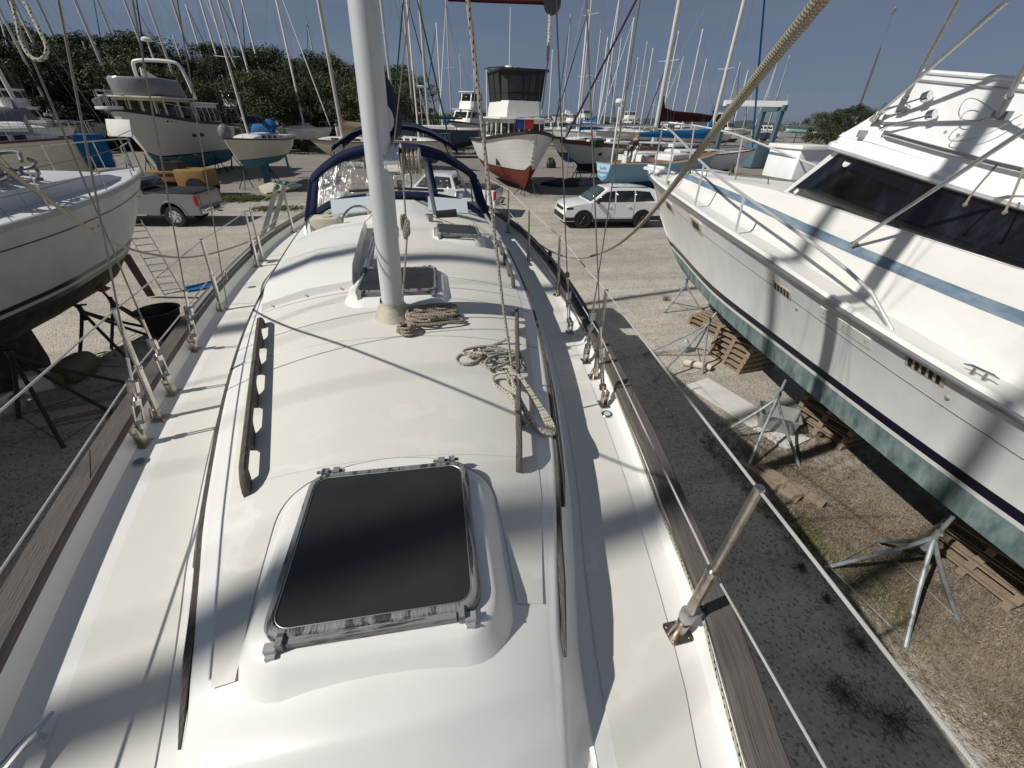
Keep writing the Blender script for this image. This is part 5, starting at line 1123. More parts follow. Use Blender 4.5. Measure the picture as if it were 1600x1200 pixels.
# ---- a motor cruiser/trawler: hull, house, windows, bridge
def cruiser(name, label, pos, head, L=11, B=3.9, zb=3.6, zm=2.9, zs=2.7, zwl=1.4, zbody=.6, top=GEL, bot=BLUEP, boot=NAVYP, cap=BLACK, house=None, fly=None, canopy=None, rails=True, tr=.85, group=None, cat='motor boat', win=DARKGL, rake=.2, planks=False, bw=.1, post=None):
    o = empty(name, (0, 0, 0), 0, label, cat, group)
    sh_ = lambda t: (B/2)*(sin(pi/2*min(1, t/.4))**.62 if t < .4 else 1-(1-tr)*((t-.4)/.6)**2)
    zsh = lambda t: zb+(zm-zb)*(1-(1-min(1, t/.65))**1.8) if t < .65 else zm+(zs-zm)*((t-.65)/.35)
    zk = lambda t: (zbody+(zb-.02-zbody)*(1-t/rake)**1.5) if t < rake else zbody+.25*max(0, t-.6)
    T = [0, .006, .02, .04, .07, .11, .16]+fr(.2, 1, 14)
    def hw(t, z):
        zc = zwl-.25; u = max(0, min(1, (z-zk(t))/(zsh(t)-zk(t)+1e-6))); return sh_(t)*u**(1.15-.72*min(1, t/.5)) if u > 0 else 0
    def bnd(nm, lo, hi, m_, n):
        b = MB()
        for s in (-1, 1): b.grid([[(s*hw(t, z), -t*L, z) for z in fr(max(lo, zk(t)), max(min(hi, zsh(t)), max(lo, zk(t))), n+1)] for t in T])
        return b.build(nm, m_, o, ang=40)
    bnd('hull_bottom', 0, zwl, bot, 6); bnd('boot_stripe', zwl, zwl+bw, boot, 1); tp_ = bnd('topsides', zwl+bw, 99, top, 7)
    b = MB(); P = [(s*hw(1, z), -L, z) for s, zz in ((-1, fr(zk(1), zsh(1), 6)), (1, fr(zsh(1), zk(1), 6))) for z in zz]; b.add(P, [tuple(range(len(P)))]); b.build('transom', top, o)
    b = MB(); b.grid([[(sh_(t)*u, -t*L, zsh(t)-.10) for u in fr(-1, 1, 5)] for t in T]); b.build('deck', OFFW, o)
    for s in (-1, 1):
        b = MB(); b.loft([[(s*(sh_(t)+a), -t*L, zsh(t)+c_) for a, c_ in ((-.01, -.14), (.05, -.12), (.06, .05), (-.06, .05), (-.06, -.1))] for t in T], cap=True); b.build('cap_rail', cap, o)
        if planks:
            for f_ in fr(.15, .85, 7):
                b = MB(); b.tube([(s*(hw(t, zwl+.15+(zsh(t)-zwl-.15)*f_)-.003), -t*L, zwl+.15+(zsh(t)-zwl-.15)*f_) for t in T[1:]], .008, 4); b.build('plank_line', WHITE, tp_)
    def block(nm, t0, t1, wf, z0, z1, m_, rk0=.25, rk1=.05, tap=.94, roof=None, wins=None, par=None, over=.12, roofm=None):
        y0, y1 = -t0*L, -t1*L; w = sh_((t0+t1)/2)*wf; b = MB()
        lo = [(-w, y1, z0), (w, y1, z0), (w, y0-.25, z0), (w*.72, y0, z0), (-w*.72, y0, z0), (-w, y0-.25, z0)]; up = [(x*tap, (y1+rk1 if y == y1 else y-rk0), z1) for x, y, _ in lo]
        b.loft([lo, up], cap=True); bl = b.build(nm, m_, par or o, ang=25)
        if roof: b = MB(); b.bbox((0, (y0-rk0+y1+rk1)/2, z1+.04), (w*2*tap+2*over, abs(y1+rk1-y0+rk0)+2.4*over, .09), b=.04); b.build('roof', roofm or m_, bl)
        if wins:
            a0, a1, nf, ns = wins; P = lambda i, v: Vector(lo[i])*(1-v)+Vector(up[i])*v
            def pane(i, j, u0, u1):
                A, Bp, C_, D = (P(i, a0)*(1-u0)+P(j, a0)*u0, P(i, a0)*(1-u1)+P(j, a0)*u1, P(i, a1)*(1-u1)+P(j, a1)*u1, P(i, a1)*(1-u0)+P(j, a1)*u0)
                n = (Bp-A).cross(D-A).normalized(); c_ = (A+C_)/2; n = n if n.dot(c_-Vector((0, (y0+y1)/2, c_.z))) > 0 else -n
                b = MB(); b.add([q+n*.012 for q in (A, Bp, C_, D)], [(0, 1, 2, 3)]); b.build('window', win, bl, thick=.012)
            for k in range(nf): pane(3, 4, (k+.08)/nf, (k+.92)/nf)
            pane(2, 3, .1, .9); pane(4, 5, .1, .9)
            for k in range(ns):
                pane(1, 2, 1-(k+.90)/ns, 1-(k+.10)/ns); pane(5, 0, (k+.10)/ns, (k+.90)/ns)
        return bl
    if house:
        for hparams in house: block(**hparams)
    if rails:
        hh = .75; b = MB(); ts = [.55, .4, .27, .16, .08, .03]; P = [(-sh_(t)*.97, -t*L, zsh(t)+hh) for t in ts]+[(0, .35, zb+hh+.03)]+[(sh_(t)*.97, -t*L, zsh(t)+hh) for t in ts[::-1]]
        b.tube(P, .02, 6); br = b.build('bow_rail', STEEL, o)
        for t in ts:
            for s in (-1, 1): b = MB(); b.tube([(s*sh_(t)*.97, -t*L, zsh(t)), (s*sh_(t)*.97, -t*L, zsh(t)+hh)], .015, 6); b.build('rail_post', STEEL, br)
    o.location = (pos[0], pos[1], 0); o.rotation_euler = (0, 0, atan2(-head[0], head[1]))
    M_ = Matrix.Translation(o.location) @ Matrix.Rotation(o.rotation_euler[2], 4, 'Z')
    return o, M_, sh_, zk, hw, L
def add(o, b, name, m_, **k):
    x = _b(b, name, m_, None, **k); x.parent = o; return x
# ================================================================== SAILBOAT CLOSE ON THE LEFT
LBH = Vector((.13, .99, 0)).normalized()
LB = sailboat('sailboat', 'white sailboat with grey sheer line close on the left, its bow above the silver pickup', (-6.55, 13.35), LBH, L=11.2, B=3.75, zb=3.12, zm=2.93, zs=2.85, zwl=1.55, zbody=.95, tr=.7,
    top=mat('chalky_gelcoat', (.58, .59, .60), .45, col2=(.50, .50, .49), nscale=1.4), bot=DARKP, boot=NAVYP, deckm=mat('pale_deck', (.60, .61, .63), .5, noise=.1, nscale=2), mast=14, mt_=.47, cover=None, rub=ALUD, bw=.10, det=1, ncab=.22, windows=False, stays=True, mr=.09)
o_, M_, sh_, zk_, hw_, L_ = LB
for dz, m_ in ((.20, NAVYP),):
    b = MB(); T = fr(.05, 1, 24)
    for s in (1,): b.grid([[(s*(hw_(t, 1.42+z)+.004), -t*L_, 1.42+z) for z in (.30, .34, .38)] for t in T if zk_(t) < 1.6])
    add(o_, b, 'second_stripe', NAVYP)
    b = MB(); b.grid([[(hw_(t, 2.93-.30+.18*(1-min(1, t/.6))**2+z)+.004, -t*L_, 2.93-.30+.18*(1-min(1, t/.6))**2+z) for z in (0, .018)] for t in T]); add(o_, b, 'cove_line', BLACK)
for t, z in ((.14, .31), (.165, .31)):
    pass
for t, w in ((.27, .34), (.42, .38), (.60, .4)):
    b = MB(); z = 3.08; x = sh_(t)*.62*.93
    b.box((x*.72, -t*L_, 3.27 if t > .3 else 3.20), (.17, w, .012), ry=.30); add(o_, b, 'deck_window', DARKGL)
for t, zz in ((.335, 2.52), (.355, 2.52)):
    x = hw_(t, zz); b = MB(); b.lathe([(0, 0), (.035, 0), (.03, .015), (.018, .015), (.018, .004), (0, .004)], (x-.003, -t*L_, zz), 14, axis=(1, 0, -.1)); add(o_, b, 'vent_fitting', STEELW)
x = hw_(.105, 2.72); b = MB(); b.prism([(p[0], p[1]) for p in [(q[0], q[1]) for q in rrect(.06, .11, .03)]], (x-.005, -.105*L_, 2.70), (0, 1, 0), (0, 0, 1), (.02, 0, 0)); add(o_, b, 'hawse_hole', STEELW)
# solar/radar panel on the bow rail, extra pulpit tubes
b = MB(); b.bbox((0, 0, 0), (.66, .36, .03), b=.012); pn = add(o_, b, 'white_panel', BOARD); pw = onY(186, 200, 12.9); pl_ = (M_.inverted() @ pw); pn.location = pl_; pn.rotation_euler = (1.25, 0, -.25)
for dx in (-.10, .08): b = MB(); b.tube([pl_+Vector((dx, .02, -.05)), pl_+Vector((dx+.12, -.15, -1.0))], .018, 8); add(o_, b, 'panel_post', STEEL)
# sails flaked on deck
random.seed(12); b = MB()
for k in range(26):
    c_ = Vector((random.uniform(-.2, 1.0), -.40*L_+random.uniform(-.7, .5), 3.42+random.uniform(0, .22))); P = [c_+Vector((.45*cos(a)*random.uniform(.7, 1.1), .25*sin(a)*random.uniform(.7, 1.2)+.1*k/26, .10*sin(a*1.3+k))) for a in fr(0, random.uniform(2.5, 5), 9)]; b.tube(smooth(P, 1), .028, 6)
q = _b(b, 'rope_pile', GREYC, None); q.data.transform(M_); tag(q, 'grey heap of lines and rolled cloth on the deck of the left sailboat', 'rope pile')
stands_for(LB, ((.30, 1), (.74, 1)), STANDB, .03, 1.18, .85, ['black stand furthest forward under the left sailboat', 'black stand closest to the camera under the left sailboat'])
jack((-6.75, 7.55, 1.25), [(-5.43, 5.98), (-5.16, 6.78), (-5.4, 7.79), (-6.61, 6.93)], STANDB, .03, label='four-legged black stand beside the clear bin under the left sailboat', pad=False)
jack((-6.75, 9.3, 1.25), [(-5.5, 8.3), (-5.3, 9.4), (-5.9, 10.2), (-6.7, 8.6)], STANDB, .03, label='black stand right of the olive float under the left sailboat', pad=False)
b = MB(); b.box((0, 0, 0), (.17, .05, 2.0), rx=0); pst = b.build('support_plank', mat('dark_plank', (.05, .035, .028), .8, noise=.4), ang=20)
a, c_ = onZ(236, 462, .05), onY(196, 398, 12.0); pst.location = (a+c_)/2; pst.rotation_euler = (c_-a).to_track_quat('Z', 'Y').to_euler(); pst.scale = (1, 1, (c_-a).length/2.0); tag(pst, 'dark plank propped against the bow of the left sailboat', 'plank')
# ladders
def ladder(p0, p1, w, n, m_, label, ends=None, side=None):
    p0, p1 = Vector(p0), Vector(p1); o = empty('ladder', p0, 0, label, 'ladder'); ax = (p1-p0).normalized(); sd_ = Vector(side).normalized()*w/2; dn = ax.cross(sd_).normalized()
    for s in (-1, 1):
        b = MB(); a, c_ = p0+sd_*s, p1+sd_*s; b.loft([[q+dn*u*.035+sd_.normalized()*v*.012 for u, v in ((-1, -1), (1, -1), (1, 1), (-1, 1))] for q in (a, c_)], cap=True); r = b.build('rail', m_, o)
        if ends: b = MB(); b.ball(c_, .05, 8, (1, 1, .8)); b.build('end_cap', ends, r)
    for k in range(n): b = MB(); q = p0+(p1-p0)*(k+.6)/(n+.2); b.tube([q-sd_, q+sd_], .015, 6); b.build('rung', m_, o)
    return o
ladder(onZ(271, 458, 0), onY(205, 345, 13.6), .42, 11, ALU, 'aluminium ladder leaning on the bow of the left sailboat', side=(1, .45, 0))
ladder((-4.1, 9.5, 0), (-1.98, 8.25, 3.36), .42, 12, ALUD, 'grey ladder with green end caps leaning on our rail at the left', mat('green_cap', (.03, .16, .09), .5), side=(.1, 1, 0))
# things lying on the ground on the left
q = onZ(30, 640, 0); b = MB(); out = [rrect(.30*k, .21*k, .05, z) for k, z in ((.85, 0), (.88, .01), (1, .26), (1.05, .27), (1.05, .285), (.98, .285), (.84, .02))]; b.loft(out); b.add(out[-1], [tuple(range(len(out[-1])))])
o = b.build('storage_bin', BIN); o.location = (q.x-.1, q.y-.1, .0); o.rotation_euler = (0, 0, .5); tag(o, 'clear plastic bin on the gravel at the left edge', 'bin')
q = onZ(62, 612, 0); b = MB(); b.bbox((0, 0, .16), (.42, .32, .32), b=.03); o = b.build('cooler_box', WHITE); o.location = (q.x-.05, q.y+.15, 0); o.rotation_euler = (0, 0, .4); tag(o, 'white box behind the clear bin at the left edge', 'box')
q = onZ(122, 596, 0); b = MB(); b.lathe([(0, -.36), (.10, -.36), (.19, -.30), (.235, -.15), (.235, .15), (.19, .30), (.10, .36), (0, .36)], (0, 0, .23), 22, axis=(.25, 1, 0)); b.lathe([(0, 0), (.13, 0), (.13, .02), (0, .02)], (-.092, -.365, .23), 16, axis=(-.25, -1, 0)); o = b.build('float_tank', OLIVE); o.location = (q.x, q.y+.15, 0); tag(o, 'olive barrel-shaped float lying under the left sailboat', 'float')
for i, (x, y, l, rz, m_, lab) in enumerate(((160, 625, 1.7, .25, WOOD, 'longer reddish plank'), (175, 640, 1.5, .3, WOOD, 'shorter plank nearest our rail'), (150, 655, 1.6, .2, GALV, 'thin grey bar'))):
    q = onZ(x, y, 0); b = MB(); b.box((0, 0, .02+.0*i), (l, .10 if i < 2 else .03, .035)); o = b.build('plank', m_, ang=20); o.location = (q.x, q.y, .002); o.rotation_euler = (0, 0, rz); tag(o, lab+' on the ground beside the olive float', 'plank')
q = onZ(168, 560, 0); random.seed(3); b = MB(); P = [q+Vector((.16*cos(i*.9)+random.gauss(0, .05), .12*sin(i*.9)+random.gauss(0, .05), .02+.003*i)) for i in range(26)]; b.tube(smooth(P, 2), .012, 6); tag(b.build('yellow_line', mat('yellow_rope', (.42, .38, .10), .8)), 'tangle of yellow line on the gravel beyond the olive float', 'rope')
q = onZ(262, 520, 0); b = MB(); b.lathe([(0, 0), (.30, 0), (.42, .55), (.45, .58), (.40, .58), (.30, .10), (0, .08)], q, 20); tag(b.build('plant_tub', BLACK), 'black round tub between the left sailboat and our rail', 'tub')
q = onZ(320, 448, 0); b = MB(); b.box((0, 0, .03), (.9, .5, .03)); b.box((.1, .1, .05), (.5, .3, .02), rz=.3); o = b.build('blue_mat', BLUEC, ang=20); o.location = q; o.rotation_euler = (0, 0, .5); tag(o, 'small blue mat on the gravel just beyond our left rail', 'mat')
# ================================================================== VEHICLES
def wheel(o, x, y, r, rim, w=.25, black=False):
    s = 1 if x > 0 else -1; ax = (s, 0, 0); b = MB(); b.lathe([(r*.60, -w/2), (r*.93, -w/2), (r, -w/2+.03), (r, w/2-.03), (r*.93, w/2), (r*.62, w/2), (r*.60, w/2-.05), (r*.60, -w/2)], (x, y, r), 28, axis=ax); wh = add(o, b, 'wheel', RUBBER)
    b = MB(); b.lathe([(0, w/2-.09), (r*.60, w/2-.09), (r*.62, w/2-.02), (r*.57, w/2-.015), (r*.55, w/2-.06), (0, w/2-.06)], (x, y, r), 24, axis=ax)
    for k in range(6):
        a = k*pi/3; b.tube([(x+s*(w/2-.035), y, r), (x+s*(w/2-.03), y+cos(a)*r*.58, r+sin(a)*r*.58)], [.055, .035], 6, flat=(1, .7))
    b.build('rim', rim, None); ri = bpy.data.objects[-1] if 0 else S.collection.objects[-1]; ri.parent = wh
def car_side(pts, arches, z0):
    "outline of the lower body in (y,z) with wheel arches cut out; y forward"
    out = []; ys = sorted(arches, key=lambda a: -a[0])
    P = [(pts[0][0], z0)]
    for yc, r in sorted(arches):
        P += [(yc-r, z0)]+[(yc-r*cos(a), z0+(.0)+r*sin(a)*1.0) for a in fr(0.15, pi-.15, 11)]+[(yc+r, z0)]
    P += [(pts[-1][0], z0)]+[p for p in reversed(pts)]
    return P
def body_from(o, outline, W2, m_, name='body', tum=.05):
    b = MB(); n = len(outline); R = []
    for x, k in ((-W2+.0, .0), (-W2+.06, 1), (W2-.06, 1), (W2, .0)):
        R.append([(x if z > .0 else x, y, z) for y, z in outline])
    cx = sum(p[0] for p in outline)/n; cz = sum(p[1] for p in outline)/n
    def ring(x, s): return [(x, cx+(y-cx)*(1-.012*s), z-(z-.9)*.02*s if z > .9 else z) for y, z in outline]
    R = [ring(-W2, 1), ring(-W2+.05, 0), ring(W2-.05, 0), ring(W2, 1)]
    b.loft(R); f0 = [tuple(range(n))]; b.add(R[0], f0); b.add(R[-1], f0)
    return add(o, b, name, m_, ang=30)
# SUV: y forward, nose at +2.45
def suv(label, pos, head):
    o = empty('suv', (0, 0, 0), 0, label, 'suv'); W2 = .97
    top = [(-2.42, .62), (-2.45, .95), (-2.36, 1.16), (-1.5, 1.19), (0, 1.17), (1.05, 1.15), (1.5, 1.12), (2.05, 1.05), (2.32, .98), (2.42, .80), (2.43, .5)]
    body_from(o, car_side(top, ((-1.48, .47), (1.50, .47)), .33), W2, CARW)
    # cladding round the arches and along the sill
    for s in (-1, 1):
        b = MB()
        for yc in (-1.48, 1.50):
            R = [[(s*(W2+.004+q), yc-r*cos(a), .36+r*sin(a)) for r, q in ((.43, 0), (.43, .02), (.50, .02), (.51, 0))] for a in fr(.05, pi-.05, 15)]; b.loft(R)
        b.box((s*(W2-.005), .0, .38), (.04, 2.0, .14)); b.box((s*(W2-.005), -2.2, .47), (.04, .46, .2)); b.box((s*(W2-.005), 2.2, .45), (.04, .46, .16)); add(o, b, 'cladding', BLACK)
        b = MB(); b.box((s*(W2+.004), .0, .53), (.012, 1.9, .02)); add(o, b, 'trim', CARW)
    gl = [(-2.30, 1.17), (-2.16, 1.50), (-1.95, 1.70), (-1.2, 1.78), (-.2, 1.79), (.35, 1.72), (1.22, 1.15)]
    b = MB(); R = []
    for k, x in ((0, W2-.02), ):
        pass
    n = len(gl); L0 = [(-(W2-.03-(z-1.15)*.30), y, z) for y, z in gl]; R0 = [(W2-.03-(z-1.15)*.30, y, z) for y, z in gl]
    Lm = [(-(W2-.16-(z-1.15)*.30), y, z+(.02 if z > 1.6 else 0)) for y, z in gl]; Rm = [(-x, y, z) for x, y, z in Lm]
    b.loft([L0, Lm, Rm, R0], close=False); b.add(L0, [tuple(range(n))]); b.add(R0, [tuple(range(n))]); add(o, b, 'cabin', CARW, ang=25)
    def gx_(z): return W2-.03-(z-1.15)*.30+.008
    for s in (-1, 1):
        for P in (((1.05, 1.19), (.42, 1.60), (.02, 1.655), (.02, 1.18)), ((-.05, 1.18), (-.05, 1.66), (-.95, 1.665), (-.95, 1.19)), ((-1.02, 1.19), (-1.02, 1.665), (-1.72, 1.62), (-2.02, 1.24))):
            b = MB(); b.add([(s*gx_(z), y, z) for y, z in P], [(0, 1, 2, 3)]); add(o, b, 'window', DARKGL, thick=.008)
        b = MB(); b.box((s*(W2-.06-.2), -.7, 1.80), (.04, 1.9, .035)); add(o, b, 'roof_rail', BLACK)
        b = MB(); b.bbox((s*(W2+.10), .88, 1.22), (.16, .14, .16), b=.04); b.box((s*(W2+.0), .88, 1.17), (.12, .05, .03)); add(o, b, 'mirror', BLACK)
        for y in (.28, -.72): b = MB(); b.tube([(s*(W2+.012), y-.10, 1.0), (s*(W2+.03), y-.05, 1.0), (s*(W2+.03), y+.05, 1.0), (s*(W2+.012), y+.1, 1.0)], .016, 6); add(o, b, 'door_handle', CARW)
        b = MB()
        for y in (1.12, -.02, -1.0): b.box((s*(W2+.001), y, .80), (.006, .012, .66))
        add(o, b, 'door_seam', BLACK)
        b = MB(); b.prism([(0, 0), (.34, -.02), (.36, .07), (.04, .10)], (s*(W2-.03), 2.02, .88), (0, 1, 0), (0, 0, 1), (s*.035, 0, 0)); add(o, b, 'headlight', DARKGL)
        b = MB(); b.box((s*(W2-.015), -2.33, 1.02), (.05, .24, .10)); add(o, b, 'tail_light', REDL)
    b = MB(); b.add([(-.62, .66-.18, 1.70+.02), (.62, .66-.18, 1.72), (.80, 1.17, 1.19), (-.80, 1.17, 1.19)], [(0, 1, 2, 3)]); ws = add(o, b, 'windshield', mat('tinted_windshield', (.05, .08, .08), .08, spec=.7), thick=.01); ws.location = (0, .03, .035)
    b = MB(); b.box((0, 2.425, .84), (1.1, .03, .13)); add(o, b, 'grille', BLACK); b = MB(); b.bbox((0, 2.40, .50), (1.7, .14, .22), b=.05); add(o, b, 'bumper_insert', BLACK)
    for x in (-.86, .86):
        for y in (-1.48, 1.50): wheel(o, x, y, .40, BLACK)
    b = MB(); b.box((0, 0, .42), (1.5, 4.4, .2)); add(o, b, 'underbody', BLACK)
    o.location = (*pos, 0); o.rotation_euler = (0, 0, atan2(-head[0], head[1])); return o
h_ = Vector((-1, .05, 0)).normalized(); suv('white suv with black wheels parked on the gravel by the yacht bow', (9.55, 20.1), h_)
def pickup(label, pos, head, paint, rim=CHROME):
    o = empty('pickup_truck', (0, 0, 0), 0, label, 'pickup truck'); W2 = 1.02
    top = [(-2.9, .62), (-2.92, 1.0), (-2.9, 1.32), (-1.2, 1.34), (-.9, 1.30), (.9, 1.27), (1.4, 1.24), (2.5, 1.18), (2.75, 1.05), (2.85, .80), (2.85, .55)]
    body_from(o, car_side(top, ((-1.75, .52), (1.85, .52)), .48), W2, paint)
    b = MB(); b.bbox((0, -1.85, 1.355), (1.9, 2.0, .05), b=.02); add(o, b, 'bed_cover', BLACK)
    gl = [(-.82, 1.29), (-.62, 1.86), (-.3, 1.95), (.6, 1.93), (.9, 1.82), (1.5, 1.24)]; n = len(gl); L0 = [(-(W2-.06-(z-1.25)*.27), y, z) for y, z in gl]; Lm = [(x*.86, y, z+.02*(z > 1.8)) for x, y, z in L0]
    b = MB(); b.loft([L0, Lm, [(-x, y, z) for x, y, z in Lm], [(-x, y, z) for x, y, z in L0]], close=False); b.add(L0, [tuple(range(n))]); b.add([(-x, y, z) for x, y, z in L0], [tuple(range(n))]); add(o, b, 'cab', paint, ang=25)
    for s in (-1, 1):
        for P in (((1.30, 1.31), (.85, 1.76), (.35, 1.83), (.35, 1.31)), ((.27, 1.31), (.27, 1.83), (-.5, 1.80), (-.62, 1.33))):
            b = MB(); b.add([(s*(W2-.05-(z-1.25)*.27), y, z) for y, z in P], [(0, 1, 2, 3)]); add(o, b, 'window', DARKGL, thick=.01)
        b = MB(); b.bbox((s*(W2-.02), -2.87, 1.08), (.10, .14, .40), b=.03); add(o, b, 'tail_light', REDL)
        b = MB(); b.box((s*(W2+.02), .25, .50), (.12, 1.9, .05)); add(o, b, 'running_board', CHROME)
        b = MB()
        for yc in (-1.75, 1.85): b.loft([[(s*(W2+.004+q), yc-r*cos(a), .50+r*sin(a)) for r, q in ((.50, 0), (.50, .02), (.56, .02), (.57, 0))] for a in fr(.1, pi-.1, 13)])
        add(o, b, 'wheel_arch', paint)
    b = MB(); b.add([(-.72, -.68, 1.78), (.72, -.68, 1.78), (.80, -.80, 1.40), (-.80, -.80, 1.40)], [(0, 1, 2, 3)]); q = add(o, b, 'rear_window', DARKGL, thick=.01); q.location = (0, -.02, 0)
    b = MB(); b.bbox((0, -3.0, .66), (1.9, .22, .20), b=.05); add(o, b, 'rear_bumper', CHROME); b = MB(); b.box((0, -3.05, .68), (.5, .18, .14)); b.tube([(0, -3.1, .52), (0, -3.3, .52)], .03, 8); add(o, b, 'tow_hitch', BLACK)
    b = MB(); b.box((0, -2.925, 1.05), (1.5, .02, .42)); b.box((0, -2.94, 1.2), (.3, .02, .06)); add(o, b, 'tailgate', paint)
    for x in (-.88, .88):
        for y in (-1.75, 1.85): wheel(o, x, y, .42, rim)
    b = MB(); b.box((0, 0, .55), (1.5, 5.2, .2)); add(o, b, 'underbody', BLACK)
    o.location = (*pos, 0); o.rotation_euler = (0, 0, atan2(-head[0], head[1])); return o
hh_ = Vector((-.96, .12, 0)).normalized(); q = onZ(276, 356, 0); pr = Vector((q.x, q.y, 0)); ctr = pr+hh_*1.75+Vector((hh_.y, -hh_.x, 0))*1.0
pickup('silver pickup truck with black bed cover, tail toward the picture centre', (ctr.x, ctr.y+.2), hh_, CARS)
pickup('white pickup truck mostly hidden behind the right end of the dodger', (1.9, 24.0), Vector((-.93, .36, 0)), CARW)
# yellow machine behind the pickup
o = empty('wheel_loader', (0, 0, 0), 0, 'rusty yellow forklift behind the silver pickup', 'forklift')
b = MB(); b.bbox((0, 0, 1.0), (1.7, 1.5, .9), b=.12); add(o, b, 'counterweight', YELLOW); b = MB(); b.bbox((-1.7, 0, 1.0), (1.8, 1.1, .4), b=.06); b.bbox((-1.7, 0, 1.27), (1.9, 1.2, .14), b=.05); add(o, b, 'engine_hood', YELLOW)
b = MB(); b.box((-1.2, 0, 1.55), (1.1, .8, .5)); b.box((-1.6, .2, 1.8), (.4, .4, .3)); add(o, b, 'seat_and_controls', BLACK)
for x, r in ((.2, .52), (-2.0, .42)):
    for y in (-.75, .75): b = MB(); b.lathe([(0, -.14), (r, -.14), (r, .14), (0, .14)], (x, y, r), 20, axis=(0, 1, 0)); add(o, b, 'wheel', RUBBER)
q = onZ(318, 305, 0); o.location = (q.x, q.y, 0); o.rotation_euler = (0, 0, -.1)
# ================================================================== THE YARD BEHIND
def GP(px, py, gy): x = px+(772-px)/(1555-py)*(gy-py); p = onZ(x, gy, 0); return Vector((p.x, p.y, 0))
def between(A, B_): d_ = A-B_; return (A.x, A.y), d_.normalized(), d_.length
def roundp(o, M_, b, name, m_, **k): return add(o, b, name, m_, **k)
# -- small sailboat with blue-green bottom
p, h, l = between(GP(348, 212, 303), GP(446, 222, 276))
T1 = sailboat('sailboat', 'small cream sailboat with blue-green bottom and navy sail cover behind the pickup', p, h, L=max(l, 7.5), B=2.7, zb=3.0, zm=2.75, zs=2.75, zwl=1.75, zbody=1.25, top=OFFW, bot=TEALP, boot=BLACK, cover=NAVY, mast=11, mt_=.36, bw=.04, dodger=BLUEC, rake=.22, coverh=.36)
stands_for(T1, ((.22, 1), (.62, 1), (.4, -1)), zt=1.45, out=.5, label=['black stand under the bow of the small cream sailboat', 'black stand under the stern of the small cream sailboat', 'black stand on the far side of the small cream sailboat'])
o_, M_ = T1[0], T1[1]; b = MB(); b.ball((0, -.35, 3.3), .38, 10, (1, .8, 1.1)); b.ball((.25, -.75, 3.2), .25, 8); add(o_, b, 'furled_anchor_bag', GREYC)
# -- blue-bottomed trawler with silver tarp over its bridge
p, h, l = between(GP(180, 170, 287), GP(352, 190, 256))
T2 = cruiser('trawler', 'large white trawler with blue bottom and silver tarp over its flybridge', p, h, L=11.5, B=4.3, zb=4.3, zm=3.55, zs=3.3, zwl=1.45, zbody=.25, bot=TEALP, boot=NAVYP, top=mat('trawler_gelcoat', (.60, .59, .56), .4, noise=.1), cap=BLACK, bw=.10, rake=.24,
    house=[dict(nm='deckhouse', t0=.17, t1=.52, wf=.80, z0=3.2, z1=4.95, m_=OFFW, rk0=.3, roof=True, wins=(.22, .90, 3, 2), over=.35), dict(nm='aft_cabin', t0=.52, t1=.84, wf=.85, z0=3.0, z1=4.75, m_=WHITE, rk0=.0, roof=True, wins=(.35, .85, 2, 4), over=.15)])
o_, M_ = T2[0], T2[1]
b = MB(); R = []
for z, s_, dy in ((4.95, 1.0, 0), (5.15, 1.06, .1), (5.9, 1.02, .25), (6.05, .92, .2)): R.append([(x*s_, -y+dy, z+.05*sin(x*5+y*3)) for x, y in ((-1.6, 5.6), (-1.62, 3.2), (-1.2, 2.55), (-.4, 2.3), (.4, 2.3), (1.2, 2.55), (1.62, 3.2), (1.6, 5.6), (0, 5.7))])
b.loft(R, cap=True); add(o_, b, 'bridge_tarp', GREYC, ang=60)
b = MB(); b.tube(smooth([(-1.75, -6.6, 5.0), (-1.65, -6.3, 7.0), (-1.2, -6.2, 7.25), (1.2, -6.2, 7.25), (1.65, -6.3, 7.0), (1.75, -6.6, 5.0)], 2), .11, 10); add(o_, b, 'radar_arch', WHITE)
b = MB(); b.tube([(0, -6.2, 7.3), (0, -6.2, 8.4)], .05, 8); b.lathe([(0, 0), (.32, 0), (.34, .12), (.2, .24), (0, .26)], (0, -6.2, 8.3), 16); add(o_, b, 'radar', WHITE)
b = MB(); b.box((.9, -6.6, 6.3), (.08, 1.8, .5), rx=.3); add(o_, b, 'white_flap', WHITE)
b = MB(); b.bbox((0, .45, 4.32), (.75, 1.5, .16), b=.05); add(o_, b, 'bow_platform', WHITE); b = MB(); b.tube(smooth([(-.8, -1.6, 5.1), (-.45, .3, 5.2), (0, 1.1, 5.25), (.45, .3, 5.2), (.8, -1.6, 5.1)], 2), .025, 6)
for x, y in ((-.4, .4), (.4, .4), (0, 1.1), (-.3, .8), (.3, .8)): b.tube([(x, y, 4.35), (x, y, 5.2)], .02, 6)
add(o_, b, 'pulpit', STEEL)
for t in (.40, .48):
    for s in (-1, 1):
        x = T2[4](t, 2.75); b = MB(); b.prism([(q[0], q[1]) for q in rrect(.24, .12, .05)], (s*(x-.03), -t*11.5, 2.75), (0, 1, 0), (0, 0, 1), (s*.06, 0, 0)); add(o_, b, 'porthole', BLACK)
b = MB(); b.tube([(1.2, -1.5, 4.9), (1.5, -.7, 4.6)], .18, 10); add(o_, b, 'fender', GREYC)
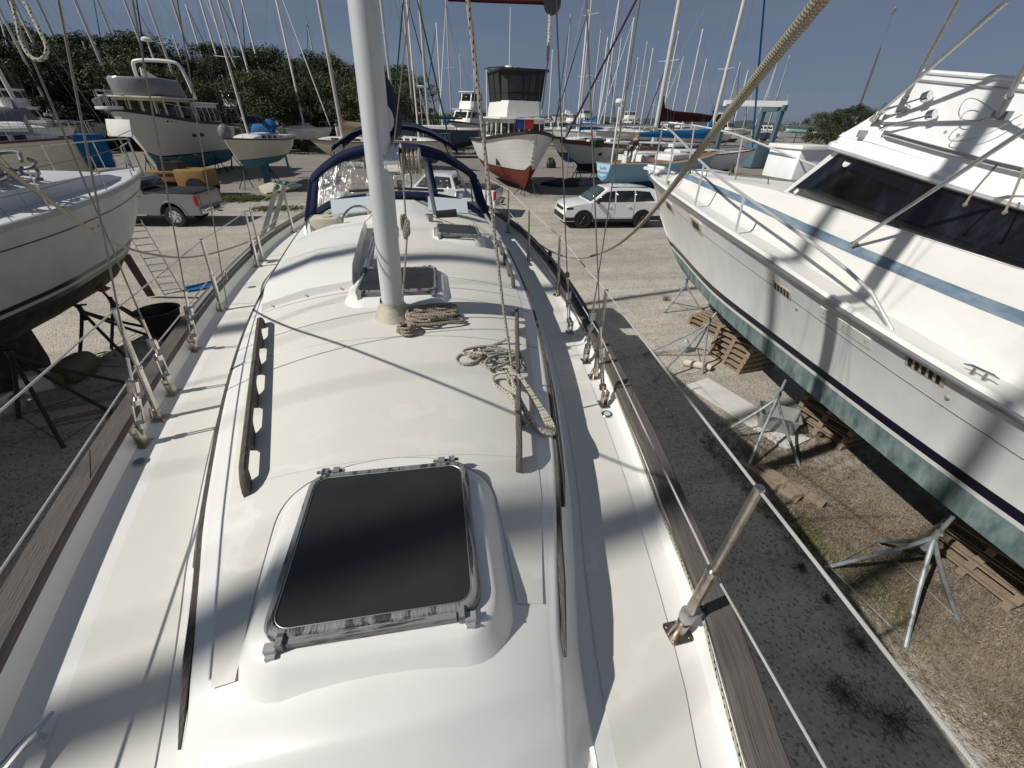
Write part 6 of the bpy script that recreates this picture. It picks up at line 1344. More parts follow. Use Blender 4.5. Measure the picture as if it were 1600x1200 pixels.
# -- red-bottomed trawler facing the camera
p, h, l = between(GP(837, 209, 309), GP(768, 205, 275))
T3 = cruiser('trawler', 'white planked trawler with red bottom and black bridge enclosure facing the camera', p, h, L=10.5, B=4.9, zb=3.75, zm=3.05, zs=3.0, zwl=1.45, zbody=.35, bot=REDP, boot=BLACK, cap=BLACK, planks=True, bw=.07, rake=.17,
    house=[dict(nm='deckhouse', t0=.22, t1=.68, wf=.64, z0=2.6, z1=4.35, m_=GEL, rk0=.15, roof=True, wins=(.42, .86, 3, 3), over=.28)])
o_, M_ = T3[0], T3[1]
b = MB(); R = [[(x*s_, -y, z) for x, y in ((-1.5, 6.6), (-1.5, 3.3), (-1.1, 2.75), (1.1, 2.75), (1.5, 3.3), (1.5, 6.6))] for z, s_ in ((4.45, 1.02), (4.9, .98), (5.35, .90))]; b.loft(R, cap=True); FB = add(o_, b, 'flybridge', GEL)
b = MB(); c_ = [[(x*s_, -y, z) for x, y in ((-1.36, 6.3), (-1.36, 3.4), (-.95, 2.95), (.95, 2.95), (1.36, 3.4), (1.36, 6.3))] for z, s_ in ((5.35, 1.0), (6.9, 1.12))]; b.loft(c_); add(o_, b, 'mesh_enclosure', MESHC, ang=30)
b = MB()
for x, y in ((-1.37, 6.3), (-1.37, 3.4), (-.96, 2.93), (.0, 2.93), (.96, 2.93), (1.37, 3.4), (1.37, 6.3), (-1.37, 4.8), (1.37, 4.8)): b.tube([(x, -y, 5.3), (x*1.12, -y*(1.0) if y > 3.5 else -y+.12, 6.9)], .05, 6)
for z in (5.35, 5.75):
    b.tube([(-1.37, -6.3, z), (-1.37, -3.4, z), (-.96, -2.93, z), (.96, -2.93, z), (1.37, -3.4, z), (1.37, -6.3, z)], .045, 6)
add(o_, b, 'enclosure_frame', BLACK); b = MB(); b.bbox((0, -4.5, 6.95), (3.2, 3.8, .14), b=.05); add(o_, b, 'bimini_top', BLACK)
b = MB(); b.tube([(-1.5, -6.9, 3.5), (-1.5, -6.9, 7.2)], .04, 8); b.tube([(1.5, -6.9, 3.5), (1.5, -6.9, 7.2)], .04, 8); b.tube([(-1.5, -6.9, 7.15), (1.5, -6.9, 7.15)], .04, 8); add(o_, b, 'arch', WHITE)
for x in (-1.1, 1.0): b = MB(); b.box((x, -6.9, 7.28), (1.1, 1.3, .05), ry=-.1 if x < 0 else .1); add(o_, b, 'solar_panel', SOLAR)
b = MB(); b.lathe([(0, 0), (.33, 0), (.36, .1), (.30, .24), (0, .27)], (-.15, -6.9, 7.2), 18); b.tube([(-.15, -6.9, 7.45), (-.15, -6.9, 10.5)], .03, 6); add(o_, b, 'radar', WHITE)
b = MB(); b.add([(-.62, 0, .36), (.0, 0, .34), (.0, 0, -.34), (-.62, 0, -.32)], [(0, 1, 2, 3)]); fl = add(o_, b, 'banner_blue', mat('banner_blue', (.03, .07, .32), .8), thick=.02); fl.location = (-.62+.62, -2.36+.0, 4.12); fl.rotation_euler = (0, 0, pi)
b = MB(); b.add([(0, 0, .34), (.62, 0, .38), (.62, 0, -.30), (0, 0, -.34)], [(0, 1, 2, 3)]); b2 = add(o_, b, 'banner_red', mat('banner_red', (.5, .03, .05), .8), thick=.02); b2.parent = fl
b = MB(); b.box((.03, .02, .10), (.62, .02, .26)); b3 = add(o_, b, 'banner_white', WHITE); b3.parent = fl
fl.name = 'banner'
b = MB(); b.tube([(0, .12, 3.55), (0, .18, 3.05)], .03, 6); b.tube([(-.22, .16, 3.18), (0, .2, 3.02), (.22, .16, 3.18)], .03, 6); add(o_, b, 'anchor', STEELW)
b = MB(); b.tube([(1.5, -3.5, 2.3), (1.5, -3.5, 1.6)], .16, 10); add(o_, b, 'fender', BLACK)
stands_for(T3, ((.10, 1), (.10, -1), (.4, -1), (.65, -1), (.9, -1)), zt=1.0, out=.5, label=['black stand under the red bow, nearer the white suv', 'black stand under the red bow, nearer our dodger', 'second black stand back along the red hull', 'third black stand back along the red hull', 'black stand under the stern of the red-bottomed trawler'])
# -- grey-white ketch with brown rail and maroon cover
p, h, l = between(GP(876, 212, 290), GP(1090, 222, 274))
T4 = sailboat('ketch', 'white clipper-bowed ketch with varnished brown rail and maroon sail cover', p, h, L=l, B=3.7, zb=3.15, zm=2.55, zs=2.7, zwl=1.45, zbody=.8, top=mat('ketch_white', (.58, .58, .57), .4), bot=DARKP, boot=BLACK, rub=BROWN, cover=MAROON, furl=MAROON, mast=16, mt_=.62, bz=1.95, bf=.58, mastm=PALEM, mr=.19, rake=.20, coverh=.62, bw=.06)
o_, M_, sh_ = T4[0], T4[1], T4[2]
for s in (-1, 1):
    b = MB(); Tt = fr(.0, 1, 22); zz = lambda t: 3.15+(2.55-3.15)*min(1, t/.6)**.8 if t < .6 else 2.55+.15*((t-.6)/.4)**1.5
    b.loft([[(s*(sh_(t)+a), -t*l, zz(t)+c_) for a, c_ in ((.008, -.22), (.03, -.2), (.035, .06), (-.03, .06), (-.03, -.1))] for t in Tt], cap=True); add(o_, b, 'varnished_rail', BROWN)
    b = MB(); b.lathe([(0, -.02), (.15, -.02), (.15, .02), (0, .02)], (s*T4[4](.2, 2.2), -.2*l, 2.2), 14, axis=(s, .4, 0)); add(o_, b, 'porthole', BLACK)
b = MB(); b.tube([(0, -.4, 3.2), (0, 1.6, 3.35)], [.10, .06], 8); add(o_, b, 'bowsprit', BROWN)
b = MB(); b.tube([(0, -.03*l, 4.05), (0, -.60*l, 4.15)], .09, 8); add(o_, b, 'staysail_boom', ALU)
random.seed(5)
for k in range(5): b = MB(); c_ = (random.uniform(-.8, .8), -l*random.uniform(.12, .40), 2.9); b.bbox(c_, (random.uniform(.4, .9), random.uniform(.5, 1.1), .5), b=.12); add(o_, b, 'deck_locker', (WHITE, GREYC, BLACK, OFFW, GREENC)[k])
# blue-bottomed boat behind, glimpsed between the two bows
p, h, l = between(GP(862, 214, 272), GP(1000, 214, 262))
T5 = sailboat('sailboat', 'white sailboat with bright blue bottom glimpsed between trawler and ketch', p, h, L=9.5, B=3.2, zb=2.9, zm=2.7, zs=2.7, zwl=1.7, zbody=.9, bot=BLUEC, mast=13, cover=BLUEC, furl=None)
# -- light blue sloop, its transom toward us, with a person on deck
p, h, l = between(GP(1120, 242, 290), GP(945, 246, 314))
T6 = sailboat('sailboat', 'light blue sailboat with brown deck and pale name panel behind the white suv', p, h, L=l, B=2.9, zb=2.5, zm=2.1, zs=2.2, zwl=1.05, zbody=.3, tr=.42, top=LBLUE, bot=DKBLUE, boot=LBLUE, deckm=DECKWD, mast=0, rub=OFFW, cabin=False, rails=False, keel=False, bw=.03)
o_, M_ = T6[0], T6[1]
b = MB(); b.tube([(0, -l+.75, 2.0), (0, -l+.75, 5.5)], .055, 8); mz = add(o_, b, 'mizzen_mast', WHITE); b = MB(); b.lathe([(0, 0), (.26, 0), (.28, .08), (.24, .2), (0, .22)], (0, -l+.75, 5.3), 16); b.tube([(0, -l+.75, 5.0), (.25, -l+.75, 5.15), (.3, -l+.75, 5.9)], .02, 6); add(o_, b, 'radar', WHITE)
b = MB(); R = []
tw = T6[2](1)
b.prism([(-tw*.86, .0), (-tw*.80, -.34), (-tw*.5, -.62), (0, -.74), (tw*.5, -.62), (tw*.80, -.34), (tw*.86, 0)], (0, -l-.012, 2.14), (1, 0, 0), (0, 0, 1), (0, -.015, 0)); npn = add(o_, b, 'name_panel', mat('name_panel', (.36, .52, .66), .4))
for txt, z, sz in (('Luna', 1.84, .26), ('Moonach', 1.60, .22)):
    cu = bpy.data.curves.new('lettering', 'FONT'); cu.body = txt; cu.size = sz; cu.align_x = 'CENTER'; cu.extrude = .002; cu.materials.append(NAVYP)
    tmp_ = bpy.data.objects.new('lettering', cu); S.collection.objects.link(tmp_); me_ = bpy.data.meshes.new_from_object(tmp_); bpy.data.objects.remove(tmp_); t_ = bpy.data.objects.new('lettering', me_); S.collection.objects.link(t_); t_.parent = npn; t_.location = (0, -l-.032, z); t_.rotation_euler = (pi/2, 0, 0)
b = MB(); b.bbox((0, -l*.45, 2.3), (1.5, 2.6, .45), b=.1); b.bbox((0, -l*.72, 2.3), (.8, .5, .5), b=.08); add(o_, b, 'white_cabin', WHITE)
b = MB(); b.bbox((.5, -l+1.5, 2.35), (.4, .4, .42), b=.08); add(o_, b, 'bucket', WHITE)
for s in (-1, 1):
    for f_ in (.0, .35): b = MB(); b.tube([(s*.8, -l+.75+f_+.2, 1.9), (0, -l+.75, 4.9)], .008, 5); add(o_, b, 'stay', WIREG)
# person bending over on that deck
def person(pos, rz, label):
    J = {'pelvis': (0, 0, .92), 'chest': (0, .28, 1.28), 'neck': (0, .42, 1.42), 'head': (0, .52, 1.52), 'hl': (.10, 0, .88), 'kl': (.13, .08, .48), 'al': (.14, -.02, .07), 'tl': (.15, .14, .03), 'hr': (-.10, 0, .88), 'kr': (-.14, .02, .48), 'ar': (-.16, -.08, .07), 'tr': (-.17, .08, .03),
         'sl': (.19, .34, 1.32), 'el': (.22, .48, 1.05), 'wl': (.14, .62, .86), 'fl': (.12, .68, .80), 'sr': (-.19, .34, 1.32), 'er': (-.23, .46, 1.06), 'wr': (-.15, .60, .86), 'fr': (-.13, .67, .80)}
    Rd = dict(pelvis=.15, chest=.17, neck=.06, head=.05, hl=.10, kl=.065, al=.045, tl=.035, hr=.10, kr=.065, ar=.045, tr=.035, sl=.07, el=.045, wl=.03, fl=.03, sr=.07, er=.045, wr=.03, fr=.03)
    E_ = [('pelvis', 'chest'), ('chest', 'neck'), ('neck', 'head'), ('pelvis', 'hl'), ('hl', 'kl'), ('kl', 'al'), ('al', 'tl'), ('pelvis', 'hr'), ('hr', 'kr'), ('kr', 'ar'), ('ar', 'tr'), ('chest', 'sl'), ('sl', 'el'), ('el', 'wl'), ('wl', 'fl'), ('chest', 'sr'), ('sr', 'er'), ('er', 'wr'), ('wr', 'fr')]
    def skin(names, edges, nm, m_, k=1.0, root=None):
        idx = {n: i for i, n in enumerate(names)}; me = bpy.data.meshes.new(nm); me.from_pydata([J[n] for n in names], [(idx[a], idx[b_]) for a, b_ in edges], []); me.materials.append(m_)
        o = bpy.data.objects.new(nm, me); S.collection.objects.link(o); md = o.modifiers.new('skin', 'SKIN'); o.modifiers.new('sub', 'SUBSURF').levels = 2; o.modifiers['sub'].render_levels = 2
        for i, n in enumerate(names): r_ = Rd[n]*k; me.skin_vertices[0].data[i].radius = (r_, r_*.85)
        me.skin_vertices[0].data[idx[root or names[0]]].use_root = True; return o
    o = skin(list(J), E_, 'person', SKIN); tag(o, label, 'person')
    t_ = skin(['pelvis', 'chest', 'neck', 'sl', 'el', 'sr', 'er'], [('pelvis', 'chest'), ('chest', 'neck'), ('chest', 'sl'), ('sl', 'el'), ('chest', 'sr'), ('sr', 'er')], 'shirt', CLOTHD, 1.14); t_.parent = o
    t_ = skin(['pelvis', 'hl', 'kl', 'hr', 'kr', 'al', 'ar'], [('pelvis', 'hl'), ('hl', 'kl'), ('pelvis', 'hr'), ('hr', 'kr'), ('kl', 'al'), ('kr', 'ar')], 'trousers', CLOTHG, 1.15); t_.parent = o
    b = MB(); b.ball((0, .57, 1.56), .105, 14, (.82, 1, 1.12)); b.ball((0, .675, 1.54), .02, 8, (1, 1.2, 1)); 
    for s in (-1, 1): b.ball((s*.088, .57, 1.56), .025, 6, (.5, 1, 1.3))
    hd = add(o, b, 'head', SKIN, ang=80); b = MB(); b.lathe([(.100, .0), (.103, .04), (.085, .09), (.05, .115), (0, .12)], (0, .565, 1.58), 16, axis=(0, .25, 1)); b.box((0, .69, 1.595), (.14, .12, .015), rx=-.3); add(o, b, 'cap', OLIVE)
    for s in (-1, 1):
        b = MB()
        for k in range(4): q_ = Vector((s*(.125+.013*(k-1.5)), .68, .80)); b.tube([q_, q_+Vector((0, .03, -.035)), q_+Vector((0, .03, -.07+.006*abs(k-1.5)))], .008, 6)
        b.tube([(s*.10, .66, .82), (s*.085, .68, .78)], .010, 6); add(o, b, 'hand', SKIN)
    for s in (-1, 1): b = MB(); b.bbox((s*.155, .05 if s > 0 else .0, .04), (.10, .28, .09), b=.03); add(o, b, 'shoe', BLACK)
    o.location = pos; o.rotation_euler = (0, 0, rz); return o
pw = W_(M_, Vector((.1, -l+2.35, 2.10))); person(pw, -1.2, 'person in dark shirt and cap bending over on the light blue boat')
b = MB(); b.tube(smooth([(0, 0, 0), (.05, .02, .4), (.2, .1, .75), (.32, .1, .9)], 2), .12, 8); o = b.build('white_bag', WHITE); o.location = W_(M_, Vector((.0, -l+3.0, 2.10))); tag(o, 'white cloth bundle standing on deck beside the bending person', 'bundle')
# -- sailboats behind
p, h, l = between(GP(483, 213, 262), GP(668, 214, 262))
T7 = sailboat('sailboat', 'cream sailboat with tan sail cover and tan dodger left of our mast', p, h, L=l, B=3.4, zb=2.35, zm=2.15, zs=2.2, zwl=.9, zbody=.5, top=OFFW, bot=DARKP, mastm=MASTC, cover=TAN, dodger=TAN, mast=15, mt_=.27, mr=.13, coverh=.62, ncab=.15)
p, h, l = between(GP(706, 228, 268), GP(590, 216, 258))
T8 = sailboat('sailboat', 'cream sailboat with round portholes and brown rail seen right of our mast above the dodger', p, h, L=l, B=3.2, zb=2.5, zm=2.3, zs=2.4, zwl=.9, zbody=.5, top=OFFW, bot=DARKP, rub=BROWN, mast=14, mt_=.42, cover=GREENC, furl=GREENC, mastm=PALEM)
p, h, l = between(GP(704, 192, 242), GP(790, 198, 232))
T9 = cruiser('motor_yacht', 'white flybridge cruiser on stands left of the red-bottomed trawler', p, h, L=10.5, B=3.8, zb=3.9, zm=3.5, zs=3.3, zwl=1.7, zbody=.9, bot=DARKP, cap=NAVYP, house=[dict(nm='cabin', t0=.2, t1=.8, wf=.8, z0=3.5, z1=5.2, m_=WHITE, rk0=1.2, roof=True, wins=(.45, .85, 1, 2)), dict(nm='bridge', t0=.40, t1=.72, wf=.6, z0=5.2, z1=7.2, m_=WHITE, rk0=.6, roof=True, wins=(.5, .92, 1, 1))])
p, h, l = between(GP(1178, 240, 284), GP(975, 236, 290))
T10 = sailboat('sailboat', 'white sailboat with bright blue sail cover and blue furled sail behind the yacht bow', p, h, L=l, B=3.2, zb=2.6, zm=2.2, zs=2.2, zwl=1.0, zbody=.6, top=WHITE, bot=DARKP, rub=BROWN, mast=15, mt_=.40, bz=1.0, bf=.52, cover=BLUEC, furl=BLUEC, mastm=PALEM, coverh=.5, mr=.14)
p, h, l = between(GP(150, 196, 318), GP(-190, 180, 335))
T11 = sailboat('sailboat', 'cream sailboat with blue tarp round its bow and grey awning at the left edge', p, h, L=l, B=3.4, zb=3.2, zm=2.9, zs=2.9, zwl=1.5, zbody=.9, top=OFFW, bot=BLACK, mast=13, mt_=.36, cover=GREYC, rails=True, furl=None)
o_, M_, sh_, zk_, hw_, _ = T11; b = MB(); R = []
for t in (0, .01, .04, .09, .15): R.append([(s*(hw_(t, z)+.05), -t*l+.06, z) for s, zz in ((-1, (1.75, 2.3, 2.9, 3.22)), (1, (3.22, 2.9, 2.3, 1.75))) for z in zz])
b.grid(R); b.grid([[(s*(hw_(0, 2.5)+.05), .10, z) for s in (-1, 1)] for z in (1.9, 3.2)]); add(o_, b, 'bow_tarp', BLUEC, thick=.02)
b = MB(); b.grid([[(x, -y, 4.3-.5*abs(x)/1.5-.02*y) for x in (-1.5, 0, 1.5)] for y in (2.2, 5, 8)]); add(o_, b, 'grey_awning', mat('grey_awning', (.17, .18, .21), .8), thick=.02)
# wind generators on stern poles
for (bt, x_, y_, zt) in ((T7, .9, -.97, 6.6), (T8, -.9, -.97, 6.2)):
    o_, Lb = bt[0], bt[5]; b = MB(); b.tube([(x_, y_*Lb, 2.2), (x_, y_*Lb, zt)], .04, 8); wp = add(o_, b, 'generator_pole', WHITE)
    b = MB(); b.tube([(x_, y_*Lb+.25, zt+.05), (x_, y_*Lb-.1, zt+.05), (x_, y_*Lb-.6, zt+.08)], [.10, .12, .02], 10)
    for k in range(3): a = k*2.094+.6; b.tube([(x_, y_*Lb+.27, zt+.05), (x_+.6*cos(a), y_*Lb+.27, zt+.05+.6*sin(a))], [.06, .02], 6, flat=(1, .3))
    b.box((x_, y_*Lb-.65, zt+.2), (.02, .3, .4)); x__ = add(o_, b, 'wind_generator', WHITE)
# far motor boats
def far_cruiser(label, px, py, gy, head, **k):
    A = GP(px, py, gy); return cruiser('motor_boat', label, (A.x, A.y), Vector((*head, 0)).normalized(), group=None, **k)
far_cruiser('far cream sportfisher with blue-grey hardtop against the trees', 462, 176, 206, (-.25, -1), L=11, B=4.2, zb=6.3, zm=5.6, zs=5.4, zwl=4.2, zbody=3.0, top=OFFW, bot=OFFW, cap=WHITE, rails=False, house=[dict(nm='cabin', t0=.25, t1=.8, wf=.8, z0=5.4, z1=7.2, m_=WHITE, rk0=.5, roof=True, wins=(.3, .85, 3, 2)), dict(nm='bridge', t0=.3, t1=.6, wf=.75, z0=7.3, z1=9.0, m_=WHITE, rk0=-.2, tap=.9), dict(nm='hardtop', t0=.35, t1=.6, wf=.75, z0=10.8, z1=10.95, m_=ROOFM)])
far_cruiser('far white sportfisher with tall bridge behind the small cream sailboat', 372, 178, 222, (-1, -.25), L=13, B=4.4, zb=3.8, zm=3.4, zs=3.2, zwl=1.6, zbody=.8, bot=REDP, house=[dict(nm='cabin', t0=.3, t1=.75, wf=.8, z0=3.2, z1=5.0, m_=WHITE, rk0=.9, roof=True, wins=(.4, .85, 2, 3)), dict(nm='bridge', t0=.4, t1=.62, wf=.7, z0=5.1, z1=7.0, m_=WHITE, rk0=.3, roof=True, wins=(.5, .9, 2, 1))])
far_cruiser('far white cabin cruiser beside the red shed', 318, 186, 226, (-.9, -.4), L=10, B=3.8, zb=3.4, zm=3.0, zs=2.9, zwl=1.4, zbody=.8, bot=DARKP, house=[dict(nm='cabin', t0=.3, t1=.8, wf=.8, z0=3.0, z1=4.7, m_=WHITE, rk0=.6, roof=True, wins=(.4, .85, 2, 3))])
far_cruiser('very far long white yacht on the water line right of the trawler', 862, 176, 196, (-1, .1), L=26, B=6, zb=7.0, zm=5.5, zs=5.2, zwl=1.4, zbody=.6, bot=NAVYP, rails=False, house=[dict(nm='cabin', t0=.25, t1=.85, wf=.8, z0=5.2, z1=8.6, m_=WHITE, rk0=2.5, roof=True, wins=(.35, .8, 1, 5)), dict(nm='bridge', t0=.42, t1=.6, wf=.5, z0=8.6, z1=11, m_=WHITE, rk0=1, roof=True)])
random.seed(44); CP = [cruiser('motor_boat', 'x', (0, 0), Vector((0, 1, 0)), L=11, B=4, zb=3.8, zm=3.3, zs=3.2, zwl=1.6, zbody=.8, bot=b_, cap=c_, rails=False, house=[dict(nm='cabin', t0=.28, t1=.8, wf=.8, z0=3.2, z1=4.9, m_=WHITE, rk0=.8, roof=True, wins=(.4, .85, 2, 3))]+([dict(nm='bridge', t0=.42, t1=.66, wf=.65, z0=5.0, z1=6.6, m_=WHITE, rk0=.3, roof=True, wins=(.5, .9, 2, 1))] if b_ is DARKP else [])) [0] for b_, c_ in ((DARKP, WHITE), (BLUEP, NAVYP))]
MC = [(350, 224, 0), (408, 220, 1), (440, 232, 0), (528, 224, 1), (572, 230, 0), (640, 222, 1), (686, 236, 0), (872, 222, 0), (912, 230, 1), (936, 216, 0), (968, 222, 1), (1000, 218, 0), (1030, 234, 1), (1062, 220, 0), (1098, 226, 1), (1140, 220, 0), (1172, 230, 0), (1236, 222, 1), (20, 238, 1), (75, 244, 0), (118, 236, 1)]
us_ = set(); cw = ['white cap rail and a bridge', 'navy cap rail and no bridge']
for i, (px, gy, k) in enumerate(sorted(MC)):
    A = GP(px, gy-48, gy); o = copy_tree(CP[k]) if k in us_ else CP[k]; us_.add(k); o.location = (A.x, A.y, 0); o.rotation_euler = (0, 0, random.uniform(1.9, 4.4)); o.scale = (random.uniform(.8, 1.05),)*3
    n_ = 'first second third fourth fifth sixth seventh eighth ninth tenth eleventh twelfth thirteenth fourteenth fifteenth sixteenth seventeenth eighteenth nineteenth twentieth twenty-first'.split()[i]
    tag(o, f'{n_} of the far motor boats from the left, {cw[k]}', 'motor boat', 'far motor boats stored in the yard')
# buildings
o = empty('warehouse', (0, 0, 0), 0, 'long grey-brown warehouse wall behind the masts at the far left', 'warehouse')
A, B_ = GP(-260, 165, 232), GP(215, 168, 222); u = (B_-A).normalized(); n_ = Vector((-u.y, u.x, 0)); Lw = (B_-A).length; b = MB(); b.add([A, B_, B_+n_*18, A+n_*18]+[q+Vector((0, 0, 7.2)) for q in (A, B_, B_+n_*18, A+n_*18)], [(0, 1, 5, 4), (1, 2, 6, 5), (2, 3, 7, 6), (3, 0, 4, 7)])
WSID = mat('corrugated_wall', (.13, .115, .105), .7, noise=.35, nscale=1.5, stretch=(4, 4, .3)); b.build('wall', WSID, o)
b = MB(); b.add([A+Vector((0, 0, 7.2))-n_*.5, B_+Vector((0, 0, 7.2))-n_*.5, B_+Vector((0, 0, 8.6))+n_*9, A+Vector((0, 0, 8.6))+n_*9], [(0, 1, 2, 3)]); b.build('roof', mat('old_roof', (.13, .12, .11), .8, noise=.4, nscale=.8), o, thick=.15)
for k in range(9): b = MB(); q = A+u*(Lw*(k+.5)/9); b.add([q+Vector((0, 0, 7.16))-n_*.58-u*2.4, q+Vector((0, 0, 7.16))-n_*.58+u*2.4, q+Vector((0, 0, 6.7))-n_*.52+u*2.4, q+Vector((0, 0, 6.7))-n_*.52-u*2.4], [(0, 1, 2, 3)]); b.build('fascia', CONC, o, thick=.05)
def shed(label, px0, px1, py, gy, h_, m_, rm, dpt=7, name='shed'):
    A, B_ = GP(px0, py, gy), GP(px1, py, gy); u = (B_-A).normalized(); n_ = Vector((-u.y, u.x, 0)); w_ = (B_-A).length; o = empty(name, A, 0, label, 'shed'); Z = Vector((0, 0, 1))
    b = MB(); C1, D1 = B_+n_*dpt, A+n_*dpt; b.add([A, B_, C1, D1]+[q+Z*h_ for q in (A, B_, C1, D1)], [(0, 1, 5, 4), (1, 2, 6, 5), (2, 3, 7, 6), (3, 0, 4, 7)]); b.add([A+Z*h_, B_+Z*h_, (A+B_)/2+Z*(h_*1.4)], [(0, 1, 2)]); b.build('wall', m_, o)
    b = MB(); m1, m2 = (A+B_)/2+Z*h_*1.42, (C1+D1)/2+Z*h_*1.42; b.add([A+Z*h_-u*.4-n_*.4, m1-n_*.4, m2, D1+Z*h_-u*.4], [(0, 1, 2, 3)]); b.add([B_+Z*h_+u*.4-n_*.4, m1-n_*.4, m2, C1+Z*h_+u*.4], [(0, 1, 2, 3)]); b.build('roof', rm, o, thick=.12)
    b = MB(); q = A+u*w_*.55; b.add([q-n_*.03, q+u*w_*.3-n_*.03, q+u*w_*.3+Z*h_*.75-n_*.03, q+Z*h_*.75-n_*.03], [(0, 1, 2, 3)]); b.build('door', BLACK, o, thick=.05)
shed('low shed with pale blue metal roof between the cream boats', 440, 505, 190, 226, 2.9, mat('shed_wall', (.12, .11, .10), .9), ROOFM)
shed('dark red shed behind the small cream sailboat', 318, 352, 185, 222, 2.6, mat('red_wall', (.10, .018, .015), .8), ROOFM)
# travel lift
o = empty('travel_lift', (0, 0, 0), 0, 'blue boat hoist frame standing beyond the yacht foredeck', 'boat hoist'); A, B_ = GP(1128, 200, 246), GP(1213, 200, 250); u = (B_-A).normalized(); n_ = Vector((-u.y, u.x, 0)); Z = Vector((0, 0, 1)); n_ = Vector((.35, .94, 0))*7
for q in (A, B_):
    for k in (0, 1):
        b = MB(); a = q+n_*k; b.loft([[p_+Vector((x, y, 0)) for x, y in ((-.28, -.28), (.28, -.28), (.28, .28), (-.28, .28))] for p_ in (a+Z*.9, a+Z*6.3)], cap=True); b.build('leg', TRAVELB, o)
        b = MB(); b.lathe([(0, -.3), (.7, -.3), (.7, .3), (0, .3)], a+Z*.7, 18, axis=(u.y, -u.x, 0)); b.build('wheel', RUBBER, o)
    b = MB(); b.loft([[p_+Vector((x, 0, z)) for x, z in ((-.3, -.35), (.3, -.35), (.3, .35), (-.3, .35))] for p_ in (q-n_*.15+Z*6.5, q+n_*1.1+Z*6.5)], cap=True); b.build('side_beam', TRAVELB, o)
b = MB(); b.loft([[p_+Vector((0, x, z)) for x, z in ((-.3, -.35), (.3, -.35), (.3, .35), (-.3, .35))] for p_ in (A-u*.5+Z*7.0, B_+u*.2+Z*7.0)], cap=True); b.build('cross_beam', WHITE, o)
b = MB(); b.tube([A-u*.4+Z*7.7, B_+Z*7.7], .04, 6)
for f_ in fr(0, 1, 7): b.tube([A+(B_-A)*f_+Z*7.3, A+(B_-A)*f_+Z*7.7], .03, 6)
b.build('walkway_rail', GALV, o)
b = MB(); q = GP(1190, 215, 262); b.bbox(q+Vector((0, 0, 1.3)), (2.4, 2.2, 2.4), b=.1); b.build('engine_house', TRAVELB, o)
# racks, dinghies and docks at the right distance
random.seed(9)
o = empty('boat_rack', (0, 0, 0), 0, 'grey rack of boat trailers and docks left of the yacht cabin, under the far trees', 'rack')
A, B_ = GP(1225, 205, 232), GP(1345, 205, 236); u = (B_-A); 
for k in range(26):
    a = A+u*random.random()+Vector((random.uniform(-1, 1), random.uniform(0, 3), random.uniform(1.0, 5.4))); b = MB(); e = a+Vector((random.uniform(-1, 1)*4, random.uniform(-1, 1), random.uniform(-.3, .3))); b.tube([a, e], random.choice((.05, .08, .12)), 6); b.build('frame_tube', random.choice((GALV, ALUD, GALV, WIREG)), o)
for f_ in fr(.02, .98, 7): b = MB(); a = A+u*f_; b.tube([a, a+Vector((0, 0, 5.2))], .10, 6); b.build('post', GALV, o)
for z in (2.2, 4.4): b = MB(); b.loft([[p_+Vector((0, y, w)) for y, w in ((-.8, 0), (.8, 0), (.8, .12), (-.8, .12))] for p_ in (A+Vector((0, 0, z)), A+u+Vector((0, 0, z)))], cap=True); b.build('shelf', GALV, o)
for k, (f_, z, m_, lab) in enumerate(((.12, 3.0, mat('seafoam', (.22, .42, .36), .5), 'pale green dinghy on the rack left of the yacht cabin'), (.42, 2.6, OFFW, 'cream dinghy on the rack left of the yacht cabin'), (.8, 4.6, WHITE, 'white dinghy on top of the rack left of the yacht cabin'))):
    a = A+u*f_+Vector((0, -.9, 0)); b = MB(); R = []
    for t in fr(0, 1, 8): w = .8*(1-(t*1.0)**3)+.02; R.append([(x*w, -2.4+t*4.8, zz*1.0+.15*t) for x, zz in ((-1, .75), (-.9, .3), (-.3, .0), (.3, 0), (.9, .3), (1, .75))])
    b.grid(R); q = b.build('dinghy', m_, thick=.05); q.location = a+Vector((0, 0, z)); q.rotation_euler = (0, 0, 1.4); tag(q, lab, 'dinghy')
o = empty('crane_arm', GP(1362, 200, 232), 0, 'tall thin mast with a small pink pennant above the far trees at the right', 'pole'); a = GP(1345, 150, 232)
Da = (a-CAM).xy.length
def atH(px, py, Dh): d_ = ray(px, py); return CAM+d_*(Dh/hypot(d_.x, d_.y))
p0, p1, p2 = atH(1345, 160, Da), atH(1376, 74, Da), atH(1398, 12, Da)
b = MB(); b.tube([Vector((p0.x, p0.y, 0)), p0, p1], [.26, .22, .16], 8); b.build('pole', BARK, o); b = MB(); b.tube([p1, p2], .05, 6); b.build('whip', WIREG, o); b = MB(); b.add([p2, p2+Vector((.7, 0, .5)), p2+Vector((.4, 0, -.6)), p2+Vector((-.4, 0, -1.2))], [(0, 1, 2), (0, 2, 3)]); b.build('pennant', mat('pennant', (.45, .30, .28), .8), o, thick=.03)
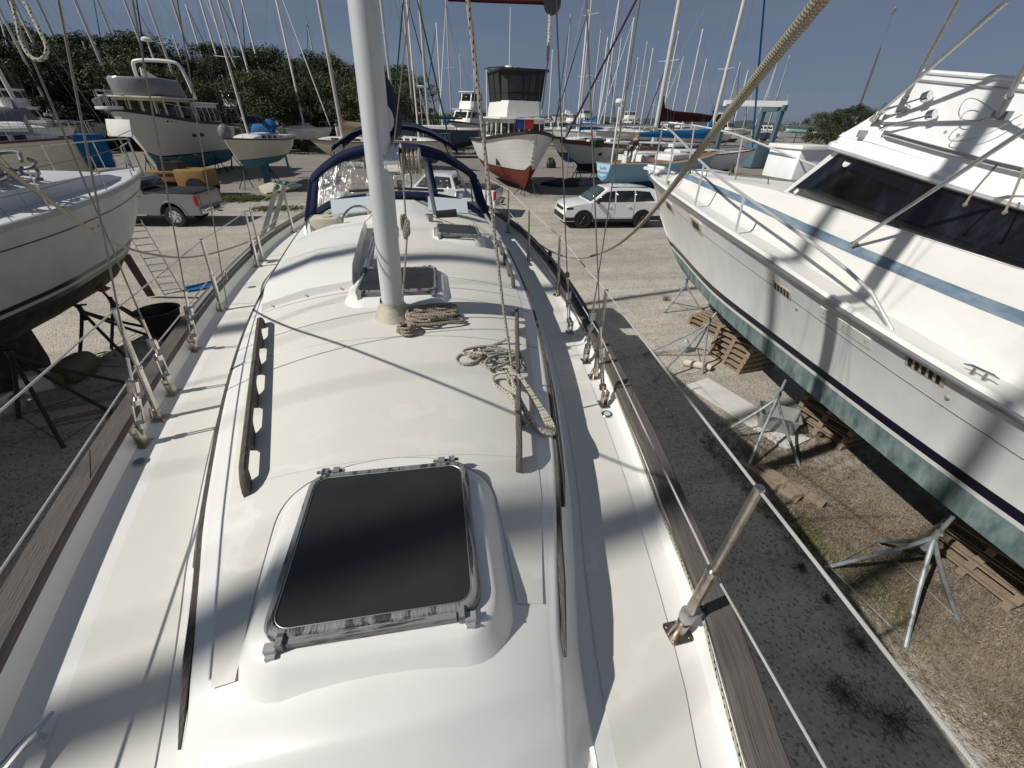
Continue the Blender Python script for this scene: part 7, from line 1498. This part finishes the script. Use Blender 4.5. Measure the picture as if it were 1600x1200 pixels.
# far sailboats: one of each kind, then copies
PR = [sailboat('sailboat', 'x', (0, 0), Vector((0, 1, 0)), L=10, B=3.2, zb=2.9, zm=2.6, zs=2.6, zwl=1.4, zbody=.8, top=t_, bot=bo_, mast=mh, mt_=.4, cover=cv, furl=fu, det=0, mastm=mm, mr=.115, windows=False)[0]
      for t_, bo_, mh, cv, fu, mm in ((WHITE, DARKP, 15, NAVY, WHITE, PALEM), (GEL, BLUEP, 14, BLUEC, NAVY, WHITE), (OFFW, REDP, 13.5, None, None, PALEM), (DKBLUE, DARKP, 16, GREENC, GREENC, MASTC))]
FAR = [(62, 140, 236, 2, 1.0), (157, 130, 226, 0, .62), (122, 140, 222, 2, 1.1), (212, 150, 218, 1, 1.1), (302, 150, 228, 2, .74), (322, 165, 218, 2, 1.3), (338, 160, 221, 1, 1.0), (398, 150, 232, 2, 1.1), (416, 150, 226, 1, 1.0), (432, 160, 214, 2, .9), (545, 165, 222, 2, .72), (612, 150, 244, 0, 1.15), (645, 170, 240, 3, .95), (668, 170, 246, 3, 1.15), (690, 170, 226, 1, 1.0), (722, 170, 220, 2, .9), (858, 170, 222, 2, 1.0), (904, 175, 236, 1, 1.05), (925, 175, 228, 2, 1.1), (946, 175, 240, 0, 1.1), (956, 175, 226, 2, 1.1), (984, 175, 218, 1, 1.1), (1004, 175, 228, 2, 1.0), (1020, 175, 216, 1, .9), (1050, 178, 222, 0, 1.0), (1070, 178, 236, 2, 1.05), (1150, 180, 222, 1, 1.0), (1166, 180, 214, 2, .9), (1205, 180, 226, 3, 1.0), (1222, 180, 216, 2, .9)]
nm_ = ['navy cover', 'blue cover', 'no sail cover', 'green furled sail']; cnt = 0; random.seed(21); FAR += [(20, 150, 244, 1, .9), (92, 150, 230, 0, 1.1), (180, 150, 234, 2, 1.05), (250, 150, 222, 0, 1.1), (282, 150, 236, 1, 1.05), (360, 160, 228, 0, 1.05), (385, 160, 222, 1, 1.1), (468, 165, 238, 0, 1.0), (505, 165, 220, 1, 1.0), (590, 165, 228, 2, 1.0), (705, 170, 232, 0, 1.0), (742, 170, 224, 2, 1.1), (880, 175, 230, 3, 1.0), (936, 175, 222, 1, 1.15), (970, 175, 232, 0, 1.05), (994, 175, 224, 2, 1.15), (1036, 178, 230, 1, 1.1), (1085, 178, 226, 2, 1.0), (1118, 180, 218, 0, 1.1), (1135, 180, 230, 1, .9), (1190, 180, 222, 0, 1.1)]
FAR.sort()
ords = 'first second third fourth fifth sixth seventh eighth ninth tenth eleventh twelfth thirteenth fourteenth fifteenth sixteenth seventeenth eighteenth nineteenth twentieth twenty-first twenty-second twenty-third twenty-fourth twenty-fifth twenty-sixth twenty-seventh twenty-eighth twenty-ninth thirtieth'.split(); lc = rc = 0
used = set()
for px, py, gy, k, sc in FAR:
    A = GP(px, py, gy); hd = random.choice(((-1, .3), (1, .2), (-.8, -.6), (-.6, -.8), (.9, -.4), (-.95, -.1))); l_ = hypot(*hd); hv = Vector((hd[0]/l_, hd[1]/l_, 0)); P_ = A+hv*4*sc
    if px < 700: lab = f'{ords[lc]} far sailboat from the left edge, {nm_[k]}'; lc += 1
    else: lab = f'{ords[rc]} far sailboat rightward from the gap left of the red-bottomed trawler, {nm_[k]}'; rc += 1
    if k in used: o = copy_tree(PR[k])
    else: o = PR[k]; used.add(k)
    o.location = (P_.x, P_.y, 0); o.rotation_euler = (0, 0, atan2(-hv.x, hv.y)); o.scale = (sc,)*3; o['label'] = lab; o['group'] = 'far sailboats stored in the yard'
# two more stored boats just outside the picture on the left: their tall masts shade our deck and the yacht
for (mx, my), k, lab in (((-12.5, -1.3), 2, 'stored sailboat outside the left edge, nearer the bow'), ((-12.5, 1.55), 2, 'stored sailboat outside the left edge, further aft')):
    o = copy_tree(PR[k]); o.scale = (1.22,)*3; o.location = (mx-4.88, my, 0); o.rotation_euler = (0, 0, pi/2); tag(o, lab, 'sailboat', 'far sailboats stored in the yard')
# black stands under the boats of the yard
JP = jack((0, 0, 1.5), [(-.5, -.35), (.55, -.3), (0, .6)], STANDB, .035, label='black stand under one of the stored boats', wing=False, grp='black stands under the stored boats')
JN = ['left stand under the '+ (o_n+' far sailboat from the left edge') for o_n in ()]
jl = [GP(px+dx, py, gy+2) for px, py, gy, k, sc in FAR for dx in (-9, 11)]+[W_(T4[1], Vector((s*1.0, -t*15, 0))) for t in (.2, .45, .7, .9) for s in (-1, 1)]+[W_(T10[1], Vector((s*1.0, -t*12, 0))) for t in (.25, .6, .9) for s in (-1, 1)]+[W_(T2[1], Vector((s*1.8, -t*11, 0))) for t in (.15, .35, .6, .85) for s in (-1, 1)]+[W_(T9[1], Vector((s*1.3, -t*10, 0))) for t in (.15, .5, .85) for s in (-1, 1)]+[W_(T7[1], Vector((s*1.2, -t*10, 0))) for t in (.2, .5, .85) for s in (-1, 1)]+[W_(T6[1], Vector((s*.9, -t*7, 0))) for t in (.35, .6, .85) for s in (-1, 1)]
jn = []; a_ = b_ = 0
for px, py, gy, k, sc in FAR:
    if px < 700: t__ = f'the {ords[a_]} far sailboat from the left edge'; a_ += 1
    else: t__ = f'the {ords[b_]} far sailboat rightward from the red-bottomed trawler'; b_ += 1
    jn += ['black stand left under '+t__, 'black stand right under '+t__]
jn += [f'{ords[k//2]} black stand back from the bow, {("near", "far")[k % 2]} side of the brown-railed ketch' for k in range(8)]
jn += [f'{ords[k//2]} black stand back from the bow, {("near", "far")[k % 2]} side of the blue-covered sailboat' for k in range(6)]
jn += [f'{ords[k//2]} black stand back from the bow, {("left", "right")[k % 2]} side of the tarp-covered trawler' for k in range(8)]
jn += [f'{ords[k//2]} black stand back from the bow, {("left", "right")[k % 2]} side of the white flybridge cruiser' for k in range(6)]
jn += [f'{ords[k//2]} black stand back from the bow, {("near", "far")[k % 2]} side of the tan-covered sailboat' for k in range(6)]
jn += [f'{ords[k//2]} black stand back from the bow, {("near", "far")[k % 2]} side of the light blue sailboat' for k in range(6)]
for i, q in enumerate(jl):
    o = JP if i == 0 else copy_tree(JP); o.location = (q.x, q.y, 0); o.rotation_euler = (0, 0, i*.9); o['label'] = jn[i]
# clutter behind the suv: deflated dinghies, tarps
for i, (px, py, sx_, sy_, hh, m_, lab) in enumerate(((880, 290, 1.6, .9, .5, BLACK, 'black tarp heap on the ground left of the suv bonnet'), (915, 288, 2.4, 1.2, .45, GREYC, 'grey deflated dinghy behind the suv'), (860, 262, .5, .5, .9, BLACK, 'dark bin between the trawler and the ketch'))):
    q = onZ(px, py, 0); b = MB(); R = []; random.seed(i)
    for z, s_ in ((0, 1), (.4, 1.02), (.8, .8), (1, .35)): R.append([(sx_*s_*cos(a)*(1+.2*sin(3*a+i+z)), sy_*s_*sin(a)*(1+.15*sin(5*a+z)), hh*z*(1+.12*sin(4*a))) for a in [2*pi*j/18 for j in range(18)]])
    b.loft(R, cap=True); o = b.build('tarp_heap' if i < 2 else 'bin', m_, ang=70); o.location = q; tag(o, lab, 'heap' if i < 2 else 'bin')
q = GP(893, 250, 282); ladder(q, q+Vector((.15, .6, 2.3)), .5, 6, ALU, 'white ladder leaning on the ketch', side=(1, 0, 0))
q = onZ(433, 300, 0); b = MB(); b.loft([[(x*w_, y, z*w_+.1) for x, z in ((-1, .5), (-.7, 0), (.7, 0), (1, .5), (.6, .62), (-.6, .62))] for y, w_ in ((-1.3, .5), (-.6, .6), (.5, .55), (1.3, .1))], cap=True); o = b.build('dinghy', OFFW, ang=40); o.location = q+Vector((.3, .4, 0)); o.rotation_euler = (.1, .3, -.9); tag(o, 'cream dinghy lying under the keel of the small cream sailboat', 'dinghy')
tufts('grass_patch', 2600, (-12.8, -8.2), (27.3, 31), .16, GREENW, None, 5, lambda x, y: gs(x, y, -10.3, 28.9, 1.5, .7), w=.02)
tufts('far_grass', 900, (-8.5, -4.5), (24, 27), .10, GREENW, None, 6, lambda x, y: gs(x, y, -7, 25.6, .9, .5), w=.015)
# ================================================================== TREES
def tree_proto(seed, H, Rr, nleaf, ls=.27, leafm=LEAF, trunk=.3, flat=1.0, low=.25):
    random.seed(seed); o = empty('tree', (0, 0, 0)); b = MB(); b.tube([(0, 0, -.2), (.1, .05, H*.3), (-.1, .1, H*.6), (.1, 0, H*.85)], [trunk, trunk*.75, trunk*.45, trunk*.12], 8)
    cl = []
    for k in range(46):
        z = low+(1-low)*random.random()**.8; rr_ = Rr*(sin(pi*min(1, (z-low*.6)/(1.08-low*.6)))**.6)*random.uniform(.35, 1); a = random.uniform(0, 2*pi); c_ = Vector((cos(a)*rr_, sin(a)*rr_, z*H*.93)); s_ = random.uniform(.16, .34)*Rr; cl.append((c_, s_))
        if k % 3 == 0: b.tube([(0, 0, c_.z*.55), c_*.6+Vector((0, 0, c_.z*.30)), c_], [trunk*.3, trunk*.16, .02], 5)
    add(o, b, 'trunk', BARK); b = MB()
    for _ in range(nleaf):
        c_, s_ = random.choice(cl); v = Vector((random.gauss(0, 1), random.gauss(0, 1), random.gauss(0, 1))).normalized(); rr_ = s_*random.random()**.35; p_ = c_+Vector((v.x, v.y, v.z*.75))*rr_
        n = (v+Vector((random.gauss(0, .5), random.gauss(0, .5), random.gauss(0, .5)+.4))).normalized(); x = n.orthogonal().normalized(); y = n.cross(x); a = random.uniform(0, pi); x, y = x*cos(a)+y*sin(a), y*cos(a)-x*sin(a); s2 = ls*random.uniform(.6, 1.3)
        b.add([p_-x*s2*.5, p_+y*s2*.28, p_+x*s2*.5, p_-y*s2*.28], [(0, 1, 2, 3)])
    add(o, b, 'crown', leafm, ang=180, doubles=False); return o
TP = [tree_proto(1, 14, 5.2, 13000), tree_proto(2, 15, 4.6, 13000), tree_proto(3, 12, 5.6, 13000, leafm=LEAFP if 0 else leaf_mat('foliage_light', (.034, .05, .016), (.078, .09, .030)))]
tops = tab([(-120, 30), (0, 32), (30, 38), (60, 48), (100, 56), (150, 46), (185, 46), (215, 66), (260, 74), (300, 72), (330, 54), (370, 62), (400, 70), (440, 84), (462, 78), (500, 84), (545, 88), (590, 92), (622, 96), (650, 140)])
random.seed(31); TR = []
for px in list(range(-110, 640, 30)): TR.append((px+random.uniform(-8, 8), random.uniform(88, 104), 0, 0))
for px in list(range(-90, 640, 44)): TR.append((px+random.uniform(-10, 10), random.uniform(74, 84), 14, 1))
for px in (200, 245, 290, 390, 420, 555, 585, 610, 655): TR.append((px, random.uniform(64, 72), 34, 2))
us = set(); ordn = {}; TR.sort(key=lambda q: q[0])
for i, (px, D, dy, tier) in enumerate(TR):
    k = (i*7+tier) % 3 if tier < 2 else 2; yt = tops(px)+dy+random.uniform(-9, 13); top = atH(px, yt, D); hgt = max(5, top.z); Hk = (14, 15, 12)[k]; s_ = hgt/Hk*1.0
    lab = f'{["tall back", "middle-height", "low pale edge"][tier]} tree from left, '+('left of the blue-bottomed trawler' if px < 140 else 'behind the blue-bottomed trawler' if px < 310 else 'behind the small cream sailboat' if px < 470 else 'left of our mast behind the cream sailboats' if px < 590 else 'beside our mast top right')
    if k in us: o = copy_tree(TP[k])
    else: o = TP[k]; us.add(k)
    ordn[lab] = ordn.get(lab, 0)+1; lab = ords[ordn[lab]-1]+' '+lab
    o.location = (top.x, top.y, 0); o.scale = (s_*1.15, s_*1.15, s_); o.rotation_euler = (0, 0, i*1.7); tag(o, lab, 'tree', 'trees of the wood behind the yard at the left')
for i, (px, yt, D, w_, lab) in enumerate(((1345, 158, 66, .6, 'round dark tree at the foot of the tall thin mast'), (1300, 168, 80, .9, 'low tree left of the tall thin mast'), (1378, 160, 64, .8, 'tree touching the edge of the yacht flybridge'), (1325, 166, 95, 1.0, 'faint low tree further back left of the tall thin mast'), (1410, 158, 80, 1.0, 'tree mostly hidden behind the yacht flybridge'))):
    top = atH(px, yt, D); o = copy_tree(TP[(1, 2, 0, 1, 0)[i]]); s_ = top.z/(15, 12, 14, 15, 14)[i]; o.location = (top.x, top.y, 0); o.scale = (s_*w_*1.2, s_*w_*1.2, s_); o.rotation_euler = (0, 0, i*2.1); tag(o, lab, 'tree', 'trees at the right beyond the yacht')
pb = MB(); random.seed(77)
pal = empty('palm', (0, 0, 0), 0, 'palm below the tall thin mast beside the yacht flybridge', 'palm'); pp_ = GP(1365, 180, 226)
b = MB(); b.tube([(0, 0, 0), (.1, 0, 2.2), (0, 0, 4.2)], [.22, .2, .18], 8); add(pal, b, 'trunk', BARK)
for k in range(22):
    a = 2*pi*k/22+random.uniform(-.1, .1); e = random.uniform(.1, 1.2); b = MB(); C_ = [Vector((cos(a)*r_, sin(a)*r_, 4.2+e*r_*.7-.28*r_*r_)) for r_ in fr(0, 2.3, 7)]; sd_ = Vector((-sin(a), cos(a), 0))
    b.grid([[c_-sd_*w_-Vector((0, 0, w_*.5)), c_, c_+sd_*w_-Vector((0, 0, w_*.5))] for c_, w_ in zip(C_, (.06, .28, .36, .36, .3, .2, .02))]); add(pal, b, 'frond', LEAFP)
pal.location = pp_
# a few more things near: a red-capped trailer light post etc. are too small to see
# ------------------------------------------------------------------ recentre single-mesh things on their base
for o in list(S.objects):
    if o.type == 'MESH' and o.parent is None and o.get('kind') is None and o.location.length < 1e-6 and o.data.users == 1 and len(o.data.vertices):
        xs_ = [v.co for v in o.data.vertices]; c_ = Vector((sum(v.x for v in xs_)/len(xs_), sum(v.y for v in xs_)/len(xs_), min(v.z for v in xs_)))
        o.data.transform(Matrix.Translation(-c_)); o.location = c_
        for ch in [q for q in bpy.data.objects if q.parent == o]: ch.matrix_parent_inverse = Matrix.Translation(-c_) @ ch.matrix_parent_inverse
